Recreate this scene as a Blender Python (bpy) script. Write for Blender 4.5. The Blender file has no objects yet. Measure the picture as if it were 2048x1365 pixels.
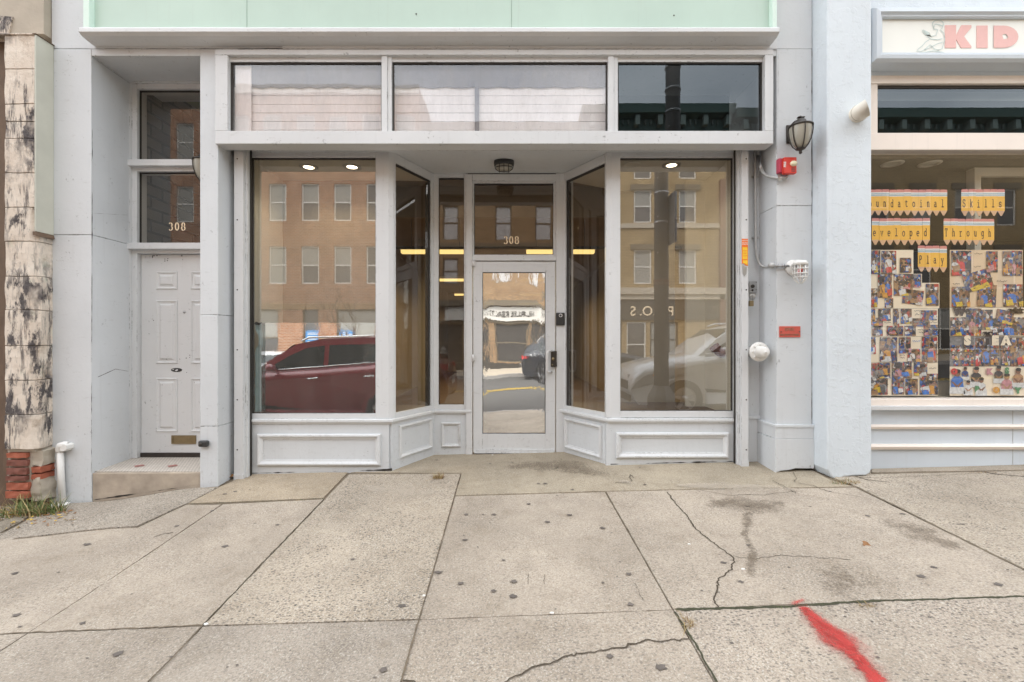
import bpy, bmesh, math, random
from mathutils import Vector, Matrix
from mathutils.geometry import delaunay_2d_cdt
from mathutils import noise as mnoise

SC = bpy.context.scene
COL = SC.collection
RND = random.Random(11)
# ---------------------------------------------------------------- camera model (metres)
F, CX, CY = 910.0, 1024.0, 682.5
CAMY, CAMZ = -4.25, 1.42
def X(u, Y): return (u - CX) * (Y - CAMY) / F
def Z(v, Y): return CAMZ - (v - CY) * (Y - CAMY) / F
def MX(u, d): return (u - CX) * d / F
def MZ(v, d): return CAMZ - (v - CY) * d / F
def smooth(t):
    t = max(0.0, min(1.0, t)); return t * t * (3 - 2 * t)
def zg(x, y):
    """height of the pavement"""
    k = smooth(-y / 2.1)
    b = .0255 + k * .0121
    z = .238 + b * x + .057 * min(y, 0.0)
    z -= .14 * smooth((-x - 2.7) / 1.0) * math.exp(min(y, 0.0) / 1.2)
    return z
def G(u, v):
    lo, hi = .25, 9.0
    for _ in range(50):
        D = (lo + hi) / 2
        x, y = (u - CX) * D / F, CAMY + D
        if CAMZ - (v - CY) * D / F > zg(x, y): lo = D
        else: hi = D
    return ((u - CX) * D / F, CAMY + D)

# ---------------------------------------------------------------- materials
class NT:
    def __init__(s, name):
        s.m = bpy.data.materials.new(name); s.m.use_nodes = True
        s.t = s.m.node_tree; s.t.nodes.clear()
        s.out = s.t.nodes.new('ShaderNodeOutputMaterial')
    def n(s, typ, **kw):
        nd = s.t.nodes.new('ShaderNode' + typ)
        for k, v in kw.items():
            if k.startswith('i_'):
                key = k[2:]
                key = int(key) if key.isdigit() else key.replace('_', ' ')
                inp = nd.inputs[key]
                if hasattr(v, 'is_linked'): s.t.links.new(v, inp)
                else: inp.default_value = v
            else: setattr(nd, k, v)
        return nd
    def link(s, a, b): s.t.links.new(a, b)
    def coords(s, kind='Object', scale=(1, 1, 1), loc=(0, 0, 0)):
        tc = s.n('TexCoord')
        mp = s.n('Mapping'); mp.inputs['Scale'].default_value = scale; mp.inputs['Location'].default_value = loc
        s.link(tc.outputs[kind], mp.inputs['Vector']); return mp.outputs[0]
    def noise(s, vec, scale, detail=4, rough=.55):
        nd = s.n('TexNoise'); s.link(vec, nd.inputs['Vector'])
        nd.inputs['Scale'].default_value = scale; nd.inputs['Detail'].default_value = detail
        nd.inputs['Roughness'].default_value = rough
        return nd.outputs['Fac']
    def ramp(s, fac, stops, interp='LINEAR'):
        nd = s.n('ValToRGB'); s.link(fac, nd.inputs[0]); cr = nd.color_ramp; cr.interpolation = interp
        while len(cr.elements) < len(stops): cr.elements.new(.5)
        for e, (p, c) in zip(cr.elements, stops):
            e.position = p; e.color = (c, c, c, 1) if isinstance(c, (int, float)) else (*c, 1)
        return nd.outputs[0]
    def mix(s, fac, a, b, mode='MIX'):
        nd = s.n('Mix', data_type='RGBA', blend_type=mode)
        for ix, v in ((0, fac), (6, a), (7, b)):
            sock = nd.inputs[ix]
            if hasattr(v, 'is_linked'): s.link(v, sock)
            elif ix == 0: sock.default_value = v
            else: sock.default_value = (v, v, v, 1) if isinstance(v, (int, float)) else (*v, 1)
        return nd.outputs[2]
    def math(s, op, a, b=0.0):
        nd = s.n('Math', operation=op)
        for i, v in ((0, a), (1, b)):
            if hasattr(v, 'is_linked'): s.link(v, nd.inputs[i])
            else: nd.inputs[i].default_value = v
        return nd.outputs[0]
    def bump(s, h, strength=.3, dist=.01):
        nd = s.n('Bump'); s.link(h, nd.inputs['Height'])
        nd.inputs['Strength'].default_value = strength; nd.inputs['Distance'].default_value = dist
        return nd.outputs[0]
    def bsdf(s, base, rough=.5, metal=0.0, normal=None, spec=.5, **kw):
        nd = s.n('BsdfPrincipled')
        for key, v in (('Base Color', base), ('Roughness', rough), ('Metallic', metal), ('Specular IOR Level', spec)):
            if hasattr(v, 'is_linked'): s.link(v, nd.inputs[key])
            elif key == 'Base Color': nd.inputs[key].default_value = (*v, 1)
            else: nd.inputs[key].default_value = v
        if normal is not None: s.link(normal, nd.inputs['Normal'])
        for k, v in kw.items(): nd.inputs[k.replace('_', ' ')].default_value = v
        s.link(nd.outputs[0], s.out.inputs[0]); return nd

def m_plain(name, col, rough=.5, metal=0.0, var=.12, scale=25, bump=.15, spec=.5):
    t = NT(name); v = t.coords()
    n1 = t.noise(v, scale, 4)
    c = t.mix(n1, tuple(x * (1 - var) for x in col), tuple(min(1, x * (1 + var)) for x in col))
    t.bsdf(c, rough, metal, t.bump(t.noise(v, scale * 6, 3), bump, .003), spec)
    return t.m

def m_paint(name, col, flecks=.25, bump=.25, rough=.55, grime=(.30, .29, .27), peel=0.0, edge=0.0):
    """old brush paint: slow tone drift, drips, chips"""
    t = NT(name); v = t.coords()
    big = t.noise(v, 1.3, 5, .6)
    c = t.mix(t.ramp(big, [(.3, 0), (.7, 1)]), tuple(x * .93 for x in col), tuple(min(1, x * 1.035) for x in col))
    # vertical drip streaks
    vs = t.coords(scale=(26, 26, 1.1))
    st = t.ramp(t.noise(vs, 1.0, 4, .6), [(.58, 0), (.78, 1)])
    st = t.math('MULTIPLY', st, .13)
    c = t.mix(st, c, grime)
    # chips and scuffs
    n2 = t.noise(v, 9.0, 6, .7); n3 = t.noise(v, 42.0, 4, .6)
    spot = t.math('MULTIPLY', t.ramp(n2, [(.585, 0), (.64, 1)]), t.ramp(n3, [(.58, 0), (.65, 1)]))
    c = t.mix(t.math('MULTIPLY', spot, flecks), c, (.08, .075, .07))
    sc = t.noise(t.coords(scale=(8, 8, 30), loc=(3, 1, 2)), 1.2, 5, .7)
    c = t.mix(t.math('MULTIPLY', t.ramp(sc, [(.61, 0), (.68, 1)]), flecks * .4), c, grime)
    h = t.math('ADD', t.math('MULTIPLY', t.noise(v, 26.0, 5, .6), .6), t.math('MULTIPLY', n2, .5))
    h = t.math('SUBTRACT', h, t.math('MULTIPLY', spot, .4))
    if edge:
        bv = t.n('Bevel', samples=6); bv.inputs['Radius'].default_value = .011
        ge = t.n('NewGeometry'); dt = t.n('VectorMath', operation='DOT_PRODUCT')
        t.link(bv.outputs[0], dt.inputs[0]); t.link(ge.outputs['Normal'], dt.inputs[1])
        em = t.ramp(dt.outputs['Value'], [(.90, 1), (.985, 0)])
        en = t.ramp(t.noise(t.coords(scale=(1, 1, .6), loc=(4, 4, 4)), 17.0, 7, .75), [(.50, 0), (.57, 1)])
        ez = t.ramp(t.noise(t.coords(loc=(1, 8, 3)), 2.3, 4, .6), [(.42, 0), (.56, 1)])
        wear = t.math('MULTIPLY', t.math('MULTIPLY', em, en), t.math('MULTIPLY', ez, edge))
        c = t.mix(wear, c, (.11, .10, .09)); h = t.math('SUBTRACT', h, t.math('MULTIPLY', wear, .5))
        sp = t.n('SeparateXYZ'); t.link(ge.outputs['Position'], sp.inputs[0])
        lowm = t.ramp(t.math('ADD', sp.outputs[2], .2), [(.10, 1), (.75, 0)])
        ln = t.ramp(t.noise(t.coords(scale=(1, 1, .7), loc=(7, 1, 2)), 36.0, 5, .7), [(.55, 0), (.66, 1)])
        c = t.mix(t.math('MULTIPLY', t.math('MULTIPLY', lowm, ln), .45), c, (.26, .24, .21))
    if peel:
        pn = t.ramp(t.noise(v, 12.0, 6, .65), [(.52, 0), (.56, 1)])
        h = t.math('ADD', h, t.math('MULTIPLY', pn, peel))
    t.bsdf(c, rough, 0.0, t.bump(h, bump, .006), .35)
    return t.m

def m_concrete(name):
    """pavement: tone and aggregate come from the slab itself (colour attribute)"""
    t = NT(name); v = t.coords()
    at = t.n('Attribute', attribute_name='tone')
    sep = t.n('SeparateColor'); t.link(at.outputs['Color'], sep.inputs[0])
    base = t.n('HueSaturation'); base.inputs['Saturation'].default_value = 1
    tone = at.outputs['Color']
    big = t.noise(v, 1.1, 6, .65)
    c = t.mix(t.ramp(big, [(.32, 0), (.68, 1)]), t.mix(1.0, tone, (.74, .72, .69), 'MULTIPLY'), t.mix(1.0, tone, (1.18, 1.16, 1.12), 'MULTIPLY'))
    med = t.noise(v, 7.0, 6, .7)
    c = t.mix(t.math('MULTIPLY', t.ramp(med, [(.50, 0), (.72, 1)]), .45), c, t.mix(1.0, tone, (.55, .50, .42), 'MULTIPLY'))
    g1 = t.noise(v, 95.0, 3, .7)
    sf = t.math('MULTIPLY', t.math('ADD', .68, t.math('MULTIPLY', at.outputs['Alpha'], .40)), t.ramp(t.noise(t.coords(loc=(8, 2, 6)), 1.7, 4, .6), [(.30, .5), (.66, 1)]))
    c = t.mix(t.math('MULTIPLY', t.math('MULTIPLY', t.ramp(g1, [(.38, 1), (.52, 0)]), .72), sf), c, (.10, .09, .08))
    g2 = t.noise(t.coords(loc=(5, 3, 1)), 120.0, 3, .7)
    c = t.mix(t.math('MULTIPLY', t.math('MULTIPLY', t.ramp(g2, [(.54, 0), (.64, 1)]), .72), sf), c, (.64, .60, .53))
    agg = at.outputs['Alpha']
    vo = t.n('TexVoronoi'); t.link(t.coords(scale=(1, 1.6, 1)), vo.inputs['Vector']); vo.inputs['Scale'].default_value = 40
    pit = t.ramp(vo.outputs['Distance'], [(.14, 1), (.36, 0)])
    pm = t.ramp(t.noise(v, 3.0, 5, .75), [(.36, 0), (.54, 1)])
    pitm = t.math('MULTIPLY', t.math('MULTIPLY', pit, pm), agg)
    c = t.mix(t.math('MULTIPLY', pitm, .9), c, (.075, .07, .065))
    h = t.math('ADD', t.math('MULTIPLY', g1, .6), t.math('MULTIPLY', g2, .6))
    h = t.math('SUBTRACT', t.math('ADD', h, t.math('MULTIPLY', med, .8)), t.math('MULTIPLY', pitm, .8))
    t.bsdf(c, .88, 0.0, t.bump(h, .55, .006), .25)
    return t.m

def m_brick(name, c1, c2, mortar, bw=.21, bh=.07, ms=.011, var=.6, flip=False, bump=.5):
    t = NT(name)
    tc = t.n('TexCoord'); sp = t.n('SeparateXYZ'); t.link(tc.outputs['Object'], sp.inputs[0])
    cb = t.n('CombineXYZ')
    t.link(t.math('ADD', sp.outputs[0], sp.outputs[1]), cb.inputs[0]); t.link(sp.outputs[2], cb.inputs[1])
    br = t.n('TexBrick'); t.link(cb.outputs[0], br.inputs['Vector'])
    br.inputs['Scale'].default_value = 1.0; br.inputs['Brick Width'].default_value = bw; br.inputs['Row Height'].default_value = bh
    br.inputs['Mortar Size'].default_value = ms; br.inputs['Mortar Smooth'].default_value = .25; br.inputs['Bias'].default_value = 0
    br.inputs['Color1'].default_value = (*c1, 1); br.inputs['Color2'].default_value = (*c2, 1); br.inputs['Mortar'].default_value = (*mortar, 1)
    n = t.noise(t.coords(), 1.4, 6, .65)
    c = t.mix(t.math('MULTIPLY', t.ramp(n, [(.35, 0), (.7, 1)]), var), br.outputs['Color'], t.mix(1.0, br.outputs['Color'], (.62, .58, .55), 'MULTIPLY'))
    h = t.math('SUBTRACT', t.math('MULTIPLY', t.noise(t.coords(), 40, 4), .4), br.outputs['Fac'])
    t.bsdf(c, .85, 0, t.bump(h, bump, .01), .25)
    return t.m

def m_stone_peeled(name):
    """pale stone with flaking remains of black and grey paint"""
    t = NT(name); v = t.coords()
    base = t.mix(t.ramp(t.noise(v, 4, 6, .65), [(.3, 0), (.7, 1)]), (.60, .51, .42), (.76, .69, .60))
    base = t.mix(t.math('MULTIPLY', t.ramp(t.noise(t.coords(loc=(9, 2, 4)), 2.6, 5, .7), [(.60, 0), (.70, 1)]), .5), base, (.45, .52, .40))
    base = t.mix(t.math('MULTIPLY', t.ramp(t.noise(t.coords(loc=(3, 5, 4)), 6, 6, .7), [(.56, 0), (.66, 1)]), .6), base, (.40, .31, .23))
    a1 = t.ramp(t.noise(t.coords(scale=(6, 6, 2.6), loc=(1.7, .4, .2)), 1.0, 10, .70), [(.50, 0), (.545, 1)])
    a2 = t.ramp(t.noise(t.coords(scale=(34, 34, 4.5), loc=(.7, 1.4, .9)), 1.0, 8, .72), [(.52, 0), (.60, 1)])
    big = t.ramp(t.noise(t.coords(scale=(1, 1, .6), loc=(2.2, 7, 1.3)), 2.3, 5, .65), [(.40, 0), (.52, 1)])
    f = t.math('MULTIPLY', t.math('MAXIMUM', t.math('MULTIPLY', a1, .95), t.math('MULTIPLY', a2, .8)), big)
    c = t.mix(f, base, t.mix(t.ramp(t.noise(v, 40, 5, .7), [(.35, 0), (.65, 1)]), (.025, .022, .025), (.11, .10, .105)))
    thin = t.math('MULTIPLY', t.ramp(t.noise(t.coords(scale=(40, 40, 5), loc=(2, 2, 2)), 1.0, 6, .75), [(.56, 0), (.66, 1)]), .35)
    c = t.mix(thin, c, (.16, .145, .14))
    h = t.math('ADD', t.noise(v, 24, 8, .75), t.math('MULTIPLY', f, .35))
    t.bsdf(c, .85, 0, t.bump(h, .75, .012), .2)
    return t.m

def m_glass(name, fac=.22, tint=(1, 1, 1), rough=0.0, wavy=0.0, dirt=0.0, col=(1, 1, 1), haze=0.0):
    t = NT(name); v = t.coords()
    tr = t.n('BsdfTransparent'); tr.inputs[0].default_value = (*tint, 1)
    gl = t.n('BsdfGlossy'); gl.inputs['Color'].default_value = (*col, 1); gl.inputs['Roughness'].default_value = rough
    lw = t.n('LayerWeight'); lw.inputs[0].default_value = .5
    f = t.math('ADD', fac + .04, t.math('MULTIPLY', t.math('POWER', lw.outputs['Facing'], 5.0), .9))
    if wavy:
        nb = t.bump(t.noise(v, 1.9, 2, .4), wavy, .02)
        t.link(nb, gl.inputs['Normal'])
    f = t.math('MINIMUM', f, .95)
    mx = t.n('MixShader'); t.link(f, mx.inputs[0]); t.link(tr.outputs[0], mx.inputs[1]); t.link(gl.outputs[0], mx.inputs[2])
    res = mx.outputs[0]
    if haze:
        hz = t.n('BsdfDiffuse'); hz.inputs[0].default_value = (.60, .58, .54, 1); hm_ = t.n('MixShader'); hm_.inputs[0].default_value = haze
        t.link(res, hm_.inputs[1]); t.link(hz.outputs[0], hm_.inputs[2]); res = hm_.outputs[0]
    if dirt:
        df = t.n('BsdfDiffuse'); df.inputs[0].default_value = (.62, .60, .57, 1)
        d = t.math('MULTIPLY', t.ramp(t.noise(t.coords(scale=(3, 3, 1)), 2.2, 7, .7), [(.40, 0), (.75, 1)]), dirt)
        fl = t.math('MULTIPLY', t.ramp(t.noise(v, 55, 3, .6), [(.70, 0), (.74, 1)]), .5)
        d = t.math('ADD', d, t.math('MULTIPLY', fl, min(1, dirt * 4)))
        m2 = t.n('MixShader'); t.link(d, m2.inputs[0]); t.link(res, m2.inputs[1]); t.link(df.outputs[0], m2.inputs[2]); res = m2.outputs[0]
    t.link(res, t.out.inputs[0])
    return t.m

def m_film(name, fac=.72, wr=.0, scale=3.0, rough=.0, col=(1, 1, 1), scr=.3, haze=.03):
    """mirror privacy film: reflects, wrinkles, scratches"""
    t = NT(name); v = t.coords()
    tr = t.n('BsdfTransparent'); tr.inputs[0].default_value = (.35, .33, .30, 1)
    gl = t.n('BsdfGlossy'); gl.inputs['Color'].default_value = (*col, 1); gl.inputs['Roughness'].default_value = rough
    if wr:
        h = t.noise(t.coords(scale=(1, 1, .6)), scale, 2, .4)
        # crumple towards the two edges
        sp = t.n('SeparateXYZ'); tc = t.n('TexCoord'); t.link(tc.outputs['Generated'], sp.inputs[0])
        ed = t.ramp(sp.outputs[0], [(0, 1), (.14, .15), (.72, .1), (.98, 1)])
        e2 = t.ramp(sp.outputs[2], [(0, 1), (.12, 0), (.86, 0), (1, 1)])
        cr = t.math('MULTIPLY', t.noise(t.coords(scale=(1, 1, .35)), 16, 4, .6), t.math('MULTIPLY', t.math('MAXIMUM', ed, e2), .45))
        t.link(t.bump(t.math('ADD', t.math('MULTIPLY', h, 1.0), cr), wr, .05), gl.inputs['Normal'])
    mx = t.n('MixShader'); mx.inputs[0].default_value = fac
    t.link(tr.outputs[0], mx.inputs[1]); t.link(gl.outputs[0], mx.inputs[2])
    df = t.n('BsdfDiffuse'); df.inputs[0].default_value = (.65, .63, .60, 1)
    s = t.ramp(t.noise(t.coords(scale=(22, 22, 1.6)), 1.0, 7, .75), [(.62, 0), (.72, 1)])
    s2 = t.ramp(t.noise(v, 70, 4, .7), [(.62, 0), (.68, 1)])
    d = t.math('ADD', t.math('ADD', t.math('MULTIPLY', s, scr), t.math('MULTIPLY', s2, scr)), haze)
    m2 = t.n('MixShader'); t.link(t.math('MINIMUM', d, 1.0), m2.inputs[0]); t.link(mx.outputs[0], m2.inputs[1]); t.link(df.outputs[0], m2.inputs[2])
    t.link(m2.outputs[0], t.out.inputs[0])
    return t.m

def m_emit(name, col, strength):
    t = NT(name); e = t.n('Emission'); e.inputs[0].default_value = (*col, 1); e.inputs[1].default_value = strength
    t.link(e.outputs[0], t.out.inputs[0]); return t.m

def m_soft(name, col, lo=.35, hi=.62, scale=14, strength=1.0, rough=.85, grain=.9):
    """sprayed or soaked mark: opacity falls off towards the rim (attribute) with a grainy edge"""
    t = NT(name); v = t.coords()
    at = t.n('Attribute', attribute_name='tone')
    sep = t.n('SeparateColor'); t.link(at.outputs['Color'], sep.inputs[0])
    n = t.noise(v, scale, 6, .7); n2 = t.noise(v, scale * 9, 3, .7)
    a = t.math('ADD', sep.outputs[0], t.math('MULTIPLY', t.math('SUBTRACT', t.math('ADD', n, n2), 1.0), grain))
    a = t.math('MULTIPLY', t.ramp(a, [(lo, 0), (hi, 1)]), strength)
    b = t.n('BsdfPrincipled'); b.inputs['Roughness'].default_value = rough
    t.link(t.mix(n2, tuple(x * .75 for x in col), tuple(min(1, x * 1.2) for x in col)), b.inputs['Base Color'])
    tr = t.n('BsdfTransparent'); mx = t.n('MixShader')
    t.link(a, mx.inputs[0]); t.link(tr.outputs[0], mx.inputs[1]); t.link(b.outputs[0], mx.inputs[2])
    t.link(mx.outputs[0], t.out.inputs[0]); return t.m

M = {}
M['paint'] = m_paint('grey_paint', (.618, .640, .655), flecks=.45, bump=.35, edge=.9)
M['paint_side'] = M['paint']
M['paint_trim'] = m_paint('grey_trim_paint', (.65, .66, .665), flecks=.5, bump=.25, rough=.45, edge=.8)
M['white_door'] = m_paint('white_door_paint', (.655, .66, .66), flecks=.6, bump=.12, rough=.45)
M['blue_paint'] = m_paint('pale_blue_paint', (.66, .715, .755), flecks=.12, bump=.5, rough=.6, peel=.55, edge=.5)
M['blue_board'] = m_paint('pale_blue_board', (.62, .675, .725), flecks=.10, bump=.12, rough=.5)
M['cream'] = m_paint('cream_paint', (.86, .77, .69), flecks=.1, bump=.1, rough=.45)
M['mint'] = m_paint('mint_sign', (.47, .60, .52), flecks=.05, bump=.05, rough=.4)
M['mint_lite'] = m_plain('mint_edge', (.62, .76, .68), .45, var=.05)
M['concrete'] = m_concrete('pavement_concrete')
M['joint'] = m_plain('joint_dirt', (.165, .13, .09), .95, var=.6, scale=16, bump=.6)
M['crack'] = m_plain('crack_dark', (.075, .058, .04), .95, var=.4, scale=60)
M['gum'] = m_plain('gum', (.135, .115, .10), .8, var=.6, scale=14)
M['dark'] = m_plain('dark_gap', (.02, .018, .016), .9)
M['gasket'] = m_plain('black_gasket', (.03, .026, .022), .6, var=.4, scale=40)
M['black'] = m_plain('black_metal', (.03, .03, .03), .45, var=.3)
M['bronze'] = m_plain('dark_bronze', (.055, .048, .042), .42, .5, var=.3)
M['steel'] = m_plain('worn_steel', (.42, .42, .42), .38, .85, var=.2)
M['alu'] = m_plain('white_aluminium', (.72, .72, .72), .35, .2, var=.06)
M['brass'] = m_plain('dull_brass', (.30, .24, .14), .4, .8, var=.25)
M['gold'] = m_plain('gold_leaf', (.90, .72, .50), .45, .0, var=.1)
M['conduit'] = m_plain('grey_conduit', (.46, .46, .45), .5, .25, var=.15, scale=40)
M['whitepipe'] = m_paint('white_pipe', (.74, .73, .70), flecks=.35, bump=.3)
M['red'] = m_plain('alarm_red', (.62, .045, .03), .4, var=.1)
M['redplaque'] = m_plain('plaque_red', (.56, .10, .07), .55, var=.25, scale=40)
M['pinkred'] = m_plain('faded_red', (.50, .07, .12), .5, var=.12)
M['frost'] = m_plain('frosted_glass', (.34, .32, .265), .3, var=.08)
M['ivory'] = m_plain('ivory_lens', (.75, .68, .48), .25, var=.2)
M['clearcover'] = m_glass('clear_cover', .12, (.95, .95, .95))
M['glass'] = m_glass('window_glass', .19, (.92, .92, .90), wavy=.012, dirt=.045, haze=.03)
M['glass_dark'] = m_glass('sidelight_glass', .06, (.80, .76, .70), wavy=.03, dirt=.03, haze=.012)
M['glass_dusty'] = m_glass('dusty_transom_glass', .065, (.96, .95, .95), wavy=.06, dirt=.22)
M['glass_sky'] = m_glass('transom_glass', .035, (.4, .4, .4), wavy=.01, dirt=.003, col=(.86, .95, 1.0))
M['film'] = m_film('mirror_film', .86, wr=.02, scale=2.0, scr=.05)
M['film_door'] = m_film('wrinkled_mirror_film', .84, wr=.04, scale=1.6, scr=.07, col=(.93, .93, .91), haze=.10)
M['film_edge'] = m_film('peeling_film', .45, wr=.3, scale=6, scr=.1, col=(.6, .75, .73))
M['tape'] = m_plain('film_back', (.30, .40, .40), .3, var=.2, scale=9)
M['int_wall'] = m_plain('interior_wall', (.36, .315, .24), .8, var=.10, scale=3, bump=.05)
M['int_wall2'] = m_plain('interior_pale_wall', (.66, .62, .52), .8, var=.06, scale=3, bump=.05)
M['int_ceil'] = m_plain('interior_ceiling', (.62, .58, .50), .85, var=.06, scale=4)
M['int_floor'] = m_plain('interior_floor', (.13, .085, .055), .5, var=.3, scale=6)
M['int_dark'] = m_plain('interior_dark', (.055, .05, .045), .8)
M['int_brown'] = m_plain('interior_brown', (.25, .19, .125), .8, var=.2, scale=2)
M['board'] = m_plain('backing_board', (.80, .77, .76), .7, var=.14, scale=3)
M['board_grey'] = m_plain('valance_shade_grey', (.17, .17, .19), .8, var=.12, scale=3)
M['lamp_warm'] = m_emit('downlight_lens', (1.0, .83, .55), 4.0)
M['tube'] = m_emit('fluorescent_lens', (1.0, .74, .28), .55)
M['tile'] = m_plain('tile', (.68, .62, .55), .5)
M['stepcon'] = m_plain('step_concrete', (.40, .335, .265), .9, var=.5, scale=7, bump=.5)
M['tile_red'] = m_plain('tile_red', (.34, .15, .13), .6, var=.3, scale=60)
M['stone'] = m_stone_peeled('peeled_stone')
M['stucco'] = m_plain('grey_stucco', (.42, .37, .30), .9, var=.22, scale=5, bump=.9)
M['flash'] = m_plain('pale_green_flashing', (.50, .50, .43), .6, var=.16, scale=5)
M['redbrick'] = m_brick('old_red_brick', (.33, .085, .05), (.26, .06, .045), (.36, .30, .25), .205, .066, .012, .8)
M['wood'] = m_plain('old_wood', (.13, .085, .055), .8, var=.4, scale=8)
M['gum2'] = M['gum']
M['weed'] = m_plain('weed_green', (.13, .17, .05), .7, var=.4, scale=9)
M['straw'] = m_plain('dry_grass', (.38, .28, .13), .8, var=.3, scale=9)
M['straw2'] = m_plain('brown_grass', (.24, .14, .07), .8, var=.3, scale=9)
M['leaf_b'] = m_plain('leaf_brown', (.30, .15, .06), .7, var=.35, scale=30)
M['leaf_r'] = m_plain('leaf_red', (.42, .06, .03), .6, var=.35, scale=30)
M['leaf_y'] = m_plain('leaf_yellow', (.55, .36, .05), .6, var=.35, scale=30)
M['white'] = m_plain('white_scrap', (.80, .78, .74), .7, var=.06)
M['pale_mark'] = m_soft('pale_worn_patch', (.56, .49, .40), .40, .95, 8, .5, grain=2.0)
M['moss'] = m_plain('joint_moss', (.055, .055, .03), .95, var=.5, scale=40, bump=.6)
M['spray'] = m_soft('red_spray_paint', (.58, .06, .052), .18, .80, 26, .84, grain=1.2)
M['spray_halo'] = m_soft('red_overspray', (.55, .09, .075), .34, 1.2, 40, .30, grain=1.6)
M['stain'] = m_soft('pavement_stain', (.17, .13, .09), .40, 1.05, 7, .42, grain=2.4)
M['sticker_o'] = m_plain('orange_label', (.85, .18, .02), .5, var=.06)
M['sticker_y'] = m_plain('yellow_label', (.90, .55, .03), .5, var=.06)
M['asphalt'] = m_plain('asphalt', (.085, .083, .08), .9, var=.3, scale=4, bump=.6)
M['kerb'] = m_plain('granite_kerb', (.33, .31, .29), .85, var=.25, scale=14, bump=.4)
M['yellow_line'] = m_plain('yellow_road_paint', (.62, .42, .06), .7, var=.2)
M['walk_far'] = m_plain('far_pavement', (.44, .38, .30), .9, var=.15, scale=3)
M['ground'] = m_plain('ground_earth', (.12, .11, .09), .95, var=.3, scale=2)

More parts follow.
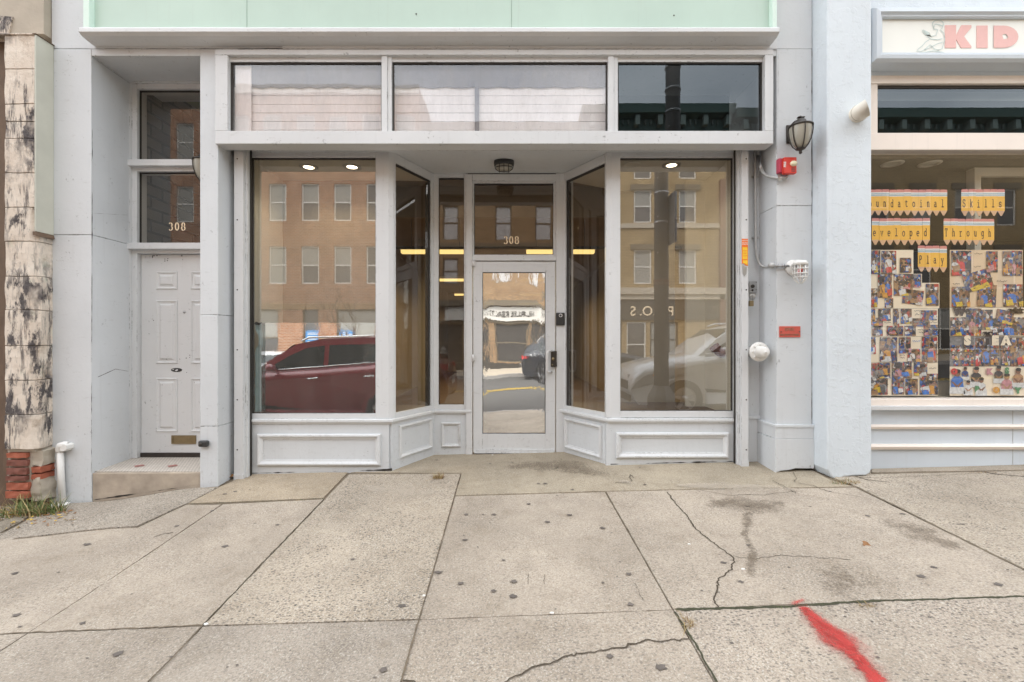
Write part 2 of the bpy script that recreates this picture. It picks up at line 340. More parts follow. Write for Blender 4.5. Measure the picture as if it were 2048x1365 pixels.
# ---------------------------------------------------------------- mesh builder
class MB:
    def __init__(s): s.bm = bmesh.new(); s.col = None
    def vs(s, pts): return [s.bm.verts.new(p) for p in pts]
    def face(s, pts, m=0, smooth=False):
        f = s.bm.faces.new(s.vs(pts)); f.material_index = m; f.smooth = smooth; return f
    def box(s, x0, x1, y0, y1, z0, z1, m=0):
        if x1 < x0: x0, x1 = x1, x0
        if y1 < y0: y0, y1 = y1, y0
        if z1 < z0: z0, z1 = z1, z0
        p = [(x0, y0, z0), (x1, y0, z0), (x1, y1, z0), (x0, y1, z0), (x0, y0, z1), (x1, y0, z1), (x1, y1, z1), (x0, y1, z1)]
        return s.hexa(p, m)
    def hexa(s, p, m=0):
        v = s.vs(p)
        for q in ((3, 2, 1, 0), (4, 5, 6, 7), (0, 1, 5, 4), (1, 2, 6, 5), (2, 3, 7, 6), (3, 0, 4, 7)):
            f = s.bm.faces.new([v[i] for i in q]); f.material_index = m
        return s
    def prism(s, poly, a, b, plane='xz', m=0, smooth=False):
        def P(p, k):
            if plane == 'xz': return (p[0], k, p[1])
            if plane == 'xy': return (p[0], p[1], k)
            return (k, p[0], p[1])
        A = s.vs([P(p, a) for p in poly]); B = s.vs([P(p, b) for p in poly])
        n = len(poly)
        fs = [s.bm.faces.new(A), s.bm.faces.new(B[::-1])]
        for i in range(n):
            f = s.bm.faces.new([A[i], B[i], B[(i + 1) % n], A[(i + 1) % n]]); f.smooth = smooth; fs.append(f)
        for f in fs: f.material_index = m
        return s
    def obox(s, p0, p1, t0, t1, z0, z1, m=0, a0=0.0, a1=1.0):
        d = Vector((p1[0] - p0[0], p1[1] - p0[1])); q0 = Vector(p0) + d * a0; q1 = Vector(p0) + d * a1
        n = Vector((d.y, -d.x)).normalized()
        c = [q0 + n * t0, q1 + n * t0, q1 + n * t1, q0 + n * t1]
        return s.hexa([(v.x, v.y, z0) for v in c] + [(v.x, v.y, z1) for v in c], m)
    def tube(s, path, r, seg=10, m=0, caps=True, closed=False):
        path = [Vector(p) for p in path]; n = len(path); rings = []
        up = None
        for i, p in enumerate(path):
            a = path[(i - 1) % n] if (i > 0 or closed) else p
            b = path[(i + 1) % n] if (i < n - 1 or closed) else p
            t = (b - a).normalized() if (b - a).length > 1e-9 else Vector((0, 0, 1))
            if up is None:
                up = t.orthogonal().normalized()
            else:
                up = (up - t * up.dot(t))
                up = up.normalized() if up.length > 1e-6 else t.orthogonal().normalized()
            w = t.cross(up)
            rr = r[i] if isinstance(r, (list, tuple)) else r
            rings.append(s.vs([p + (up * math.cos(k * 2 * math.pi / seg) + w * math.sin(k * 2 * math.pi / seg)) * rr for k in range(seg)]))
        for i in range(n if closed else n - 1):
            A, B = rings[i], rings[(i + 1) % n]
            for k in range(seg):
                f = s.bm.faces.new([A[k], A[(k + 1) % seg], B[(k + 1) % seg], B[k]]); f.smooth = True; f.material_index = m
        if caps and not closed:
            for rg in (rings[0][::-1], rings[-1]):
                f = s.bm.faces.new(rg); f.material_index = m
        return s
    def lathe(s, prof, org=(0, 0, 0), axis='z', seg=20, m=0, sx=1.0, sy=1.0, smooth=True):
        """prof: (radius, height along axis)"""
        org = Vector(org); rings = []
        def P(r, h, a):
            c, d = r * math.cos(a) * sx, r * math.sin(a) * sy
            if axis == 'z': return org + Vector((c, d, h))
            if axis == 'y': return org + Vector((c, h, d))
            return org + Vector((h, c, d))
        for r, h in prof:
            if r < 1e-6: rings.append(s.vs([P(0, h, 0)]))
            else: rings.append(s.vs([P(r, h, k * 2 * math.pi / seg) for k in range(seg)]))
        for A, B in zip(rings, rings[1:]):
            for k in range(seg):
                k2 = (k + 1) % seg
                q = [A[k % len(A)], A[k2 % len(A)], B[k2 % len(B)], B[k % len(B)]]
                u = []
                for vv in q:
                    if vv not in u: u.append(vv)
                if len(u) > 2:
                    f = s.bm.faces.new(u); f.smooth = smooth; f.material_index = m
        return s
    def frame(s, x0, x1, z0, z1, xi0, xi1, zi0, zi1, y0, y1, m=0):
        s.box(x0, xi0, y0, y1, z0, z1, m); s.box(xi1, x1, y0, y1, z0, z1, m)
        s.box(xi0, xi1, y0, y1, zi1, z1, m); s.box(xi0, xi1, y0, y1, z0, zi0, m); return s
    def mould(s, P, a0, a1, b0, b1, w, d, m=0):
        """picture-frame moulding; P(a, b, n) maps panel coordinates (n outward) to space"""
        prof = [(0, 0), (0, d * .55), (w * .16, d * .95), (w * .38, d), (w * .6, d * .72), (w * .74, d * .4), (w, d * .3), (w, 0)]
        rings = []
        for o, h in prof:
            rings.append(s.vs([P(a0 + o, b0 + o, h), P(a1 - o, b0 + o, h), P(a1 - o, b1 - o, h), P(a0 + o, b1 - o, h)]))
        for A, B in zip(rings, rings[1:]):
            for k in range(4):
                f = s.bm.faces.new([A[k], A[(k + 1) % 4], B[(k + 1) % 4], B[k]]); f.material_index = m
        return s
    def ribbon(s, pts, w, m=0, plane=None):
        """flat strip along points given as plane coordinates mapped by plane(a, b)"""
        pts = [Vector(p) for p in pts]; L, Rr = [], []
        for i, p in enumerate(pts):
            a = pts[max(0, i - 1)]; b = pts[min(len(pts) - 1, i + 1)]
            t = (b - a); t = t.normalized() if t.length > 1e-9 else Vector((1, 0))
            n = Vector((-t.y, t.x)); ww = (w[i] if isinstance(w, (list, tuple)) else w) / 2
            L.append(p + n * ww); Rr.append(p - n * ww)
        A = s.vs([plane(*q) for q in L]); B = s.vs([plane(*q) for q in Rr])
        for i in range(len(pts) - 1):
            f = s.bm.faces.new([A[i], A[i + 1], B[i + 1], B[i]]); f.material_index = m
        return s
    def disc(s, P, ca, cb, ra, rb, m=0, seg=14, rot=0.0):
        pts = []
        for k in range(seg):
            a = k * 2 * math.pi / seg; x, y = ra * math.cos(a), rb * math.sin(a)
            pts.append(P(ca + x * math.cos(rot) - y * math.sin(rot), cb + x * math.sin(rot) + y * math.cos(rot)))
        return s.face(pts, m)
    def addmesh(s, me, mtx, m=0):
        vs = [s.bm.verts.new(mtx @ v.co) for v in me.vertices]
        for p in me.polygons:
            try:
                f = s.bm.faces.new([vs[i] for i in p.vertices]); f.material_index = m
            except ValueError: pass
        return s

def roughen(mb, cuts=3, amp=.005, freq=14.0):
    bmesh.ops.subdivide_edges(mb.bm, edges=mb.bm.edges[:], cuts=cuts, use_grid_fill=True)
    for v in mb.bm.verts:
        p = v.co * freq
        v.co += Vector((mnoise.noise(p), mnoise.noise(p + Vector((9, 1, 4))), mnoise.noise(p + Vector((3, 7, 2))))) * amp
    return mb
ORG = {}
def thing(name, label, cat, loc=(0, 0, 0), group=None):
    o = bpy.data.objects.new(name, None); COL.objects.link(o); o.location = loc
    o.empty_display_size = .1
    o['label'] = label; o['category'] = cat
    if group: o['group'] = group
    ORG[o.name] = Vector(loc); return o
def finish(mb, name, mats, recalc=True, org=Vector((0, 0, 0))):
    bm = mb.bm
    if recalc: bmesh.ops.recalc_face_normals(bm, faces=bm.faces[:])
    me = bpy.data.meshes.new(name)
    bmesh.ops.translate(bm, verts=bm.verts[:], vec=-org)
    bm.to_mesh(me); bm.free()
    for mt in (mats if isinstance(mats, (list, tuple)) else [mats]): me.materials.append(M[mt] if isinstance(mt, str) else mt)
    return me
def part(mb, name, mats, parent, bevel=0.0, label=None, recalc=True, seg=2):
    org = ORG[parent.name]
    me = finish(mb, name, mats, recalc, org)
    o = bpy.data.objects.new(name, me); COL.objects.link(o); o.parent = parent; ORG[o.name] = org
    if bevel:
        b = o.modifiers.new('edge', 'BEVEL'); b.width = bevel; b.segments = seg; b.limit_method = 'ANGLE'; b.angle_limit = .7
    if label: o['label'] = label
    return o
def single(mb, name, mats, label, cat, group=None, kind=None, bevel=0.0, recalc=True):
    bm = mb.bm
    xs = [v.co.x for v in bm.verts]; ys = [v.co.y for v in bm.verts]; zs = [v.co.z for v in bm.verts]
    org = Vector(((min(xs) + max(xs)) / 2, (min(ys) + max(ys)) / 2, min(zs)))
    me = finish(mb, name, mats, recalc, org)
    o = bpy.data.objects.new(name, me); COL.objects.link(o); o.location = org; ORG[o.name] = org
    if kind: o['kind'] = kind
    if label: o['label'] = label
    if cat: o['category'] = cat
    if group: o['group'] = group
    if bevel:
        b = o.modifiers.new('edge', 'BEVEL'); b.width = bevel; b.segments = 2; b.limit_method = 'ANGLE'; b.angle_limit = .7
    return o
def copy_tree(o, parent=None):
    c = o.copy(); COL.objects.link(c); ORG[c.name] = Vector((0, 0, 0))
    if parent is not None: c.parent = parent
    for ch in o.children: copy_tree(ch, c)
    return c
def text_mesh(body, size=1.0, extrude=0.0, align='LEFT', bold=0.0):
    cu = bpy.data.curves.new('txt', 'FONT'); cu.body = body; cu.size = size; cu.extrude = extrude
    cu.align_x = align; cu.offset = bold
    ob = bpy.data.objects.new('txt', cu); COL.objects.link(ob)
    dg = bpy.context.evaluated_depsgraph_get()
    me = bpy.data.meshes.new_from_object(ob.evaluated_get(dg))
    bpy.data.objects.remove(ob); return me
TXT_FRONT = Matrix.Rotation(math.pi / 2, 4, 'X')                       # reads from -Y
TXT_BACK = Matrix.Rotation(math.pi, 4, 'Z') @ Matrix.Rotation(math.pi / 2, 4, 'X')   # reads from +Y

# ---------------------------------------------------------------- slab-serif stroke letters (unit: cap height 1)
def arc(cx, cy, rx, ry, a0, a1, n=10):
    return [(cx + rx * math.cos(math.radians(a0 + (a1 - a0) * i / n)), cy + ry * math.sin(math.radians(a0 + (a1 - a0) * i / n))) for i in range(n + 1)]
GL = {
 'o': [arc(.3, .33, .22, .31, 0, 360, 18)],
 'u': [[(.04, .64), (.14, .64), (.14, .2)] + arc(.29, .2, .15, .2, 180, 340, 8) + [(.46, .3)], [(.36, .64), (.46, .64), (.46, .0), (.56, 0)]],
 'n': [[(.04, .64), (.14, .64), (.14, 0)], [(.05, 0), (.24, 0)], [(.14, .4)] + arc(.29, .44, .16, .2, 160, 0, 8) + [(.45, 0)], [(.36, 0), (.55, 0)]],
 'd': [arc(.27, .31, .2, .31, 0, 360, 16), [(.36, .98), (.47, .98), (.47, 0), (.57, 0)]],
 'a': [arc(.27, .44, .17, .2, 155, 0, 8) + [(.44, .1), (.48, 0), (.57, 0)], [(.44, .38)] + arc(.26, .19, .17, .19, 90, 270, 8) + [(.36, .03), (.44, .14)]],
 't': [[(.22, .86), (.22, .16)] + arc(.36, .16, .14, .16, 180, 300, 6) + [(.52, .08)], [(.06, .64), (.5, .64)]],
 'i': [[(.1, .64), (.3, .64), (.3, 0)], [(.06, 0), (.54, 0)], arc(.29, .88, .03, .03, 0, 360, 8)],
 'l': [[(.1, .98), (.3, .98), (.3, 0)], [(.06, 0), (.54, 0)]],
 's': [[(.49, .48), (.49, .6)], arc(.29, .47, .18, .17, 20, 250, 9) + arc(.31, .17, .19, .16, 80, -160, 9), [(.1, .18), (.1, .03)]],
 'k': [[(.04, .98), (.15, .98), (.15, 0)], [(.04, 0), (.24, 0)], [(.15, .26), (.44, .64)], [(.34, .64), (.54, .64)], [(.25, .38), (.46, 0)], [(.36, 0), (.57, 0)]],
 'S': [[(.5, .72), (.5, .96)], arc(.29, .74, .2, .24, 20, 250, 10) + arc(.31, .26, .21, .25, 80, -160, 10), [(.08, .3), (.08, .03)]],
 'e': [[(.07, .34), (.51, .34)] + arc(.29, .33, .22, .31, 5, 310, 16)],
 'v': [[(.02, .64), (.2, .64)], [(.1, .64), (.29, 0), (.48, .64)], [(.38, .64), (.57, .64)]],
 'p': [[(.04, .64), (.14, .64), (.14, -.3)], [(.04, -.3), (.26, -.3)], arc(.33, .33, .2, .31, 0, 360, 16)],
 'T': [[(.05, .74), (.05, .96), (.53, .96), (.53, .74)], [(.29, .96), (.29, 0)], [(.17, 0), (.41, 0)]],
 'h': [[(.04, .98), (.14, .98), (.14, 0)], [(.05, 0), (.24, 0)], [(.14, .4)] + arc(.29, .44, .16, .2, 160, 0, 8) + [(.45, 0)], [(.36, 0), (.55, 0)]],
 'r': [[(.06, .64), (.22, .64), (.22, 0)], [(.08, 0), (.42, 0)], [(.22, .4)] + arc(.4, .42, .17, .21, 160, 40, 6)],
 'g': [arc(.28, .34, .19, .29, 0, 360, 16), [(.56, .64), (.46, .64), (.46, -.12)] + arc(.3, -.12, .16, .18, 0, -140, 8)],
 'P': [[(.05, .96), (.15, .96), (.15, 0)], [(.04, 0), (.3, 0)], [(.15, .96), (.32, .96)] + arc(.32, .72, .2, .24, 90, -90, 10) + [(.15, .48)]],
 'y': [[(.02, .64), (.2, .64)], [(.1, .64), (.3, .05)], [(.38, .64), (.57, .64)], [(.48, .64), (.22, -.3)], [(.08, -.3), (.3, -.3)]],
 'W': [[(.0, .95), (.14, .05), (.3, .7), (.46, .05), (.62, .95)]],
 '3': [arc(.28, .72, .19, .23, 150, -80, 10) + arc(.28, .26, .22, .26, 80, -150, 10)],
 '0': [arc(.29, .49, .21, .47, 0, 360, 24)],
 '8': [arc(.29, .73, .18, .22, 0, 360, 18), arc(.29, .27, .22, .27, 0, 360, 18)],
}
def stroke(mb, ch, P, w, m=0, contrast=0.0):
    for pl in GL[ch]:
        pts = [Vector(p) for p in pl]
        if contrast:
            ws = []
            for i, p in enumerate(pts):
                a = pts[max(0, i - 1)]; b = pts[min(len(pts) - 1, i + 1)]; d = (b - a)
                d = d.normalized() if d.length > 1e-9 else Vector((0, 1))
                ws.append(w * (1 - contrast + 2 * contrast * abs(d.y)))
        else: ws = w
        mb.ribbon(pts, ws, m, P)
# ================================================================ PAVEMENT
def inset(poly, d):
    n = len(poly); area = sum(poly[i][0] * poly[(i + 1) % n][1] - poly[(i + 1) % n][0] * poly[i][1] for i in range(n))
    if area < 0: poly = poly[::-1]
    out = []
    for i in range(n):
        p0, p1, p2 = Vector(poly[i - 1]), Vector(poly[i]), Vector(poly[(i + 1) % n])
        a = (p1 - p0).normalized(); b = (p2 - p1).normalized()
        na, nb = Vector((-a.y, a.x)), Vector((-b.y, b.x))
        k = (na + nb); k = k.normalized() if k.length > 1e-6 else na
        out.append(p1 + k * (d / max(.5, k.dot(na))))
    return out
def slab_mesh(poly, gap=.006, wob=.0022, lift=0.0, step=.12, thick=.018, chip=1.0):
    pts = inset([tuple(p) for p in poly], gap); ring = []
    for i, p in enumerate(pts):
        q = pts[(i + 1) % len(pts)]; L = (q - p).length; k = max(1, int(L / .05))
        nrm = Vector((-(q - p).y, (q - p).x)).normalized()
        for j in range(k):
            c = p.lerp(q, j / k)
            w = mnoise.noise(Vector((c.x * 9, c.y * 9, 3))) * wob * chip + mnoise.noise(Vector((c.x * 30, c.y * 30, 1))) * wob * .8
            ring.append(c + (nrm * w if 0 < j else Vector((0, 0))))
    xs = [p.x for p in ring]; ys = [p.y for p in ring]; n = len(ring); inner = []
    y = math.floor(min(ys) / step) * step
    while y < max(ys):
        x = math.floor(min(xs) / step) * step
        while x < max(xs):
            ins = False; j = n - 1
            for i in range(n):
                if (ring[i].y > y) != (ring[j].y > y) and x < (ring[j].x - ring[i].x) * (y - ring[i].y) / (ring[j].y - ring[i].y) + ring[i].x: ins = not ins
                j = i
            if ins and min((Vector((x, y)) - r).length_squared for r in ring) > .0012: inner.append(Vector((x, y)))
            x += step
        y += step
    allp = ring + inner
    vs, es, fs, *_ = delaunay_2d_cdt(allp, [(i, (i + 1) % n) for i in range(n)], [], 1, 1e-5)
    mb = MB(); bv = [mb.bm.verts.new((v.x, v.y, zg(v.x, v.y) + lift + mnoise.noise(Vector((v.x * 2, v.y * 2, 0))) * .0015)) for v in vs]
    for f in fs:
        try:
            g = mb.bm.faces.new([bv[i] for i in f]); g.smooth = True
            if g.normal.z == 0: g.normal_update()
        except ValueError: pass
    bmesh.ops.recalc_face_normals(mb.bm, faces=mb.bm.faces[:])
    for f in mb.bm.faces:
        f.normal_update()
    if sum(f.normal.z for f in mb.bm.faces) < 0: bmesh.ops.reverse_faces(mb.bm, faces=mb.bm.faces[:])
    be = [e for e in mb.bm.edges if len(e.link_faces) == 1]
    for e_ in be: e_.smooth = False
    r = bmesh.ops.extrude_edge_only(mb.bm, edges=be)
    for el in r['geom']:
        if isinstance(el, bmesh.types.BMVert): el.co.z -= thick
    return mb
def tone_attr(me, col, a):
    at = me.color_attributes.new('tone', 'FLOAT_COLOR', 'POINT')
    at.data.foreach_set('color', [c for _ in range(len(me.vertices)) for c in (*col, a)])

def J(pa, pb):
    A, B = Vector(G(*pa)), Vector(G(*pb))
    return lambda y: tuple(A + (B - A) * ((y - A.y) / (B.y - A.y)))
j0 = J((443, 1009), (56, 1267)); j1 = J((648, 999), (405, 1252)); j2 = J((910, 992), (838, 1239))
j3 = J((1210, 983), (1346, 1220)); j4 = J((1712, 975), (2048, 1141))
KY = -3.62
def gp(*l): return [G(*p) for p in l]
yH = lambda j, p: G(*p)
h0, h1, h2, h3 = G(56, 1267), G(405, 1252), G(838, 1239.5), G(1346, 1219.5)
h4 = j4(h3[1]); h5 = (h4[0] + 1.55, h4[1])
hm = (h0[0] - 1.25, h0[1])
T1, T2, T3, T4 = (.415, .358, .298), (.39, .338, .284), (.45, .388, .316), (.37, .325, .278)
slabs = [
 (gp((372, 1010), (443, 1009.5)) + [h0, hm] + gp((-420, 1098), (0, 1081), (275, 1056)), T1, .15),
 (gp((446, 1009), (648, 999)) + [h1, h0], T1, .2),
 (gp((698, 949), (921.5, 948)) + [h2, h1], T3, 1.0),
 (gp((910, 992.5), (1210, 984)) + [h3, h2], T1, .2),
 (gp((1212, 984), (1400, 980), (1600, 977), (1711, 976)) + [h4, h3], T1, .35),
 (gp((1714, 974), (1668, 957), (1680, 938), (1741, 938), (1743, 949), (2400, 935)) + [(h5[0], -.75), h5, h4], T3, .9),
 (gp((-420, 1084), (0, 1069), (38, 1050), (108, 1008), (183, 1004), (300, 990), (400, 975), (437, 975), (371, 1008), (273, 1053), (0, 1078), (-420, 1095)), (.385, .338, .285), .9),
 (gp((376, 1007), (438, 975), (470, 960), (497, 945), (696, 945), (647, 997)), (.40, .33, .245), .1),
 (gp((700, 945), (783, 934), (868, 903), (1128, 898), (1220, 925), (1475, 915), (1505, 918), (1553, 934), (1625, 940), (1662, 960), (1708, 973), (1600, 975), (1500, 975), (1400, 978), (1212, 982), (910, 991), (923, 946)), (.395, .34, .262), .12),
 (gp((1743, 945), (1743, 926), (2400, 912), (2400, 934)), (.36, .31, .25), .1),
 (gp((-420, 1081), (0, 1066), (37, 1047), (107, 1002), (104, 985), (-420, 975)), (.27, .235, .185), .5),
 ([hm, h0, j0(KY), (j0(KY)[0] - 1.25, KY)], T2, .3),
 ([h0, h1, j1(KY), j0(KY)], T2, .3), ([h1, h2, j2(KY), j1(KY)], T4, .25), ([h2, h3, j3(KY), j2(KY)], T1, .45),
 ([h3, h4, j4(KY), j3(KY)], (.385, .332, .278), .85), ([h4, h5, (j4(KY)[0] + 1.5, KY), j4(KY)], T1, .6),
]
xl, xr = hm[0], h5[0]
for k in range(4):
    for (ya, yb) in ((-.35, h0[1]), (h0[1], KY)):
        if k or yb == KY: slabs.append(([(xr + k * 1.3, ya), (xr + 1.3 + k * 1.3, ya), (xr + 1.3 + k * 1.3, yb), (xr + k * 1.3, yb)], T2, .3))
    for (ya, yb) in ((-.9, h0[1]), (h0[1], KY)):
        xo = xl - 1.3 - k * 1.3
        slabs.append(([(xo, ya), (xo + 1.3, ya), (xo + 1.3, yb), (xo, yb)], T2, .3))
walk = bpy.data.objects.new('sidewalk', None); COL.objects.link(walk); walk['kind'] = 'structure'; ORG[walk.name] = Vector((0, 0, 0))
rnd = random.Random(5)
for i, (poly, col, agg) in enumerate(slabs):
    mb = slab_mesh(poly, gap=.0032, wob=.0042, lift=rnd.uniform(-.002, .002), step=.11 if i < 17 else .4)
    o = part(mb, 'paving_slab', 'concrete', walk, recalc=False)
    k = rnd.uniform(.95, 1.05); tone_attr(o.data, tuple(c * k for c in col), agg)
# bedding under the slabs, seen in the joints
mb = MB(); nx, ny = 60, 22; x0, x1, y0, y1 = -11, 11, KY, .70
gridv = [[mb.bm.verts.new((x0 + (x1 - x0) * i / nx, y0 + (y1 - y0) * j / ny, zg(x0 + (x1 - x0) * i / nx, y0 + (y1 - y0) * j / ny) - .008)) for j in range(ny + 1)] for i in range(nx + 1)]
for i in range(nx):
    for j in range(ny): mb.bm.faces.new([gridv[i][j], gridv[i + 1][j], gridv[i + 1][j + 1], gridv[i][j + 1]]).smooth = True
part(mb, 'joint_bed', 'joint', walk)
# cracks
def gpl(lift): return lambda a, b: (a, b, zg(a, b) + lift)
def crack(pts, w, wob=.014):
    w0 = [Vector(G(*p)) for p in pts]; fine = []
    for a, b in zip(w0, w0[1:]):
        k = max(1, int((b - a).length / .012))
        for j in range(k):
            c = a.lerp(b, j / k); fine.append(c + Vector((mnoise.noise(Vector((c.x * 16, c.y * 16, 7))) + .7 * mnoise.noise(Vector((c.x * 55, c.y * 55, 3))), mnoise.noise(Vector((c.x * 16, c.y * 16, 17))) + .7 * mnoise.noise(Vector((c.x * 55, c.y * 55, 9))))) * wob)
    fine.append(w0[-1])
    ws = [w * (.45 + 1.1 * abs(mnoise.noise(Vector((p.x * 13, p.y * 13, 4)))) + .25) for p in fine]
    mb = MB(); mb.ribbon(fine, ws, 0, gpl(.004)); return mb
cr = [
 ([(1335, 985), (1347, 1003), (1375, 1035), (1388, 1055), (1405, 1070), (1430, 1090), (1465, 1115), (1468, 1125), (1460, 1140), (1435, 1165), (1435, 1180), (1427, 1200), (1432, 1217)], .009),
 ([(985, 1380), (1010, 1365), (1060, 1340), (1110, 1322), (1160, 1308), (1225, 1297), (1290, 1285), (1378, 1280)], .007),
 ([(1468, 1113), (1510, 1120), (1560, 1112), (1620, 1115), (1700, 1121)], .003),
 ([(1600, 968), (1625, 972), (1660, 985)], .006), ([(1545, 962), (1570, 975), (1592, 988)], .006), ([(1400, 981), (1455, 992), (1530, 990), (1592, 984)], .005),
 ([(1585, 945), (1592, 956), (1590, 966)], .004), ([(1660, 985), (1690, 990), (1735, 998)], .003),
 ([(1702, 951), (1735, 961), (1780, 966)], .010), ([(1705, 955), (1760, 957), (1850, 953), (1960, 948)], .004), ([(1960, 944), (2000, 950), (2050, 955)], .014),
 ([(1268, 957), (1258, 950), (1262, 962), (1248, 967), (1230, 966)], .006), ([(1055, 1148), (1057, 1168)], .003), ([(1088, 1152), (1090, 1170)], .003),
 ([(870, 1046), (940, 1046)], .002), ([(1272, 1167), (1286, 1203)], .002), ([(310, 1075), (330, 1068), (346, 1066)], .006), ([(803, 1364), (830, 1366), (845, 1372)], .008),
]
for pts, w in cr: part(crack(pts, w), 'crack', 'crack', walk)
for pts, w, m_ in (([(1352, 1221), (1400, 1220), (1500, 1217), (1600, 1213), (1690, 1207), (1760, 1203)], .016, 'moss'), ([(1760, 1203), (1900, 1199), (2060, 1194)], .012, 'moss'), ([(1716, 977), (1800, 1017), (1900, 1068), (2000, 1117), (2060, 1146)], .017, 'joint'), ([(1350, 1226), (1372, 1260), (1400, 1305), (1434, 1366)], .010, 'moss'), ([(380, 1009), (450, 1007), (560, 1002), (646, 998)], .007, 'moss'), ([(0, 1270), (56, 1267), (200, 1261), (405, 1252)], .008, 'joint'), ([(405, 1252), (330, 1332), (299, 1365)], .006, 'joint'), ([(838, 1240), (820, 1303), (803, 1364)], .008, 'joint'), ([(910, 992), (870, 1130), (838, 1240)], .006, 'joint'), ([(405, 1252), (520, 1132), (648, 999)], .005, 'moss')):
    part(crack(pts, w, .006), 'joint_dirt', m_, walk)
# flattened gum, dark spots
mb = MB(); rg = random.Random(21)
spots = [(932, 1030, .03), (966, 1030, .02), (988, 1030, .03), (1057, 1009, .025), (1140, 1031, .03), (1205, 1057, .035), (1096, 1045, .03), (931, 1081, .035), (877, 1146, .035), (921, 1168, .03), (1028, 1164, .03), (986, 1183, .025), (1026, 1194, .035), (1258, 1149, .04), (1261, 1210, .035), (804, 1213, .06), (706, 1120, .04), (766, 1341, .05), (1219, 1314, .05), (1321, 1336, .05), (30, 1148, .05), (33, 1232, .05), (174, 1090, .035), (450, 1094, .05), (165, 1248, .03), (555, 1051, .04), (424, 1023, .025), (354, 1053, .03), (450, 989, .025), (470, 984, .025), (430, 978, .02), (692, 975, .025), (236, 1309, .05), (1482, 1165, .045), (1447, 1127, .03), (1497, 1092, .04), (1495, 1014, .05), (1843, 1154, .06), (1996, 1170, .06), (1868, 1136, .04), (1660, 984, .03), (1620, 1014, .025), (873, 921, .03), (980, 928, .02), (1024, 926, .025), (1090, 968, .04), (1077, 968, .025), (1145, 980, .025), (1280, 936, .025), (1290, 970, .025), (1735, 1033, .04), (1805, 1029, .03), (1925, 1050, .03)]
for _ in range(110):
    spots.append((rg.uniform(-100, 2100), 940 + 420 * rg.random() ** 1.4, rg.uniform(.006, .016)))
for u, v, r in spots:
    x, y = G(u, v)
    if y > -.02 and not (868 < u < 1200): continue
    r *= (.60 if r < .036 else .42) * rg.uniform(.75, 1.1); n = 11; ph = rg.uniform(0, 9)
    mb.face([(x + r * math.cos(k * 2 * math.pi / n) * (1 + .35 * math.sin(3 * k + ph)) * rg.uniform(.7, 1.25), y + r * .8 * math.sin(k * 2 * math.pi / n) * (1 + .3 * math.cos(2 * k + ph)), zg(x, y) + .0038) for k in range(n)], 0)
o = part(mb, 'gum_spots', 'gum', walk); o['kind'] = 'stuff'
# soft-edged marks: concentric rings carry the fade
def soft_mark(path, widths, rings=6, lift=.006, step=.03, cap=1.0):
    w0 = [Vector(G(*p)) for p in path]; mb = MB(); P, W = [], []
    for i in range(len(w0) - 1):
        k = max(2, int((w0[i + 1] - w0[i]).length / step))
        for j in range(k):
            P.append(w0[i].lerp(w0[i + 1], j / k)); W.append(widths[i] + (widths[i + 1] - widths[i]) * smooth(j / k))
    P.append(w0[-1]); W.append(widths[-1]); vals = []; rows = []
    for i, p in enumerate(P):
        t = (P[min(i + 1, len(P) - 1)] - P[max(i - 1, 0)]).normalized(); n = Vector((-t.y, t.x)); row = []
        for k in range(-rings, rings + 1):
            s = k / rings; q = p + n * s * W[i]
            e = min(1, min(i, len(P) - 1 - i) * step / max(.02, W[i] * cap))
            row.append(mb.bm.verts.new((q.x, q.y, zg(q.x, q.y) + lift))); vals.append((1 - abs(s) ** 1.6) * smooth(e))
        rows.append(row)
    for A, B in zip(rows, rows[1:]):
        for k in range(2 * rings): mb.bm.faces.new([A[k], A[k + 1], B[k + 1], B[k]]).smooth = True
    mb.bm.verts.index_update(); return mb, vals
def put_mark(mark, name, m, parent=walk):
    mb, vals = mark; o = part(mb, name, m, parent)
    at = o.data.color_attributes.new('tone', 'FLOAT_COLOR', 'POINT')
    at.data.foreach_set('color', [c for v in vals for c in (v, v, v, 1)]); return o
put_mark(soft_mark([(1586, 1200), (1594, 1205), (1604, 1211)], [.07, .075, .07], rings=8, step=.006, cap=.45), 'spray_paint_mark', 'spray')
put_mark(soft_mark([(1596, 1205), (1640, 1252), (1680, 1285), (1722, 1325), (1775, 1390)], [.05, .09, .16, .09, .09]), 'spray_haze', 'spray_halo')
put_mark(soft_mark([(1604, 1214), (1612, 1222), (1640, 1250), (1680, 1285), (1700, 1305), (1722, 1325), (1775, 1390)], [.032, .034, .056, .100, .046, .042, .050]), 'spray_paint_mark', 'spray')
put_mark(soft_mark([(1400, 1010), (1500, 1012), (1580, 1006)], [.10, .19, .10]), 'damp_stain', 'stain')
put_mark(soft_mark([(1500, 1022), (1494, 1050), (1489, 1068), (1497, 1085), (1506, 1105), (1500, 1135), (1505, 1160)], [.06, .034, .036, .03, .03, .034, .04]), 'damp_stain', 'stain')
put_mark(soft_mark([(1600, 1150), (1680, 1165), (1780, 1185)], [.12, .24, .12]), 'damp_stain', 'stain')
put_mark(soft_mark([(1740, 1035), (1830, 1062), (1930, 1110)], [.08, .17, .09]), 'damp_stain', 'stain')

put_mark(soft_mark([(1000, 935), (1120, 930), (1230, 955)], [.10, .26, .12]), 'damp_stain', 'stain')

put_mark(soft_mark([(1345, 972), (1450, 975), (1600, 980)], [.05, .13, .07]), 'worn_patch', 'pale_mark')
put_mark(soft_mark([(1230, 962), (1250, 965), (1268, 968)], [.03, .05, .03], step=.015), 'worn_patch', 'pale_mark')
put_mark(soft_mark([(720, 975), (800, 985), (880, 990)], [.06, .22, .08]), 'worn_patch', 'pale_mark')

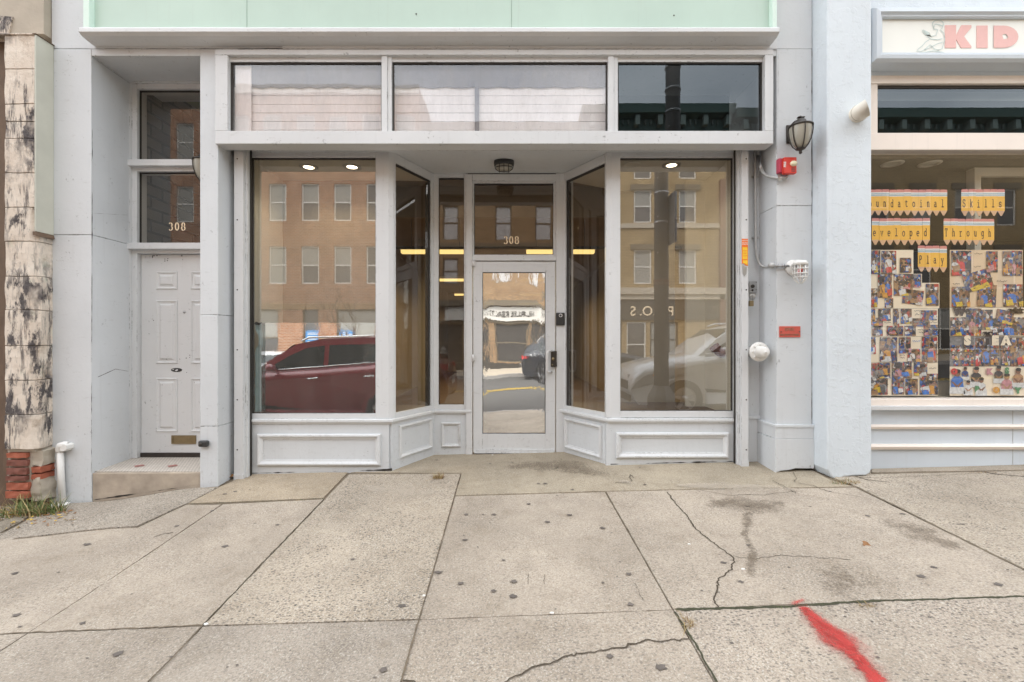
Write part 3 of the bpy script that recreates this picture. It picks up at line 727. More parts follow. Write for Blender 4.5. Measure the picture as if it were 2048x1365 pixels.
# kerb, road, far pavement, ground to the horizon: all follow the slope of the street
def strip(name, y0, y1, z0, z1, m, x0=-90, x1=90, thick=0.0):
    mb = MB(); s = .0376
    if thick:
        mb.hexa([(x0, y0, z0 + s * x0 - thick), (x1, y0, z0 + s * x1 - thick), (x1, y1, z1 + s * x1 - thick), (x0, y1, z1 + s * x0 - thick), (x0, y0, z0 + s * x0), (x1, y0, z0 + s * x1), (x1, y1, z1 + s * x1), (x0, y1, z1 + s * x0)])
    else: mb.face([(x0, y0, z0 + s * x0), (x1, y0, z0 + s * x1), (x1, y1, z1 + s * x1), (x0, y1, z1 + s * x0)])
    return single(mb, name, m, None, None, kind='structure')
zk = .238 + .057 * KY
strip('kerb', KY - .15, KY - .006, zk - .012, zk - .004, 'kerb', thick=.3)
strip('road', -14.35, KY - .14, -.165, -.155, 'asphalt')
strip('road_centre_line', -9.52, -9.40, -.150, -.150, 'yellow_line')
strip('road_centre_line', -9.26, -9.14, -.150, -.150, 'yellow_line')
strip('far_kerb', -14.5, -14.32, -.02, -.02, 'kerb', thick=.3)
strip('far_pavement', -17.8, -14.49, .03, -.02, 'walk_far')
mb = MB(); s = .0376
for xa, xb in ((-300, 300),):
    mb.face([(xa, -300, s * xa - .6), (xb, -300, s * xb - .6), (xb, 300, s * xb - .6), (xa, 300, s * xa - .6)])
single(mb, 'ground', 'ground', None, None, kind='structure')
strip('near_pavement', KY, .1, zk - .02, .215, 'walk_far', x0=-60, x1=-10.5)
strip('near_pavement', KY, .1, zk - .02, .215, 'walk_far', x0=10.5, x1=60)
# ================================================================ THE GREY SHOPFRONT
YF, YT, YD, YA = -.27, -.30, .57, .15          # pilaster face, transom box, shop door wall, flat door wall
shop = thing('storefront', 'grey painted shopfront with a recessed central door and two big display windows', 'shop building', (0, 0, 0))
zTop = Z(98, YF)
xl0, xl1 = X(103, YF), X(183, YF)
xp0, xp1 = X(400, YF), X(436, YF)
xr0, xr1 = X(1553, YF), X(1624, YF)
# left pilaster, two sheets of board with a seam
mb = MB(); zs = Z(470, YF)
mb.box(xl0, xl1, YF, .5, -.35, zs - .0015); mb.box(xl0, xl1, YF - .002, .5, zs + .0015, zTop - .003)
part(mb, 'pilaster', 'paint', shop, .004)
mb = MB()
za, zb = Z(630, YF), Z(853, YF)
mb.box(xp0, xp1, YF, .62, -.05, zb - .001); mb.box(xp0, xp1, YF - .0015, .62, zb + .001, za - .001); mb.box(xp0, xp1, YF, .62, za + .001, zTop - .003)
part(mb, 'pilaster', 'paint', shop, .004)
mb = MB(); zc = Z(412, YF)
zbs = Z(852, YF)
mb.box(xr0, xr1, YF, .62, zbs, zc - .001); mb.box(xr0, xr1, YF - .002, .62, zc + .001, zTop - .003)
part(mb, 'pilaster', 'paint', shop, .004)
mb = MB()   # plinth of the right pilaster with its broken lower edge
zl = Z(878, YF - .02)
mb.box(xr0 - .02, xr1 + .003, YF - .02, .3, zl + .0015, zbs - .012)
mb.box(xr0 - .026, xr1 + .004, YF - .027, .3, zbs - .012, zbs + .012)
g0 = zg(xr0, YF)
prof = [(xr0 - .025, g0 - .01), (xr0 + .01, g0 + .004), (xr0 + .03, g0 + .010), (xr0 + .08, g0 + .014), (xr0 + .13, g0 + .024), (xr0 + .15, g0 + .030), (xr1 + .004, g0 + .028), (xr1 + .004, zl), (xr0 - .025, zl)]
mb.prism(prof, YF - .025, .25, 'xz')
part(mb, 'plinth', 'paint', shop, .003)
mb = MB(); mb.box(xr0 - .01, xr1, YF + .03, .2, g0 - .1, g0 + .07); part(mb, 'plinth_core', 'dark', shop)
# fascia boards above
mb = MB()
z2, z3 = Z(78, YF), Z(73, YF)
mb.box(xl0, xr1, YF, .5, zTop, 5.2)
part(mb, 'fascia', 'paint', shop, .004)
mb = MB(); mb.box(X(566, YF), X(1553, YF) , YF - .012, YF, Z(100, YF), z2)
part(mb, 'fascia_board', 'paint_trim', shop, .004)
mb = MB(); mb.box(xl1, xp0, YF + .001, .5, Z(112, YF), zTop - .001); part(mb, 'lintel', 'paint', shop, .004)
mb = MB(); mb.box(xp1, xr0, YF + .002, .5, Z(112, YF), zTop - .001); part(mb, 'lintel', 'paint', shop)
mb = MB(); mb.box(xl0, xr1, YF + .02, 14, 5.2, 8.6); mb.box(xl0 - .05, xr1 + .0, YF - .25, .4, 8.6, 8.95)
part(mb, 'upper_wall', 'paint', shop)
# ---- transom box
S = lambda u: X(u, YT)
T = lambda v: Z(v, YT)
cuts = [(455, 762), (782, 1217), (1237, 1530)]
mb = MB()
mb.box(S(430), S(1547), YT, -.16, T(110), T(98) - .004)       # head
zb0, zb1, zt = T(288), T(262), T(110)
mb.box(S(430), S(1547), YT, -.16, zb0, zb1)                    # sill beam
mb.box(S(430), S(455), YT, -.16, zb1, zt); mb.box(S(1530), S(1547), YT, -.16, zb1, zt)
part(mb, 'transom_frame', 'paint_trim', shop, .004)
for a, b in ((762, 782), (1217, 1237)):
    mb = MB(); mb.box(S(a), S(a) + (S(b) - S(a)) * .58, YT + .012, -.16, zb1, zt); mb.box(S(a) + (S(b) - S(a)) * .58, S(b), YT + .022, -.16, zb1, zt)
    part(mb, 'transom_mullion', 'paint_trim', shop, .004)
for i, (a, b) in enumerate(cuts):
    w = MB(); yb = YT + .055
    a2, b2 = S(a), S(b)
    w.box(a2, b2, yb - .02, yb + .02, zt - .040, zt, 0); w.box(a2, a2 + .012, yb - .01, yb + .02, zb1, zt - .04, 1); w.box(b2 - .012, b2, yb - .01, yb + .02, zb1, zt - .04, 1)
    w.box(a2 + .012, b2 - .012, yb - .012, yb + .02, zt - .05, zt - .041, 1)
    w.box(a2 + .012, b2 - .012, yb - .004, yb + .02, zb1, zb1 + .006, 1)
    wo = part(w, 'transom_window', ['paint_trim', 'gasket'], shop)
    g = MB(); g.face([(a2 + .012, yb, zb1 + .006), (b2 - .012, yb, zb1 + .006), (b2 - .012, yb, zt - .05), (a2 + .012, yb, zt - .05)])
    part(g, 'pane', 'glass_sky' if i == 2 else 'glass_dusty', wo, recalc=False)
    if i < 2:
        k = MB(); yk = yb + .045; z = zb1 - .02; top = Z(168, yk); h = .076; r2 = random.Random(i)
        while z < top:
            k.box(a2 - .01, b2 + .01, yk + r2.uniform(0, .004), yk + .02, z, min(z + h - .004, top), 0); z += h
        k.box(a2 - .01, b2 + .01, yk + .012, yk + .03, zb1 - .02, top, 1)
        pts = [(a2 - .01, zt + .05)]; n = 8
        for q in range(n * 8 + 1):
            f = q / (n * 8); pts.append((a2 - .01 + (b2 - a2 + .02) * f, top - .03 - .012 * abs(math.sin(f * n * math.pi))))
        pts.append((b2 + .01, zt + .05))
        k.prism(pts, yk - .012, yk - .004, 'xz', 1)  # scalloped valance sheet; its grey stands in for soffit shade above the siding
        k.box(a2 + .02, a2 + .16, yk - .02, yk - .014, zb1, zt, 0) if i == 0 else k.box(S(948), S(957), yk - .02, yk - .014, zb1, zt, 1)
        part(k, 'backing_board', ['board', 'board_grey'], wo)
mb = MB(); zv = zb1 - .012; mb.box(S(1237), S(1530), .35, .37, zv, zt); mb.box(S(1215), S(1237), -.15, .36, zv, zt); mb.box(S(1237), S(1530), -.15, .36, zv, zb1 - .002); part(mb, 'transom_void', 'int_dark', shop)
# ---- shutter box slot and header
mb = MB(); mb.box(xp1, xr0, -.155, -.03, Z(291, -.1), Z(291, -.1) + .05); part(mb, 'shutter_slot', 'gasket', shop)
mb = MB()
zH0, zH1 = Z(315.5, 0), Z(298, 0)
mb.box(X(492, 0), X(1478, 0), -.025, .06, Z(304, 0), zH1 + .05)
part(mb, 'window_header', 'paint', shop, .003)
mb = MB(); mb.box(X(566, -.03), X(1290, -.03), -.045, -.025, Z(301, -.03), Z(297, -.03)); part(mb, 'shutter_rail', 'conduit', shop)
for (a, b, s) in ((468, 486.5, 1), (1483, 1497, -1)):
    mb = MB(); xa, xb = X(a, -.12), X(b, -.12); zb = zg(xa, -.12)
    mb.box(xa, xb, -.12, -.115 + .09, zb + .015, Z(285, -.12))
    if s > 0: mb.box(xb, xb + .018, -.085, -.02, zb, Z(285, -.12)); mb.box(xb + .0185, xb + .024, -.05, -.02, zb, Z(285, -.12), 1)
    else: mb.box(xa - .018, xa, -.085, -.02, zb, Z(285, -.12)); mb.box(xa - .024, xa - .0185, -.05, -.02, zb, Z(285, -.12), 1)
    mb.box(xa - .003, xb + .003, -.124, -.02, zb - .01, zb + .045)
    for vv in (318, 440, 580, 700, 800, 900):
        mb.lathe([(.0, -.1225), (.007, -.1225), (.007, -.119)], ((xa + xb) / 2 - .012 * s, 0, Z(vv, -.12)), 'y', 8, 1)
    part(mb, 'shutter_guide', ['paint_trim', 'gasket'], shop, .002)
# infill boards beside the windows
mb = MB(); mb.box(xp1, X(497, 0) - .001, .0, .06, -.02, zH1 + .1); part(mb, 'infill_board', 'paint', shop)
mb = MB(); mb.box(X(1472, 0) + .012, xr0, .0, .06, -.02, Z(838, 0)); mb.box(X(1472, 0) + .012, xr0, .004, .06, Z(838, 0) + .03, zH1 + .1); mb.box(X(1472, 0) + .012, xr0, -.015, .06, Z(838, 0), Z(838, 0) + .03)
part(mb, 'infill_board', 'paint', shop, .002)

# ---- front display windows, their sills and bulkheads
zsill0, zsill1 = Z(850, 0), Z(838, 0)
def ident(y):
    return lambda a, b, n: (a, y - n, b)
def display(ux0, ux1, gx0, gx1, vt, vb, vsill, mould_px, filmed):
    x0, x1 = X(ux0, 0), X(ux1, 0); ga, gb = X(gx0, .03), X(gx1, .03); gz0, gz1 = Z(vb, .03), Z(vt, .03)
    zs = Z(vsill, 0)
    f = MB(); f.frame(x0, x1, zs, Z(304, 0), ga, gb, gz0, gz1, .0, .06)
    f.frame(ga, gb, gz0, gz1, ga + .008, gb - .008, gz0 + .004, gz1 - .012, .022, .05, 1)
    wo = part(f, 'display_window', ['paint_trim', 'gasket'], shop, .003)
    g = MB(); g.face([(ga, .03, gz0), (gb, .03, gz0), (gb, .03, gz1), (ga, .03, gz1)]); part(g, 'pane', 'glass', wo, recalc=False)
    if filmed:
        a, b = X(531, .04), X(753.5, .04); zt, zb = Z(646, .04), Z(826, .04); k = MB()
        n = 40; row = []
        for q in range(n + 1):
            t = q / n; row.append((a + (b - a) * t, zt + .006 * mnoise.noise(Vector((t * 9, 2, 0)))))
        k.prism([(a, zb + .02), (a + .04, zb + .008), (a + .20, zb), (b, zb)] + row[::-1], .036, .0365, 'xz'); part(k, 'mirror_film', 'film', wo)
        k = MB(); r3 = random.Random(3); L, Rr = [], []
        for q in range(25):
            t = q / 24; z = zb + .01 + (zt - zb - .01) * t
            L.append((ga + .016 + .012 * r3.random() + (.03 if .05 < t < .9 else 0) * (t > .72), .036, z)); Rr.append((a - .003, .045, z))
        for q in range(24):
            mid0 = ((L[q][0] + Rr[q][0]) / 2, .060, L[q][2]); mid1 = ((L[q + 1][0] + Rr[q + 1][0]) / 2, .060, L[q + 1][2])
            k.face([L[q], mid0, mid1, L[q + 1]], 0); k.face([mid0, Rr[q], Rr[q + 1], mid1], 1)
        part(k, 'peeled_film', ['tape', 'film_edge'], wo, recalc=False)
        k = MB(); k.ribbon([(ga + .016, zt - .01), (ga + .03, zt - .004), (ga + .06, zt - .012), (ga + .09, zt + .004)], [.01, .03, .022, .004], 0, lambda p, q: (p, .034, q)); part(k, 'film_curl', 'dark', wo)
    b = MB(); zb2 = zg((x0 + x1) / 2, 0)
    b.box(x0, x1, 0.0, .08, min(zg(x0, 0), zg(x1, 0)) - .05, zs - .052)
    m0 = X(mould_px[0], 0), X(mould_px[1], 0), Z(mould_px[3], 0), Z(mould_px[2], 0)
    bo = part(b, 'bulkhead', 'paint', shop)
    k = MB(); k.mould(ident(0.0), m0[0], m0[1], m0[2], m0[3], .052, .030); part(k, 'moulding', 'paint_trim', bo)
    return x0, x1
display(497, 778, 505, 753, 317, 827, 838, (516, 762, 868, 931), True)
display(1212, 1473, 1237, 1464.5, 317.5, 822, 836, (1232, 1456, 865, 916), False)
# ---- recess geometry
A0, A1 = (-1.103, .04), (-.826, YD)
B0, B1 = (.888, .04), (.535, YD)
def sillband(pts, z1, proj=.022):
    k = MB(); n = len(pts)
    for i in range(n - 1):
        k.obox(pts[i], pts[i + 1], 0.0, -.0, 0, 0) if False else None
    return k
def sill_run(poly, zt, name='sill_moulding'):
    """moulding that follows the wall line in plan; poly from left to right with the street on the right-hand side (-y)"""
    V = [Vector(p) for p in poly]; off = []
    def outl(d):
        o = []
        for i, p in enumerate(V):
            ds = []
            if i > 0: ds.append((p - V[i - 1]).normalized())
            if i < len(V) - 1: ds.append((V[i + 1] - p).normalized())
            ns = [Vector((q.y, -q.x)) for q in ds]; nn = sum(ns, Vector((0, 0))).normalized()
            o.append(p + nn * d / max(.4, nn.dot(ns[0])))
        return o
    prof = [(-.01, zt), (.020, zt), (.028, zt - .008), (.028, zt - .026), (.016, zt - .038), (.006, zt - .052), (-.01, zt - .052)]
    rows = [[(p.x, p.y, z) for p in outl(d)] for d, z in prof]; k = MB()
    vs = [k.vs(r) for r in rows]
    for a, b in zip(vs, vs[1:]):
        for i in range(len(V) - 1): k.bm.faces.new([a[i], a[i + 1], b[i + 1], b[i]])
    for i in (0, -1): k.bm.faces.new([r[i] for r in vs])
    return part(k, name, 'paint_trim', shop)
zS = Z(838, 0)
dp0, dp1 = X(943, YD), X(1113, YD)
sill_run([(X(497, 0), 0), (-1.125, 0), A1, (X(943, YD), YD)], zS)
sill_run([(X(1118, YD), YD), B1, (.905, 0), (X(1473, 0), 0)], zS + .006)
# corner posts
zc0, zc1 = .15, 3.19
mb = MB(); mb.prism([(-1.268, -.003), (-1.150, -.003), (-1.112, .022), (-1.100, .05), (-1.150, .115), (-1.268, .115)], zS, zc1, 'xy'); part(mb, 'corner_post', 'paint_trim', shop, .004)
mb = MB(); mb.prism([(1.012, -.003), (.925, -.003), (.897, .022), (.885, .05), (.93, .115), (1.012, .115)], zS, zc1, 'xy'); part(mb, 'corner_post', 'paint_trim', shop, .004)
# wings
def wing(p0, p1, right):
    d = (Vector(p1) - Vector(p0)); L = d.length; e = d / L
    nn = Vector((e.y, -e.x)) if not right else Vector((-e.y, e.x))     # towards the recess
    def P(a, b, n): return (p0[0] + e.x * a + nn.x * n, p0[1] + e.y * a + nn.y * n, b)
    zt, zb = 3.105, .742
    f = MB()
    def bx(a0, a1, n0, n1, z0, z1, m=0): f.hexa([P(a0, z0, n0), P(a1, z0, n0), P(a1, z0, n1), P(a0, z0, n1), P(a0, z1, n0), P(a1, z1, n0), P(a1, z1, n1), P(a0, z1, n1)], m)
    st = .012 if not right else .02; en = L - .05
    bx(0, st, -.03, .0, zS, zc1); bx(en, L, -.03, .0, zS, zc1); bx(st, en, -.03, .0, zS, zb); bx(st, en, -.03, .0, zt, zc1)
    bx(st, en, -.028, -.012, zt - .022, zt, 1); bx(en - .035, en, -.05, -.014, zb, zt - .022, 1)
    wo = part(f, 'wing_window', ['paint_trim', 'gasket'], shop, .002)
    g = MB(); g.face([P(st, zb, -.016), P(en, zb, -.016), P(en, zt, -.016), P(st, zt, -.016)]); part(g, 'pane', 'glass_dark', wo, recalc=False)
    b = MB(); z0 = .10
    b.hexa([P(-.04, z0, -.05), P(L + .0, z0, -.05), P(L, z0, .0), P(-.04, z0, .0), P(-.04, zS - .052, -.05), P(L, zS - .052, -.05), P(L, zS - .052, .0), P(-.04, zS - .052, .0)])
    bo = part(b, 'bulkhead', 'paint', shop)
    k = MB(); k.mould(P, .05, L - .045, .30, .615, .042, .024); part(k, 'moulding', 'paint_trim', bo)
wing(A0, A1, False); wing(B0, B1, True)
# ---- door wall
D = lambda u: X(u, YD)
E = lambda v: Z(v, YD)
zdc = 3.194
# sidelight
f = MB(); f.frame(D(866), D(932), zS, zdc, D(877), D(928), E(810), E(355), YD, YD + .06); f.frame(D(877), D(928), E(810), E(355), D(878), D(927), E(809), E(358), YD + .02, YD + .04, 1)
wo = part(f, 'sidelight', ['paint_trim', 'gasket'], shop, .003)
g = MB(); g.face([(D(877), YD + .03, E(810)), (D(928), YD + .03, E(810)), (D(928), YD + .03, E(355)), (D(877), YD + .03, E(355))]); part(g, 'pane', 'glass_dark', wo, recalc=False)
b = MB(); b.box(A1[0] - .02, D(938), YD, YD + .06, .15, zS - .052); bo = part(b, 'bulkhead', 'paint', shop)
k = MB(); k.mould(ident(YD), D(883), D(922), E(894), E(845), .034, .022); part(k, 'moulding', 'paint_trim', bo)
# door frame: jambs, head, transom bar
mb = MB()
mb.box(D(932), D(945), YD - .02, YD + .09, .20, E(350)); mb.box(D(1112), D(1146), YD - .02, YD + .09, .20, zdc)
mb.box(D(945), D(1112), YD - .02, YD + .09, E(363), E(350)); mb.box(D(945), D(1112), YD - .012, YD + .09, E(522), E(511))
mb.box(D(936), D(1112), YD - .005, YD + .09, E(350), zdc, 1)
part(mb, 'door_frame', ['paint_trim', 'gasket'], shop, .003)
f = MB(); f.frame(D(945), D(1112), E(511), E(363), D(948), D(1107), E(509), E(366), YD + .02, YD + .06); f.frame(D(948), D(1107), E(509), E(366), D(949), D(1106), E(508.5), E(368.5), YD + .025, YD + .05, 1)
wo = part(f, 'door_transom', ['paint_trim', 'gasket'], shop)
g = MB(); g.face([(D(948), YD + .035, E(509)), (D(1107), YD + .035, E(509)), (D(1107), YD + .035, E(366)), (D(948), YD + .035, E(366))]); part(g, 'pane', 'glass_dark', wo, recalc=False)
def number308(u0, v0, Y, hpx, parent, wpx):
    sc = hpx * (Y - CAMY) / F; k = MB(); x = X(u0, Y); z = Z(v0, Y); adv = wpx * (Y - CAMY) / F
    for ch in '308':
        stroke(k, ch, lambda a, b, x=x: (x + a * sc * .98, Y, z + b * sc), .125, 0, .35); x += adv
    part(k, 'house_number', 'gold', parent)
number308(1007, 488, YD + .033, 15.0, wo, 11.2)
# shop door
zd0, zd1 = E(905), E(524); x0, x1 = D(946.5), D(1110.5)
f = MB(); yd0, yd1 = YD - .008, YD + .038
f.frame(x0, x1, zd0, zd1, D(965), D(1091), E(868), E(545), yd0, yd1)
f.frame(D(965), D(1091), E(868), E(545), D(966), D(1090), E(867), E(546), yd0 + .012, yd1 - .01, 1)
door = part(f, 'shop_door', ['paint_trim', 'gasket'], shop, .003)
n = 30; m2 = 60; g = MB(); gv = []
for i in range(n + 1):
    col = []
    for j in range(m2 + 1):
        a, b = i / n, j / m2
        x = D(966) + (D(1090) - D(966)) * a; z = E(867) + (E(546) - E(867)) * b
        bow = -.0016 * math.cos((a - .5) * math.pi) * math.cos((b - .52) * 2.4) + 0.0004 * mnoise.noise(Vector((a * 2.2, b * 3.5, 2)))
        ed = max(0, .10 - a) + max(0, a - .84) + max(0, b - .93)
        col.append(g.bm.verts.new((x, YD + .014 + bow + ed * .012 * mnoise.noise(Vector((a * 14, b * 9, 5))), z)))
    gv.append(col)
for i in range(n):
    for j in range(m2): g.bm.faces.new([gv[i][j], gv[i + 1][j], gv[i + 1][j + 1], gv[i][j + 1]]).smooth = True
part(g, 'mirror_film', 'film_door', door, recalc=False)
k = MB(); hx = D(1093); hz0, hz1 = E(744), E(702)
k.tube([(D(1103), yd0, hz1), (D(1098), yd0 - .05, hz1), (D(1095), yd0 - .06, hz1 - .004), (hx, yd0 - .062, hz1 - .02), (hx, yd0 - .062, hz0 + .02), (D(1095), yd0 - .06, hz0 + .004), (D(1098), yd0 - .05, hz0), (D(1103), yd0, hz0)], .011, 10)
part(k, 'pull_handle', 'alu', door)
k = MB(); k.prism([(D(1101), E(734)), (D(1101.5), E(704)), (D(1110), E(702)), (D(1113), E(703)), (D(1112.5), E(719)), (D(1113.5), E(733)), (D(1108), E(734.5))], yd0 - .028, yd0 - .021, 'xz', 0)
k.lathe([(0, yd0 - .036), (.016, yd0 - .036), (.016, yd0 - .028)], (D(1105.5), 0, E(718)), 'y', 14, 1); k.lathe([(0, yd0 - .031), (.008, yd0 - .031), (.008, yd0 - .027)], (D(1104), 0, E(729.5)), 'y', 10, 1); k.box(D(1103), D(1110), yd0 - .021, yd0, E(732), E(705), 0)
part(k, 'lock_plate', ['bronze', 'brass'], door)
for v in (528, 716):
    k = MB(); k.tube([(D(946.5), YD - .028, E(v + 7)), (D(946.5), YD - .028, E(v - 7))], .011, 10); k.box(D(946.5), D(951), YD - .024, YD - .010, E(v + 5), E(v - 5)); part(k, 'hinge', 'alu', door)
k = MB(); k.box(D(953), D(1109), yd0 - .014, yd0, E(904), E(898.5)); k.box(D(949), D(1111), yd0 - .02, yd0 + .01, zd0 - .006, zd0 + .006); part(k, 'kick_strip', 'paint_trim', door, .002)
mb = MB(); mb.box(D(945), D(1112), YD - .03, YD + .09, .16, zd0 - .012); part(mb, 'threshold', 'stepcon', shop)
# ceiling of the recess
mb = MB(); mb.prism([(-1.30, .0), (1.05, .0), (.53, YD + .06), (-.84, YD + .06)], zdc, zdc + .05, 'xy'); part(mb, 'recess_ceiling', 'paint', shop)

# ---- entrance to the flats (left)
q = lambda u: X(u, YA)
w = lambda v: Z(v, YA)
xL, xR = xl1, xp0
mb = MB(); mb.box(xL, xR, YF + .02, YA + .3, 3.915, 3.965); part(mb, 'porch_ceiling', 'paint', shop)
# frame
mb = MB()
xa, xb = q(252), xR + .02
zfl = w(917)
mb.box(xL, q(264), YA - .03, YA + .12, zfl, 3.915)
mb.box(q(264), q(274), YA, YA + .12, zfl, w(168))
mb.box(q(264), xR, YA - .03, YA + .12, w(168), 3.915); mb.box(q(274), xR, YA, YA + .12, w(178), w(168))
mb.box(q(257), xR, YA - .045, YA + .12, w(335), w(322.5)); mb.box(q(274), xR, YA, YA + .12, w(343), w(335))
mb.box(q(257), xR, YA - .05, YA + .12, w(500), w(488)); mb.box(q(274), xR, YA - .005, YA + .12, w(507), w(500))
mb.box(xR - .03, xR, YA, YA + .12, zfl, w(507))
part(mb, 'flat_door_frame', 'paint_trim', shop, .004)
for i, (vt, vb) in enumerate(((178, 322.5), (343, 488))):
    f = MB(); f.frame(q(274), xR, w(vb), w(vt), q(275), xR - .01, w(vb - 1), w(vt + 2), YA + .03, YA + .05, 0)
    wo = part(f, 'flat_transom', 'gasket', shop)
    g = MB(); g.face([(q(274), YA + .04, w(vb)), (xR, YA + .04, w(vb)), (xR, YA + .04, w(vt)), (q(274), YA + .04, w(vt))]); part(g, 'pane', 'glass_dark', wo, recalc=False)
    if i == 1: number308(337, 461, YA + .037, 15.5, wo, 12.6)
# six-panel door
f = MB(); dx0, dx1 = q(275), xR - .03; dz0, dz1 = w(908), w(508); yd = YA + .045
f.box(dx0, dx1, yd, yd + .045, dz0, dz1); W = dx1 - dx0
fd = part(f, 'flat_door', 'white_door', shop)
def raised(x0, x1, z0, z1):
    k = MB(); prof = [(0, 0.0006), (.005, .009), (.012, .009), (.022, .0008), (.036, .0008), (.040, .003), (.052, .012), (.056, .012)]
    rings = [k.vs([(x0 + o, yd - h, z0 + o), (x1 - o, yd - h, z0 + o), (x1 - o, yd - h, z1 - o), (x0 + o, yd - h, z1 - o)]) for o, h in prof]
    for A, B in zip(rings, rings[1:]):
        for i in range(4): k.bm.faces.new([A[i], A[(i + 1) % 4], B[(i + 1) % 4], B[i]])
    k.bm.faces.new(rings[-1]); part(k, 'panel', 'white_door', fd)
pw = q(349) - q(305)
for px in (q(305), q(375)):
    for vt, vb in ((542, 578), (600, 728), (757, 866)): raised(px, px + pw, w(vb), w(vt))
k = MB(); k.frame(q(337), q(386), w(890), w(873), q(340), q(383), w(887.5), w(876), yd - .010, yd, 0); k.box(q(340), q(383), yd - .005, yd, w(887.5), w(876), 0); part(k, 'mail_slot', 'brass', fd)
k = MB(); k.disc(lambda a, b: (a, yd - .002, b), q(346.5), w(741), .056, .020, 0, 14); k.disc(lambda a, b: (a, yd - .004, b), q(347), w(741.5), .016, .008, 1, 9, .4); k.disc(lambda a, b: (a, yd - .004, b), q(340), w(740), .009, .004, 1, 7, .2); part(k, 'torn_lock_hole', ['black', 'white_door'], fd)
k = MB(); k.lathe([(0, yd - .008), (.010, yd - .008), (.013, yd)], (q(362), 0, w(624)), 'y', 12); part(k, 'peephole', 'steel', fd)
r4 = random.Random(8)
for u, v, r in ((298, 511, 3), (301, 510, 2.6), (307, 510, 2.6), (298, 514, 2.2), (323, 517, 2), (328, 520, 2.3), (323, 521, 2.3), (329, 516, 2), (357, 510, 3), (300, 641, 2), (366, 717, 2.2), (353, 719, 1.6), (323, 705, 1.8), (373, 711, 1.8), (373, 716, 1.6), (367, 746, 1.6), (383, 766, 1.8), (340, 666, 1.6), (291, 668, 1.6), (359, 518, 1.5)):
    k = MB(); k.disc(lambda a, b: (a, yd - .0022, b), q(u), w(v), r / F * 2.1, r / F * 2.4, 0, 7); part(k, 'screw_hole', 'black', fd)
k = MB(); k.box(dx0, dx1, yd - .012, yd + .04, w(917), dz0); part(k, 'door_sweep', 'bronze', fd)
# step with mosaic tile
mb = MB(); zst = Z(945, YF)
gl, gr = zg(xL, YF), zg(xR, YF)
mb.prism([(xL - .0, gl - .08), (xR, gr - .08), (xR, Z(946, YF)), (xL, Z(947, YF))], YF + .006, YA + .05, 'xz', 0)
st = part(mb, 'door_step', 'stepcon', shop, .008)
tl = NT('mosaic_tile'); tv = tl.coords(scale=(1, 1, 1)); br = tl.n('TexBrick'); tl.link(tv, br.inputs['Vector']); br.offset = .5
br.inputs['Scale'].default_value = 1; br.inputs['Brick Width'].default_value = .028; br.inputs['Row Height'].default_value = .028; br.inputs['Mortar Size'].default_value = .0022
br.inputs['Color1'].default_value = (.66, .60, .53, 1); br.inputs['Color2'].default_value = (.58, .53, .47, 1); br.inputs['Mortar'].default_value = (.24, .21, .18, 1)
tl.bsdf(tl.mix(tl.math('MULTIPLY', tl.noise(tl.coords(), 5, 5), .35), br.outputs[0], (.42, .36, .30)), .55, 0, None, .3)
mb = MB(); z = Z(946.5, YF) + .006
mb.hexa([(xL, YF + .03, z - .004), (xR, YF + .03, z - .004), (xR, YA + .045, z + .012), (xL, YA + .045, z + .012), (xL, YF + .03, z), (xR, YF + .03, z), (xR, YA + .045, z + .016), (xL, YA + .045, z + .016)], 0)
for uu, vv in ((284, 936), (350, 934)):
    xx = X(uu, -.06); yy = -.09; zz = z + .0165 * (yy - YF - .03) / (YA - YF) + .003
    mb.face([(xx - .05, yy, zz), (xx, yy - .045, zz), (xx + .05, yy, zz), (xx, yy + .045, zz)], 1)
part(mb, 'mosaic_floor', [tl.m, 'tile_red'], st)
# hallway behind the flat door glass
M['block'] = m_brick('hall_block', (.22, .21, .185), (.17, .16, .145), (.09, .09, .08), .30, .12, .014, .3)
mb = MB(); mb.box(q(274) - .14, q(274) - .02, YA + .14, 4.4, 0, 4.4, 0); mb.box(xR + .02, xR + .08, YA + .14, 4.4, 0, 4.4, 0); mb.box(q(274) - .02, xR + .02, 4.4, 4.5, 0, 4.4, 1); mb.box(q(274) - .02, xR + .02, YA + .14, 4.4, 4.1, 4.2, 2)
M['hall_green'] = m_plain('hall_green_ceiling', (.36, .42, .24), .8)
part(mb, 'hallway', ['block', 'int_brown', 'hall_green'], shop)

# ---- shop interior
yb0 = .65
mb = MB()
# left display box: side wall, back wall, ceiling, floor
xi = X(500, .03)
part(mb.box(xi - .06, xi - .005, .06, yb0 + .05, .55, 3.3), 'display_side_wall', 'int_wall2', shop)
mb = MB(); mb.box(xi - .005, -1.30, yb0, yb0 + .05, .55, 3.3); part(mb, 'display_back_wall', 'int_wall', shop)
mb = MB(); mb.prism([(xi - .005, .061), (-1.16, .061), (-.86, YD + .1), (-1.30, yb0 + .0), (xi - .005, yb0)], 3.148, 3.18, 'xy'); part(mb, 'display_ceiling', 'int_ceil', shop)
mb = MB(); mb.prism([(xi - .005, .061), (-1.13, .061), (-.86, YD - .02), (-.86, yb0 + .1), (xi - .005, yb0 + .1)], .68, .715, 'xy'); part(mb, 'display_floor', 'int_floor', shop)
xj = X(1466, .03)
mb = MB(); mb.box(xj, xj + .06, .06, yb0 + .05, .55, 3.3); part(mb, 'display_side_wall', 'int_wall2', shop)
mb = MB(); mb.box(xj - .20, xj, yb0, yb0 + .05, .55, 3.3); part(mb, 'display_back_wall', 'int_wall2', shop)
mb = MB(); mb.box(1.25, xj - .20, yb0 + .35, yb0 + .4, .55, 3.3); part(mb, 'display_back_wall', 'int_wall', shop)
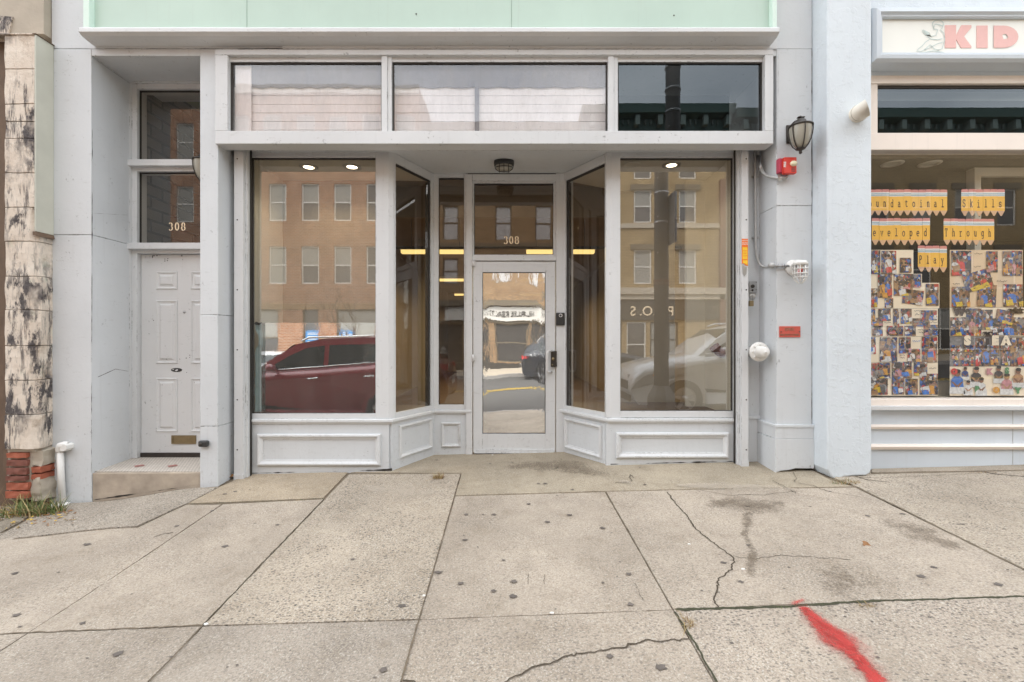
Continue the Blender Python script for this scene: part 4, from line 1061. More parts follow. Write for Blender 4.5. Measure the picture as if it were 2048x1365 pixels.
mb = MB(); mb.prism([(.92, .061), (xj, .061), (xj, yb0 + .35), (1.25, yb0 + .35), (.60, YD + .1)], 3.148, 3.18, 'xy'); part(mb, 'display_ceiling', 'int_ceil', shop)
mb = MB(); mb.prism([(.92, .061), (xj, .061), (xj, yb0 + .35), (.60, yb0 + .35), (.60, YD - .02)], .68, .715, 'xy'); part(mb, 'display_floor', 'int_floor', shop)
mb = MB(); mb.box(-2.5, 2.2, yb0 + .1, 13.5, .20, .215); part(mb, 'shop_floor', 'int_floor', shop)
mb = MB(); mb.box(-2.5, 2.2, yb0 + .42, 13.5, 3.3, 3.4); part(mb, 'shop_ceiling', 'int_brown', shop)
mb = MB(); mb.box(-2.56, -2.5, yb0 + .06, 13.5, .2, 3.4); part(mb, 'shop_side_wall', 'int_brown', shop)
mb = MB(); mb.box(2.2, 2.26, yb0 + .4, 13.5, .2, 3.4); part(mb, 'shop_side_wall', 'int_brown', shop)
mb = MB(); mb.box(-2.5, 2.2, 13.5, 13.6, .2, 3.4); part(mb, 'shop_back_wall', 'int_brown', shop)
mb = MB(); mb.box(-2.5, 2.2, YD + .7, YD + .78, 2.92, 3.3); part(mb, 'soffit_beam', 'int_brown', shop)
mb = MB(); mb.box(-1.75, -1.45, 4.2, 4.5, .215, 3.3); part(mb, 'shop_column', 'int_wall', shop)
mb = MB(); mb.tube([(-2.48, 1.6, 2.62), (2.18, 1.6, 2.62)], .018, 8); part(mb, 'ceiling_pipe', 'black', shop)

# ---- open joints and cracked caulk along the main seams
def gap(pts, y, w, nrm='y', seed=0):
    """dark irregular line on a wall; pts are (x, z) (nrm 'y') or (y, z) (nrm 'x')"""
    fine = []
    for a, b in zip(pts, pts[1:]):
        a, b = Vector(a), Vector(b); k_ = max(2, int((b - a).length / .025))
        for j in range(k_): fine.append(a.lerp(b, j / k_))
    fine.append(Vector(pts[-1])); ws = []
    for i, p in enumerate(fine):
        n_ = mnoise.noise(Vector((p.x * 3.1 + seed, p.y * 3.1, seed))) + .6 * mnoise.noise(Vector((p.x * 19, p.y * 19, seed + 3)))
        ws.append(max(.0004, w * (.35 + n_ * 1.3)))
    m_ = MB(); m_.ribbon(fine, ws, 0, (lambda a, b: (a, y, b)) if nrm == 'y' else (lambda a, b: (y, a, b)))
    part(m_, 'open_joint', 'gasket', shop, recalc=False)
gap([(xp1 + .004, T(100)), (xp1 + .004, T(287))], YF - .006, .007, seed=1)
gap([(xl1 + .012, Z(120, YF)), (xl1 + .003, Z(940, YF))], YF - .0035, .007, seed=2)
gap([(xr1 - .004, zTop), (xr1 - .004, zbs)], YF - .004, .006, seed=3)
gap([(xr0 + .012, Z(105, YF)), (xr0 + .012, Z(240, YF))], YF - .004, .005, seed=9)
gap([(S(436), T(98) + .003), (S(1545), T(98) + .003)], YF - .0135, .006, seed=4)
gap([(xl0, zTop + .001), (X(566, YF), zTop + .001)], YF - .003, .004, seed=5)
gap([(X(497, 0), zg(-2.46, 0) + .010), (-1.12, zg(-1.12, 0) + .008)], -.0015, .016, seed=6)
gap([(.92, zg(.92, 0) + .008), (X(1473, 0), zg(2.1, 0) + .006)], -.0015, .014, seed=7)
gap([(D(945), zd0 - .008), (D(1112), zd0 - .008)], YD - .034, .012, seed=8)
gap([(xl1 - .01, gl + .010), (xr0 * 0 + xp0, gr + .012)], YF + .004, .014, seed=10)
gap([(YF + .01, Z(115, YF)), (YA - .035, 3.90)], xl1 + .0015, .004, 'x', 11)
gap([(YF + .06, 1.1), (-.03, 1.16), (YA - .04, 1.13)], xl1 + .0015, .003, 'x', 12)
gap([(YF + .02, Z(430, -.2)), (YA - .04, Z(433, YA))], xl1 + .0015, .005, 'x', 13)
M['sign_white'] = m_plain('sign_white_face', (.80, .80, .74), .35, var=.03, scale=4)
M['sign_pink'] = m_plain('faded_red_vinyl', (.74, .43, .39), .4, var=.06)
M['sign_green'] = m_plain('faded_green_vinyl', (.56, .65, .62), .4, var=.05)
M['pen_pink'] = m_plain('card_pink', (.66, .25, .22), .5, var=.12, scale=60)
M['pen_blue'] = m_plain('card_blue', (.18, .36, .46), .5, var=.1)
M['pen_yellow'] = m_plain('card_yellow', (.88, .49, .06), .45, var=.08)
M['pen_wood'] = m_plain('card_wood', (.66, .40, .24), .5, var=.15, scale=30)
M['school_grey'] = m_plain('school_ceiling_grey', (.20, .185, .15), .8)
M['seam_green'] = m_plain('seam_green', (.22, .32, .26), .6)
M['ink'] = m_plain('brown_ink', (.06, .035, .025), .6)
M['poster_cream'] = m_plain('poster_cream', (.90, .78, .60), .5, var=.05, scale=8)
M['poster_tan'] = m_plain('poster_tan', (.74, .57, .39), .5, var=.06, scale=8)
M['glass_school'] = m_glass('nursery_glass', .045, (.96, .96, .95), wavy=.01, dirt=.006)
# ================================================================ MINT SIGN over the shop
YS = -.40
s = lambda u: X(u, YS); z = lambda v: Z(v, YS)
sg = thing('sign_board', 'long blank mint green sign board in a white frame above the grey shopfront', 'sign board', (s(860), YF, z(72)))
mb = MB(); mb.box(s(178), s(1545), YS + .05, YF, z(50), 5.5, 0)
part(mb, 'panel', 'mint', sg)
for u in (487, 1023):
    mb = MB(); mb.box(s(u) - .002, s(u) + .002, YS + .048, YS + .05, z(50), 5.5); part(mb, 'panel_seam', 'seam_green', sg)
for u, v in ((199, 52), (648, 53), (785, 52), (988, 51), (1024, 53), (1180, 50), (1510, 52), (830, 20), (1352, 23)):
    mb = MB(); mb.lathe([(0, YS + .046), (.006, YS + .046), (.006, YS + .05)], (s(u), 0, z(v)), 'y', 8); part(mb, 'screw', 'bronze', sg)
mb = MB(); a, b = s(161), s(1557)
prof = [(YF, z(57)), (YS - .012, z(57)), (YS - .02, z(60)), (YS - .02, z(67)), (YS + .01, z(71)), (YS + .05, z(72.5)), (YF, z(74))]
mb.prism(prof, a, b, 'yz'); part(mb, 'bottom_moulding', 'paint_trim', sg, .003)
for u0, u1 in ((166, 178), (1545, 1554)):
    mb = MB(); mb.box(s(u0), s(u1) if u0 < 1000 else s(u1), YS, YF, z(57), 5.5, 0); part(mb, 'side_strip', 'mint_lite', sg, .004)

# ================================================================ OLD STONE BUILDING (left)
YO = -.42
o = lambda u: X(u, YO); zo = lambda v: Z(v, YO)
old = thing('old_stone_building', 'weathered cream stone building with peeling black paint and broken brick base', 'building', (o(40), YO, -.1))
xe = xl0 - .006
courses = [70, 138, 208, 243, 277, 346, 415, 483, 553, 621, 692, 761, 830, 900]
rs = random.Random(4)
for i, (va, vb) in enumerate(zip(courses, courses[1:])):
    mb = MB(); x0, x1 = o(9), o(70 if vb < 480 else 61)
    t, bt = zo(va), zo(vb)
    if vb < 480: mb.box(x0, x1 - rs.uniform(.0, .006), YO + rs.uniform(0, .006), YF + .25, bt + .003, t - .002)
    else:
        xs1 = X(103, YF - .01); k = rs.uniform(-.012, .012)
        mb.prism([(x0, YO + rs.uniform(0, .006)), (x1 + k, YO), (x1 + .05 + k, YO + .035), (xs1, YF - .03), (xs1, .3), (x0, .3)], bt + .003, t - .002, 'xy')
    roughen(mb, 5, .006, 11.0); part(mb, 'stone_block', 'stone', old, .004)
mb = MB(); mb.box(o(10), o(66), YO + .02, YF + .2, zo(905), zo(72)); part(mb, 'mortar_core', 'stucco', old)
# rough stucco above
mb = MB(); xw0 = -9.0; zc = Z(68, -.33); n = 26
yq = -.33
mb.box(xw0, xe, yq, .4, zc, 8.0); part(mb, 'upper_wall', 'stucco', old)
mb = MB(); mb.prism([(X(-40, yq), Z(70, yq)), (X(18, yq), Z(72, yq)), (X(24, yq), Z(52, yq)), (X(28, yq), Z(36, yq)), (X(-40, yq), Z(30, yq))], yq - .012, yq, 'xz'); part(mb, 'plaster_patch', 'stone', old)
mb = MB(); mb.box(xw0, o(70), YO - .01, yq, zo(71), zo(67.5)); part(mb, 'ledge', 'stone', old, .006)
# flashing on the return of the pier
mb = MB(); xf = o(70)
mb.box(xf, xf + .012, YO - .005, YF - .004, zo(463), zo(70)); part(mb, 'metal_flashing', 'flash', old, .002)
mb = MB(); mb.hexa([(xf - .01, YO - .012, zo(70)), (xf + .02, YO - .012, zo(70)), (xf + .02, YF - .004, zo(70)), (xf - .01, YF - .004, zo(70)), (xf - .01, YO - .012, zo(68.5)), (xf + .02, YO - .012, zo(68.5)), (xf + .02, YF - .004, zo(68.5)), (xf - .01, YF - .004, zo(68.5))]); part(mb, 'flashing_cap', 'wood', old)
mb = MB(); mb.hexa([(xf - .012, YO - .008, zo(471)), (xf + .03, YO - .008, zo(473)), (xf + .02, YF - .004, zo(471)), (xf - .012, YF - .004, zo(471)), (xf - .012, YO - .008, zo(463.5)), (xf + .015, YO - .008, zo(463.5)), (xf + .012, YF - .004, zo(463.5)), (xf - .012, YF - .004, zo(463.5))]); part(mb, 'flashing_foot', 'wood', old)
# brick edge beside the grey pilaster and the brick base
mb = MB(); mb.box(X(98, YF), xe, YF - .02, .3, -.3, zo(440)); part(mb, 'brick_edge', 'redbrick', old)
M['brick_one'] = m_plain('base_brick', (.34, .10, .055), .85, var=.45, scale=9, bump=.7)
M['brick_sooty'] = m_plain('sooty_brick', (.19, .07, .05), .85, var=.6, scale=14, bump=.7)
for i, (va, vb) in enumerate([(907, 918), (921, 934), (937, 951), (953, 963), (967, 982), (984, 998)]):
    mb = MB(); lo, hi = o(10), o((50, 52, 51, 50, 54, 55)[i])
    mb.box(lo, hi, YO + rs.uniform(.0, .015), YF, zo(vb) + .003, zo(va) - .002); roughen(mb, 4, .007, 24.0); part(mb, 'brick', 'brick_sooty' if i in (1, 2, 3) else 'brick_one', old)
for va, vb in ((936, 949), (951, 962)):
    mb = MB(); mb.box(o(55), o(74), YO + .03, YF, zo(vb) + .003, zo(va) - .002); roughen(mb, 4, .007, 24.0); part(mb, 'brick', 'brick_one', old)
def rubble(pts, y0, m, name, amp=.02):
    mb = MB(); mb.prism(pts, y0, YF + .05, 'xz'); bmesh.ops.triangulate(mb.bm, faces=mb.bm.faces[:]); roughen(mb, 5, .014, 16.0); b = part(mb, name, m, old); return b
rubble([(o(8), zo(1003)), (o(56), zo(1003)), (o(54), zo(902)), (o(8), zo(900))], YO + .035, 'stucco', 'mortar_base')
rubble([(o(54), zo(935)), (o(74), zo(936)), (o(76), zo(905)), (o(55), zo(900))], YO + .04, 'stucco', 'mortar_lump')
rubble([(o(56), zo(1004)), (o(77), zo(1004)), (o(76), zo(975)), (o(72), zo(958)), (o(56), zo(962))], YO + .03, 'stucco', 'mortar_lump')
ye = YF - .03; oe = lambda u: min(X(u, ye), xe); ze = lambda v: Z(v, ye)
rubble([(oe(80), ze(1003)), (xe, ze(1003)), (xe, ze(905)), (oe(80), ze(905))], YF + .03, 'dark', 'broken_gap')
for (ua, va, ub, vb, m_) in ((86, 906, 103, 916, 'stucco'), (84, 920, 97, 930, 'brick_one'), (88, 933, 103, 944, 'brick_sooty'), (84, 947, 99, 957, 'stucco'), (90, 959, 103, 969, 'brick_one'), (82, 973, 103, 1003, 'stucco')):
    mb = MB(); mb.box(oe(ua), oe(ub), ye + rs.uniform(-.01, .02), YF + .05, ze(vb), ze(va)); roughen(mb, 4, .010, 20.0); part(mb, 'brick', m_, old)
# wall to the left of the pier: dark brick and an old board
mb = MB(); mb.box(xw0, o(8), YO + .09, .4, -1.2, zo(70)); part(mb, 'side_wall', 'wood', old)
mb = MB(); mb.box(o(-6), o(7), YO + .045, YO + .085, zo(960), zo(345)); part(mb, 'old_board', 'wood', old, .003)

# ================================================================ PALE BLUE BUILDING (right)
YB, YW = -.46, -.25
b_ = lambda u: X(u, YB); zb_ = lambda v: Z(v, YB); ww = lambda u: X(u, YW); wz = lambda v: Z(v, YW)
blue = thing('blue_nursery_building', 'pale blue stucco building with a cream framed shop window full of children\'s paper work', 'building', (3.0, YB, .2))
xb0 = xr1 + .004; xb1 = b_(1744)
mb = MB(); zz0 = zg(xb0, YB) + .015; zt = 8.6
prof = [(xb0, zz0 + .05), (xb0 + .03, zz0 - .01), (xb0 + .075, zz0 - .045), (xb0 + .11, zz0 - .04), (xb0 + .125, zz0 - .014), (xb0 + .2, zz0 - .004), (xb1 - .05, zz0 + .0), (xb1 - .012, zz0 + .02), (xb1, zz0 + .06), (xb1, zt), (xb0, zt)]
mb.prism(prof, YB, .4, 'xz'); part(mb, 'stucco_pillar', 'blue_paint', blue, .018, seg=3)
mb = MB(); mb.box(xb1, 8.6, YW - .02, .3, wz(155), 8.6); part(mb, 'frieze_wall', 'blue_paint', blue)
xg0 = ww(1752); xw1 = 6.2; xm = ww(2120)
f = MB()
f.box(xb1, xw1, YW - .03, YW + .08, wz(171), wz(155)); f.box(xb1, xw1, YW - .03, YW + .12, wz(303), wz(269)); f.box(xb1, xg0, YW - .02, YW + .08, wz(269), wz(171))
f.box(xb1, xw1, YW - .05, YW + .10, wz(812), wz(797)); f.box(xm, xm + .07, YW - .03, YW + .08, wz(797), wz(303)); f.box(xm, xm + .07, YW - .03, YW + .08, wz(269), wz(171)); f.box(xw1, xw1 + .08, YW - .03, YW + .08, wz(812), wz(155))
f.box(xb1, xw1, YW + .0, YW + .06, wz(177), wz(171), 1)
wn = part(f, 'shop_window', ['cream', 'gasket'], blue, .005)
g = MB(); g.face([(xg0, YW + .01, wz(269)), (xw1, YW + .01, wz(269)), (xw1, YW + .01, wz(177)), (xg0, YW + .01, wz(177))]); part(g, 'transom_pane', 'glass_sky', wn, recalc=False)
g = MB(); g.face([(xb1, YW + .01, wz(797)), (xw1, YW + .01, wz(797)), (xw1, YW + .01, wz(303)), (xb1, YW + .01, wz(303))]); part(g, 'pane', 'glass_school', wn, recalc=False)
mb = MB(); gb = zg(3.5, YW)
mb.box(xb1, 8.6, YW - .02, .3, gb - .03, wz(812)); part(mb, 'window_board', 'blue_board', blue)
k = MB()
k.prism([(YW - .02, wz(810)), (YW - .085, wz(810)), (YW - .085, wz(818)), (YW - .02, wz(820))], xb1, 8.6, 'yz'); part(k, 'window_sill', 'paint_trim', blue, .003)
for v0, v1 in ((848, 857.5), (887, 898)):
    k = MB(); c0, c1 = wz(v1), wz(v0); k.prism([(YW - .02, c1), (YW - .045, c1 - .003), (YW - .055, (c0 + c1) / 2 + .005), (YW - .045, c0 + .006), (YW - .03, c0), (YW - .02, c0)], xb1, 8.6, 'yz'); part(k, 'moulding_strip', 'cream', blue)
k = MB(); k.box(ww(2020), ww(2020) + .003, YW - .022, YW - .02, gb, wz(820)); part(k, 'board_seam', 'conduit', blue)
# inside: dark ceiling, side mullion, window seat
mb = MB(); mb.box(xb1, 8.4, YW + .08, 3.2, wz(310), wz(300), 0); part(mb, 'school_ceiling', 'school_grey', blue)
mb = MB(); mb.box(xb1, 8.4, YW + .08, .2, wz(800) - .1, wz(796), 0); mb.box(xb1, 8.4, YW + .16, .18, wz(796), wz(768), 0); part(mb, 'window_seat', 'int_wall', blue)
mb = MB(); mb.box(xb1 - .02, xb1, YW + .08, 3.2, .2, 3.4); mb.box(xb1, 8.4, 3.2, 3.3, .2, 3.4); mb.box(8.4, 8.45, -.1, 3.3, .2, 3.4); part(mb, 'school_wall', 'int_dark', blue)
mb = MB(); mb.box(xb1, 8.4, .18, 3.2, .2, .22); part(mb, 'school_floor', 'int_floor', blue)
mb = MB(); mb.box(xb1, 8.4, .1, .12, wz(269), wz(160)); mb.box(xb1, 8.4, YW + .08, .12, wz(303) , wz(296)); part(mb, 'transom_void', 'int_dark', blue)

mb = MB(); mb.box(ww(2012), ww(2012) + .06, .02, .10, wz(768), wz(312)); mb.box(ww(2012) + .06, 8.3, .02, .06, wz(330), wz(312)); part(mb, 'inner_frame', 'int_wall2', blue)
# ---- sign with KID
YK = -.43
s = lambda u: X(u, YK); z = lambda v: Z(v, YK)
kid = thing('shop_sign', 'white framed shop sign with faded red capitals and a line drawing of a reading child', 'sign', (s(1900), YW, z(120)))
mb = MB(); mb.box(s(1768), 6.0, YK + .05, YW - .02, z(107), z(27)); part(mb, 'panel', 'sign_white', kid)
x0, x1 = s(1750), 6.1
P = lambda a, b, n: (a, YK + .05 - n, b)
k = MB()
prof = [(0, -.13), (0, .02), (.02, .045), (.05, .05), (.065, .03), (.078, .03), (.085, .004)]
rings = [k.vs([P(x0 + o_, z(121) + o_, h), P(x1 - o_, z(121) + o_, h), P(x1 - o_, z(11) - o_, h), P(x0 + o_, z(11) - o_, h)]) for o_, h in prof]
for A, B in zip(rings, rings[1:]):
    for i in range(4): k.bm.faces.new([A[i], A[(i + 1) % 4], B[(i + 1) % 4], B[i]])
part(k, 'frame', 'blue_board', kid)
yk = YK + .05
def poly_letter(polys, u0, name):
    k = MB()
    for pl in polys: k.prism([(s(u0 + a), z(b)) for a, b in pl], yk - .004, yk + .001, 'xz')
    part(k, name, 'sign_pink', kid)
poly_letter([[(0, 43), (22, 43), (22, 89), (0, 89)], [(22, 64), (33, 43), (53, 43), (53, 48), (38, 66), (53, 86), (53, 89), (32, 89), (22, 71)]], 1901, 'letter')
poly_letter([[(0, 44), (22, 44), (22, 89), (0, 89)]], 1965, 'letter')
dpts = [(0, 44), (20, 44)] + [(20 + 30 * math.sin(math.radians(t)), 66.5 - 22.5 * math.cos(math.radians(t))) for t in range(0, 181, 15)] + [(0, 89)]
k = MB(); outer = [(s(1999 + a), z(b)) for a, b in dpts]
hole = [(s(2022 + 6 * math.cos(t * .7)), z(66.5 - 6 * math.sin(t * .7))) for t in range(9)]
vsn, esn, fsn, *_ = delaunay_2d_cdt([Vector(p) for p in outer] + [Vector(p) for p in hole], [(i, (i + 1) % len(outer)) for i in range(len(outer))] + [(len(outer) + i, len(outer) + (i + 1) % 9) for i in range(9)], [], 5, 1e-6)
hv = Vector((s(2022), z(66.5)))
for f_ in fsn:
    c = sum((Vector(vsn[i]) for i in f_), Vector((0, 0))) / len(f_)
    if (c - hv).length < .018: continue
    k.face([(vsn[i].x, yk - .004, vsn[i].y) for i in f_])
part(k, 'letter', 'sign_pink', kid, recalc=False)
k = MB(); line = lambda pts, w=.0065: k.ribbon([(s(1840 + a * .306 + .0), z(31.5 + b * .227)) for a, b in pts], w, 0, lambda p, q_: (p, yk - .003, q_))
e = lambda cx, cy, rx, ry, a0, a1, n=14: [(cx + rx * math.cos(math.radians(a0 + (a1 - a0) * i / n)), cy - ry * math.sin(math.radians(a0 + (a1 - a0) * i / n))) for i in range(n + 1)]
line(e(152, 40, 36, 36, -30, 205)); line([(118, 58), (122, 66), (130, 62), (128, 48), (140, 40), (160, 46), (184, 58)]); line([(122, 66), (126, 88), (142, 86), (150, 92)])
line([(184, 58), (178, 80), (168, 92), (190, 120), (198, 180), (180, 260), (150, 275)]); line([(150, 92), (140, 140), (112, 150), (80, 140)]); line([(80, 150), (110, 175), (150, 180), (180, 170)]); line([(52, 92), (95, 120), (108, 150), (70, 135), (50, 110), (52, 92)], .007); line([(60, 105), (88, 128), (98, 145), (70, 128)], .010)
line([(100, 175), (70, 200), (48, 235), (20, 265), (12, 280), (40, 285), (62, 270), (100, 225)]); line([(62, 272), (100, 250), (150, 215), (185, 200)]); line([(100, 225), (128, 262), (160, 275)]); line([(8, 300), (60, 292), (120, 280), (180, 290), (200, 298)])
part(k, 'reader_drawing', 'sign_green', kid, recalc=False)

# ---- paper pencils and collages in the window
YP = YW + .045
s = lambda u: X(u, YP); z = lambda v: Z(v, YP)
rp = random.Random(9)
def pencil(u0, v0, v1, ch, label):
    jit = rp.uniform(-.5, .5); v0 += jit; v1 += jit; a, b = s(u0 + .12), s(u0 + 14.4); H = (z(v0) - z(v1)); W = b - a; zt = z(v0)
    t = thing('paper_pencil', label, 'paper pencil', ((a + b) / 2, YP, z(v1)), 'paper pencils spelling words in the nursery window')
    k = MB(); y = YP + rp.uniform(0, .002)
    def band(f0, f1, m, e0=0, e1=0): k.prism([(a + e1, zt - f1 * H), (b - e1, zt - f1 * H), (b - e0, zt - f0 * H), (a + e0, zt - f0 * H)], y, y + .0015, 'xz', m)
    band(0, .028, 0, .005, .001); band(.028, .105, 0, .001, .0); band(.105, .155, 1); band(.155, .18, 2); band(.18, .205, 1); band(.205, .235, 2); band(.235, .26, 1)
    band(.26, .80, 3); band(.80, .985, 4, 0, W * .40); band(.985, 1.02, 5, W * .40, W * .46)
    part(k, 'card', ['pen_pink', 'white', 'pen_blue', 'pen_yellow', 'pen_wood', 'black'], t, recalc=True)
    k = MB(); h = H * .30
    stroke(k, ch, lambda p, q_: (a + W * .14 + p * h * .62, y - .0012, zt - .66 * H + q_ * h * .95), .125, 0)
    part(k, 'letter', 'ink', t, recalc=False)
ordn = ['first', 'second', 'third', 'fourth', 'fifth', 'sixth', 'seventh', 'eighth', 'ninth', 'tenth', 'eleventh']
def word(txt, u0, v0, v1, shown):
    for i, ch in enumerate(txt): pencil(u0 + 14.5 * i, v0, v1, ch, 'yellow paper pencil with letter %s, %s card of the word %s' % (ch, ordn[i], shown))
word('oundatoinal', 1894.9 - 14.5 * 11, 379.5, 432, 'oundatoinal'); word('Skills', 1923, 379, 433, 'Skills'); word('eveloped', 1860 - 14.5 * 8, 437, 491, 'eveloped'); word('Through', 1887.5, 438, 491, 'Through'); word('Play', 1836, 492, 545, 'Play')

PAL = {'skin1': (.24, .12, .07), 'skin2': (.42, .24, .15), 'hair': (.03, .022, .02), 'blue': (.05, .18, .55), 'navy': (.04, .07, .22), 'red': (.58, .06, .05), 'orange': (.74, .32, .06), 'paper': (.80, .78, .74), 'grey': (.24, .23, .23), 'wood': (.36, .22, .12), 'pink': (.55, .26, .28), 'yellow': (.65, .45, .06), 'green': (.10, .26, .12), 'dk': (.06, .05, .05)}
for n_, c in PAL.items(): M['ph_' + n_] = m_plain('print_' + n_, c, .35, var=.6, scale=45, bump=.0)
def m_busy():
    t = NT('busy_print'); v = t.coords(); vo = t.n('TexVoronoi'); t.link(t.coords(scale=(1, 1, .8)), vo.inputs['Vector']); vo.inputs['Scale'].default_value = 46
    sp = t.n('SeparateColor'); t.link(vo.outputs['Color'], sp.inputs[0])
    c = t.ramp(sp.outputs[0], [(0, PAL['dk']), (.18, PAL['wood']), (.3, PAL['skin2']), (.42, PAL['navy']), (.54, PAL['skin1']), (.66, PAL['grey']), (.76, PAL['red']), (.84, PAL['blue']), (.92, PAL['paper'])], 'CONSTANT')
    n = t.noise(v, 30, 6, .75); c = t.mix(t.ramp(n, [(.35, 0), (.65, 1)]), t.mix(1.0, c, (.45, .42, .42), 'MULTIPLY'), c)
    t.bsdf(c, .35); return t.m
M['ph_busy'] = m_busy(); PAL['busy'] = None
PK = [k_ for k_ in PAL if k_ != 'busy'] + ['busy']; PM = ['ph_' + n_ for n_ in PK]; PI = {n_: i for i, n_ in enumerate(PK)}
def photo(parent, u0, v0, u1, v1, seed, ang=0.0):
    """a snapshot of children at work, told by its larger shapes"""
    r = random.Random(seed); k = MB(); cx, cy = (u0 + u1) / 2, (v0 + v1) / 2; w_, h_ = u1 - u0, v1 - v0; ca, sa = math.cos(ang), math.sin(ang); lay = [0]
    def P(a, b): return (s(cx + (a - .5) * w_ * ca - (b - .5) * h_ * sa), YPp - .0012 - lay[0] * .0003, z(cy + (a - .5) * w_ * sa + (b - .5) * h_ * ca))
    def poly(pts, m): lay[0] += 1; k.face([P(min(1, max(0, a)), min(1, max(0, b))) for a, b in pts], PI[m])
    def ell(a, b, ra, rb, m): poly([(a + ra * math.cos(t * .6283), b + rb * math.sin(t * .6283)) for t in range(10)], m)
    YPp = YP + .004 - (seed % 5) * .0003
    poly([(0, 0), (1, 0), (1, 1), (0, 1)], 'busy')
    for _ in range(2):
        a, b = r.random(), r.random() * .7; poly([(a - r.uniform(.05, .3), b), (a + r.uniform(.05, .3), b + r.uniform(-.05, .1)), (a + r.uniform(.02, .25), b + r.uniform(.1, .4)), (a - r.uniform(.05, .2), b + r.uniform(.1, .35))], r.choice(('wood', 'grey', 'dk', 'busy')))
    for _ in range(r.choice((1, 2, 2, 3))):
        a, b = r.uniform(.15, .85), r.uniform(.25, .5); q_ = r.uniform(.8, 1.3) * min(1, h_ / w_) ; sh = r.choice(('blue', 'blue', 'navy', 'red', 'paper', 'dk', 'pink', 'orange', 'grey'))
        poly([(a - .20 * q_, b + .5), (a - .17 * q_, b + .16), (a - .06 * q_, b + .1), (a + .06 * q_, b + .1), (a + .17 * q_, b + .16), (a + .20 * q_, b + .5)], sh)
        sk = r.choice(('skin1', 'skin1', 'skin2')); ell(a, b, .085 * q_, .11, sk); ell(a + .005, b - .05, .088 * q_, .075, 'hair')
        poly([(a - .17 * q_, b + .25), (a - .1 * q_, b + .22), (a + .02, b + .44), (a - .04, b + .48)], sk)
    for _ in range(2):
        a, b = r.random(), r.uniform(.6, 1); poly([(a - .2, b), (a + .15, b - r.uniform(.0, .1)), (a + .22, b + .2), (a - .15, b + .25)], r.choice(('paper', 'red', 'blue', 'yellow', 'orange', 'wood', 'paper', 'pink')))
    for _ in range(12):
        a, b = r.random(), r.random(); ell(a, b, r.uniform(.015, .05), r.uniform(.012, .04), r.choice(PK[:-1]))
    part(k, 'photo', PM, parent, recalc=False)
def poster(u0, v0, u1, v1, label, photos, cream='poster_cream', outline=None):
    t = thing('collage_poster', label, 'poster', (s((u0 + u1) / 2), YP, z(v1)), 'photo collage posters in the nursery window')
    k = MB(); k.prism([(s(a), z(b)) for a, b in (outline or [(u0, v1), (u1, v1), (u1, v0), (u0, v0)])], YP + .006, YP + .008, 'xz'); part(k, 'sheet', cream, t)
    for i, p in enumerate(photos): photo(t, *p[:4], seed=int(u0 * 7 + v0 * 13 + i), ang=p[4] if len(p) > 4 else 0)
    return t
def scrawl(t, u, v, w_, seed, m='ink', amp=2.0, wd=.004):
    r = random.Random(seed); k = MB(); n = int(w_ / 1.4); pts = [(s(u + w_ * i / n), z(v + amp * (r.random() - .5) * 2 * (1 if i % 2 else .6))) for i in range(n + 1)]
    k.ribbon(pts, wd, 0, lambda p, q_: (p, YP - .004, q_)); part(k, 'handwriting', m, t, recalc=False)
def letters(t, txt, u, v, size, m, adv=None, bold=0.01):
    me = text_mesh(txt, size, 0, 'LEFT', bold); k = MB(); k.addmesh(me, Matrix.Translation((s(u), YP - .004, z(v))) @ TXT_FRONT); bpy.data.meshes.remove(me); part(k, 'lettering', m, t, recalc=False)
PX = (YP - CAMY) / F
poster(1740, 500, 1828, 549, 'top left collage sheet with three snapshots, left of the word Play', [(1740, 501, 1761, 548), (1763, 502, 1793, 548), (1800, 516, 1823, 546)])
t = poster(1740, 548, 1880, 617, 'stepped collage sheet with six snapshots, second down on the left', [(1756, 549, 1784, 596), (1788, 549, 1826, 592), (1826, 549, 1843, 576), (1852, 568, 1878, 612), (1806, 580, 1847, 609, .12), (1740, 577, 1755, 615), (1770, 597, 1787, 616)], outline=[(1740, 617), (1880, 617), (1880, 566), (1845, 566), (1845, 548), (1740, 548)])
t = poster(1740, 617.5, 1877, 673, 'collage sheet of small crowded snapshots with green band, middle left', [(1740, 618, 1751, 650), (1757, 618, 1782, 642), (1740, 636, 1766, 655), (1787, 618, 1799, 652), (1802, 618, 1824, 648), (1842, 621, 1874, 641), (1825, 637, 1860, 653), (1745, 652, 1766, 672), (1774, 652, 1807, 672), (1809, 652, 1832, 672), (1848, 650, 1876, 672)])
scrawl(t, 1828, 622, 12, 1); scrawl(t, 1829, 629, 9, 2); scrawl(t, 1835, 660, 10, 3); scrawl(t, 1837, 666, 9, 4); scrawl(t, 1768, 645, 13, 5); scrawl(t, 1860, 645, 14, 6)
t = poster(1740, 673.5, 1877, 725, 'collage sheet of children drawing on white paper, fourth down on the left', [(1740, 675, 1752, 709), (1760, 675, 1795, 724), (1798, 675, 1822, 707), (1815, 698, 1841, 724), (1844, 674, 1875, 725)])
scrawl(t, 1824, 684, 16, 7, 'ph_blue', 4); scrawl(t, 1799, 711, 10, 8); scrawl(t, 1800, 716, 9, 9)
t = poster(1740, 725.5, 1877, 792, 'lowest collage sheet on the left, above the window seat', [(1740, 727, 1754, 755), (1755, 726, 1781, 757), (1784, 724, 1824, 757), (1828, 724, 1855, 752), (1740, 750, 1776, 790), (1784, 755, 1809, 790), (1811, 758, 1836, 790), (1840, 748, 1876, 790)])
scrawl(t, 1857, 737, 15, 10); scrawl(t, 1758, 788, 17, 11)
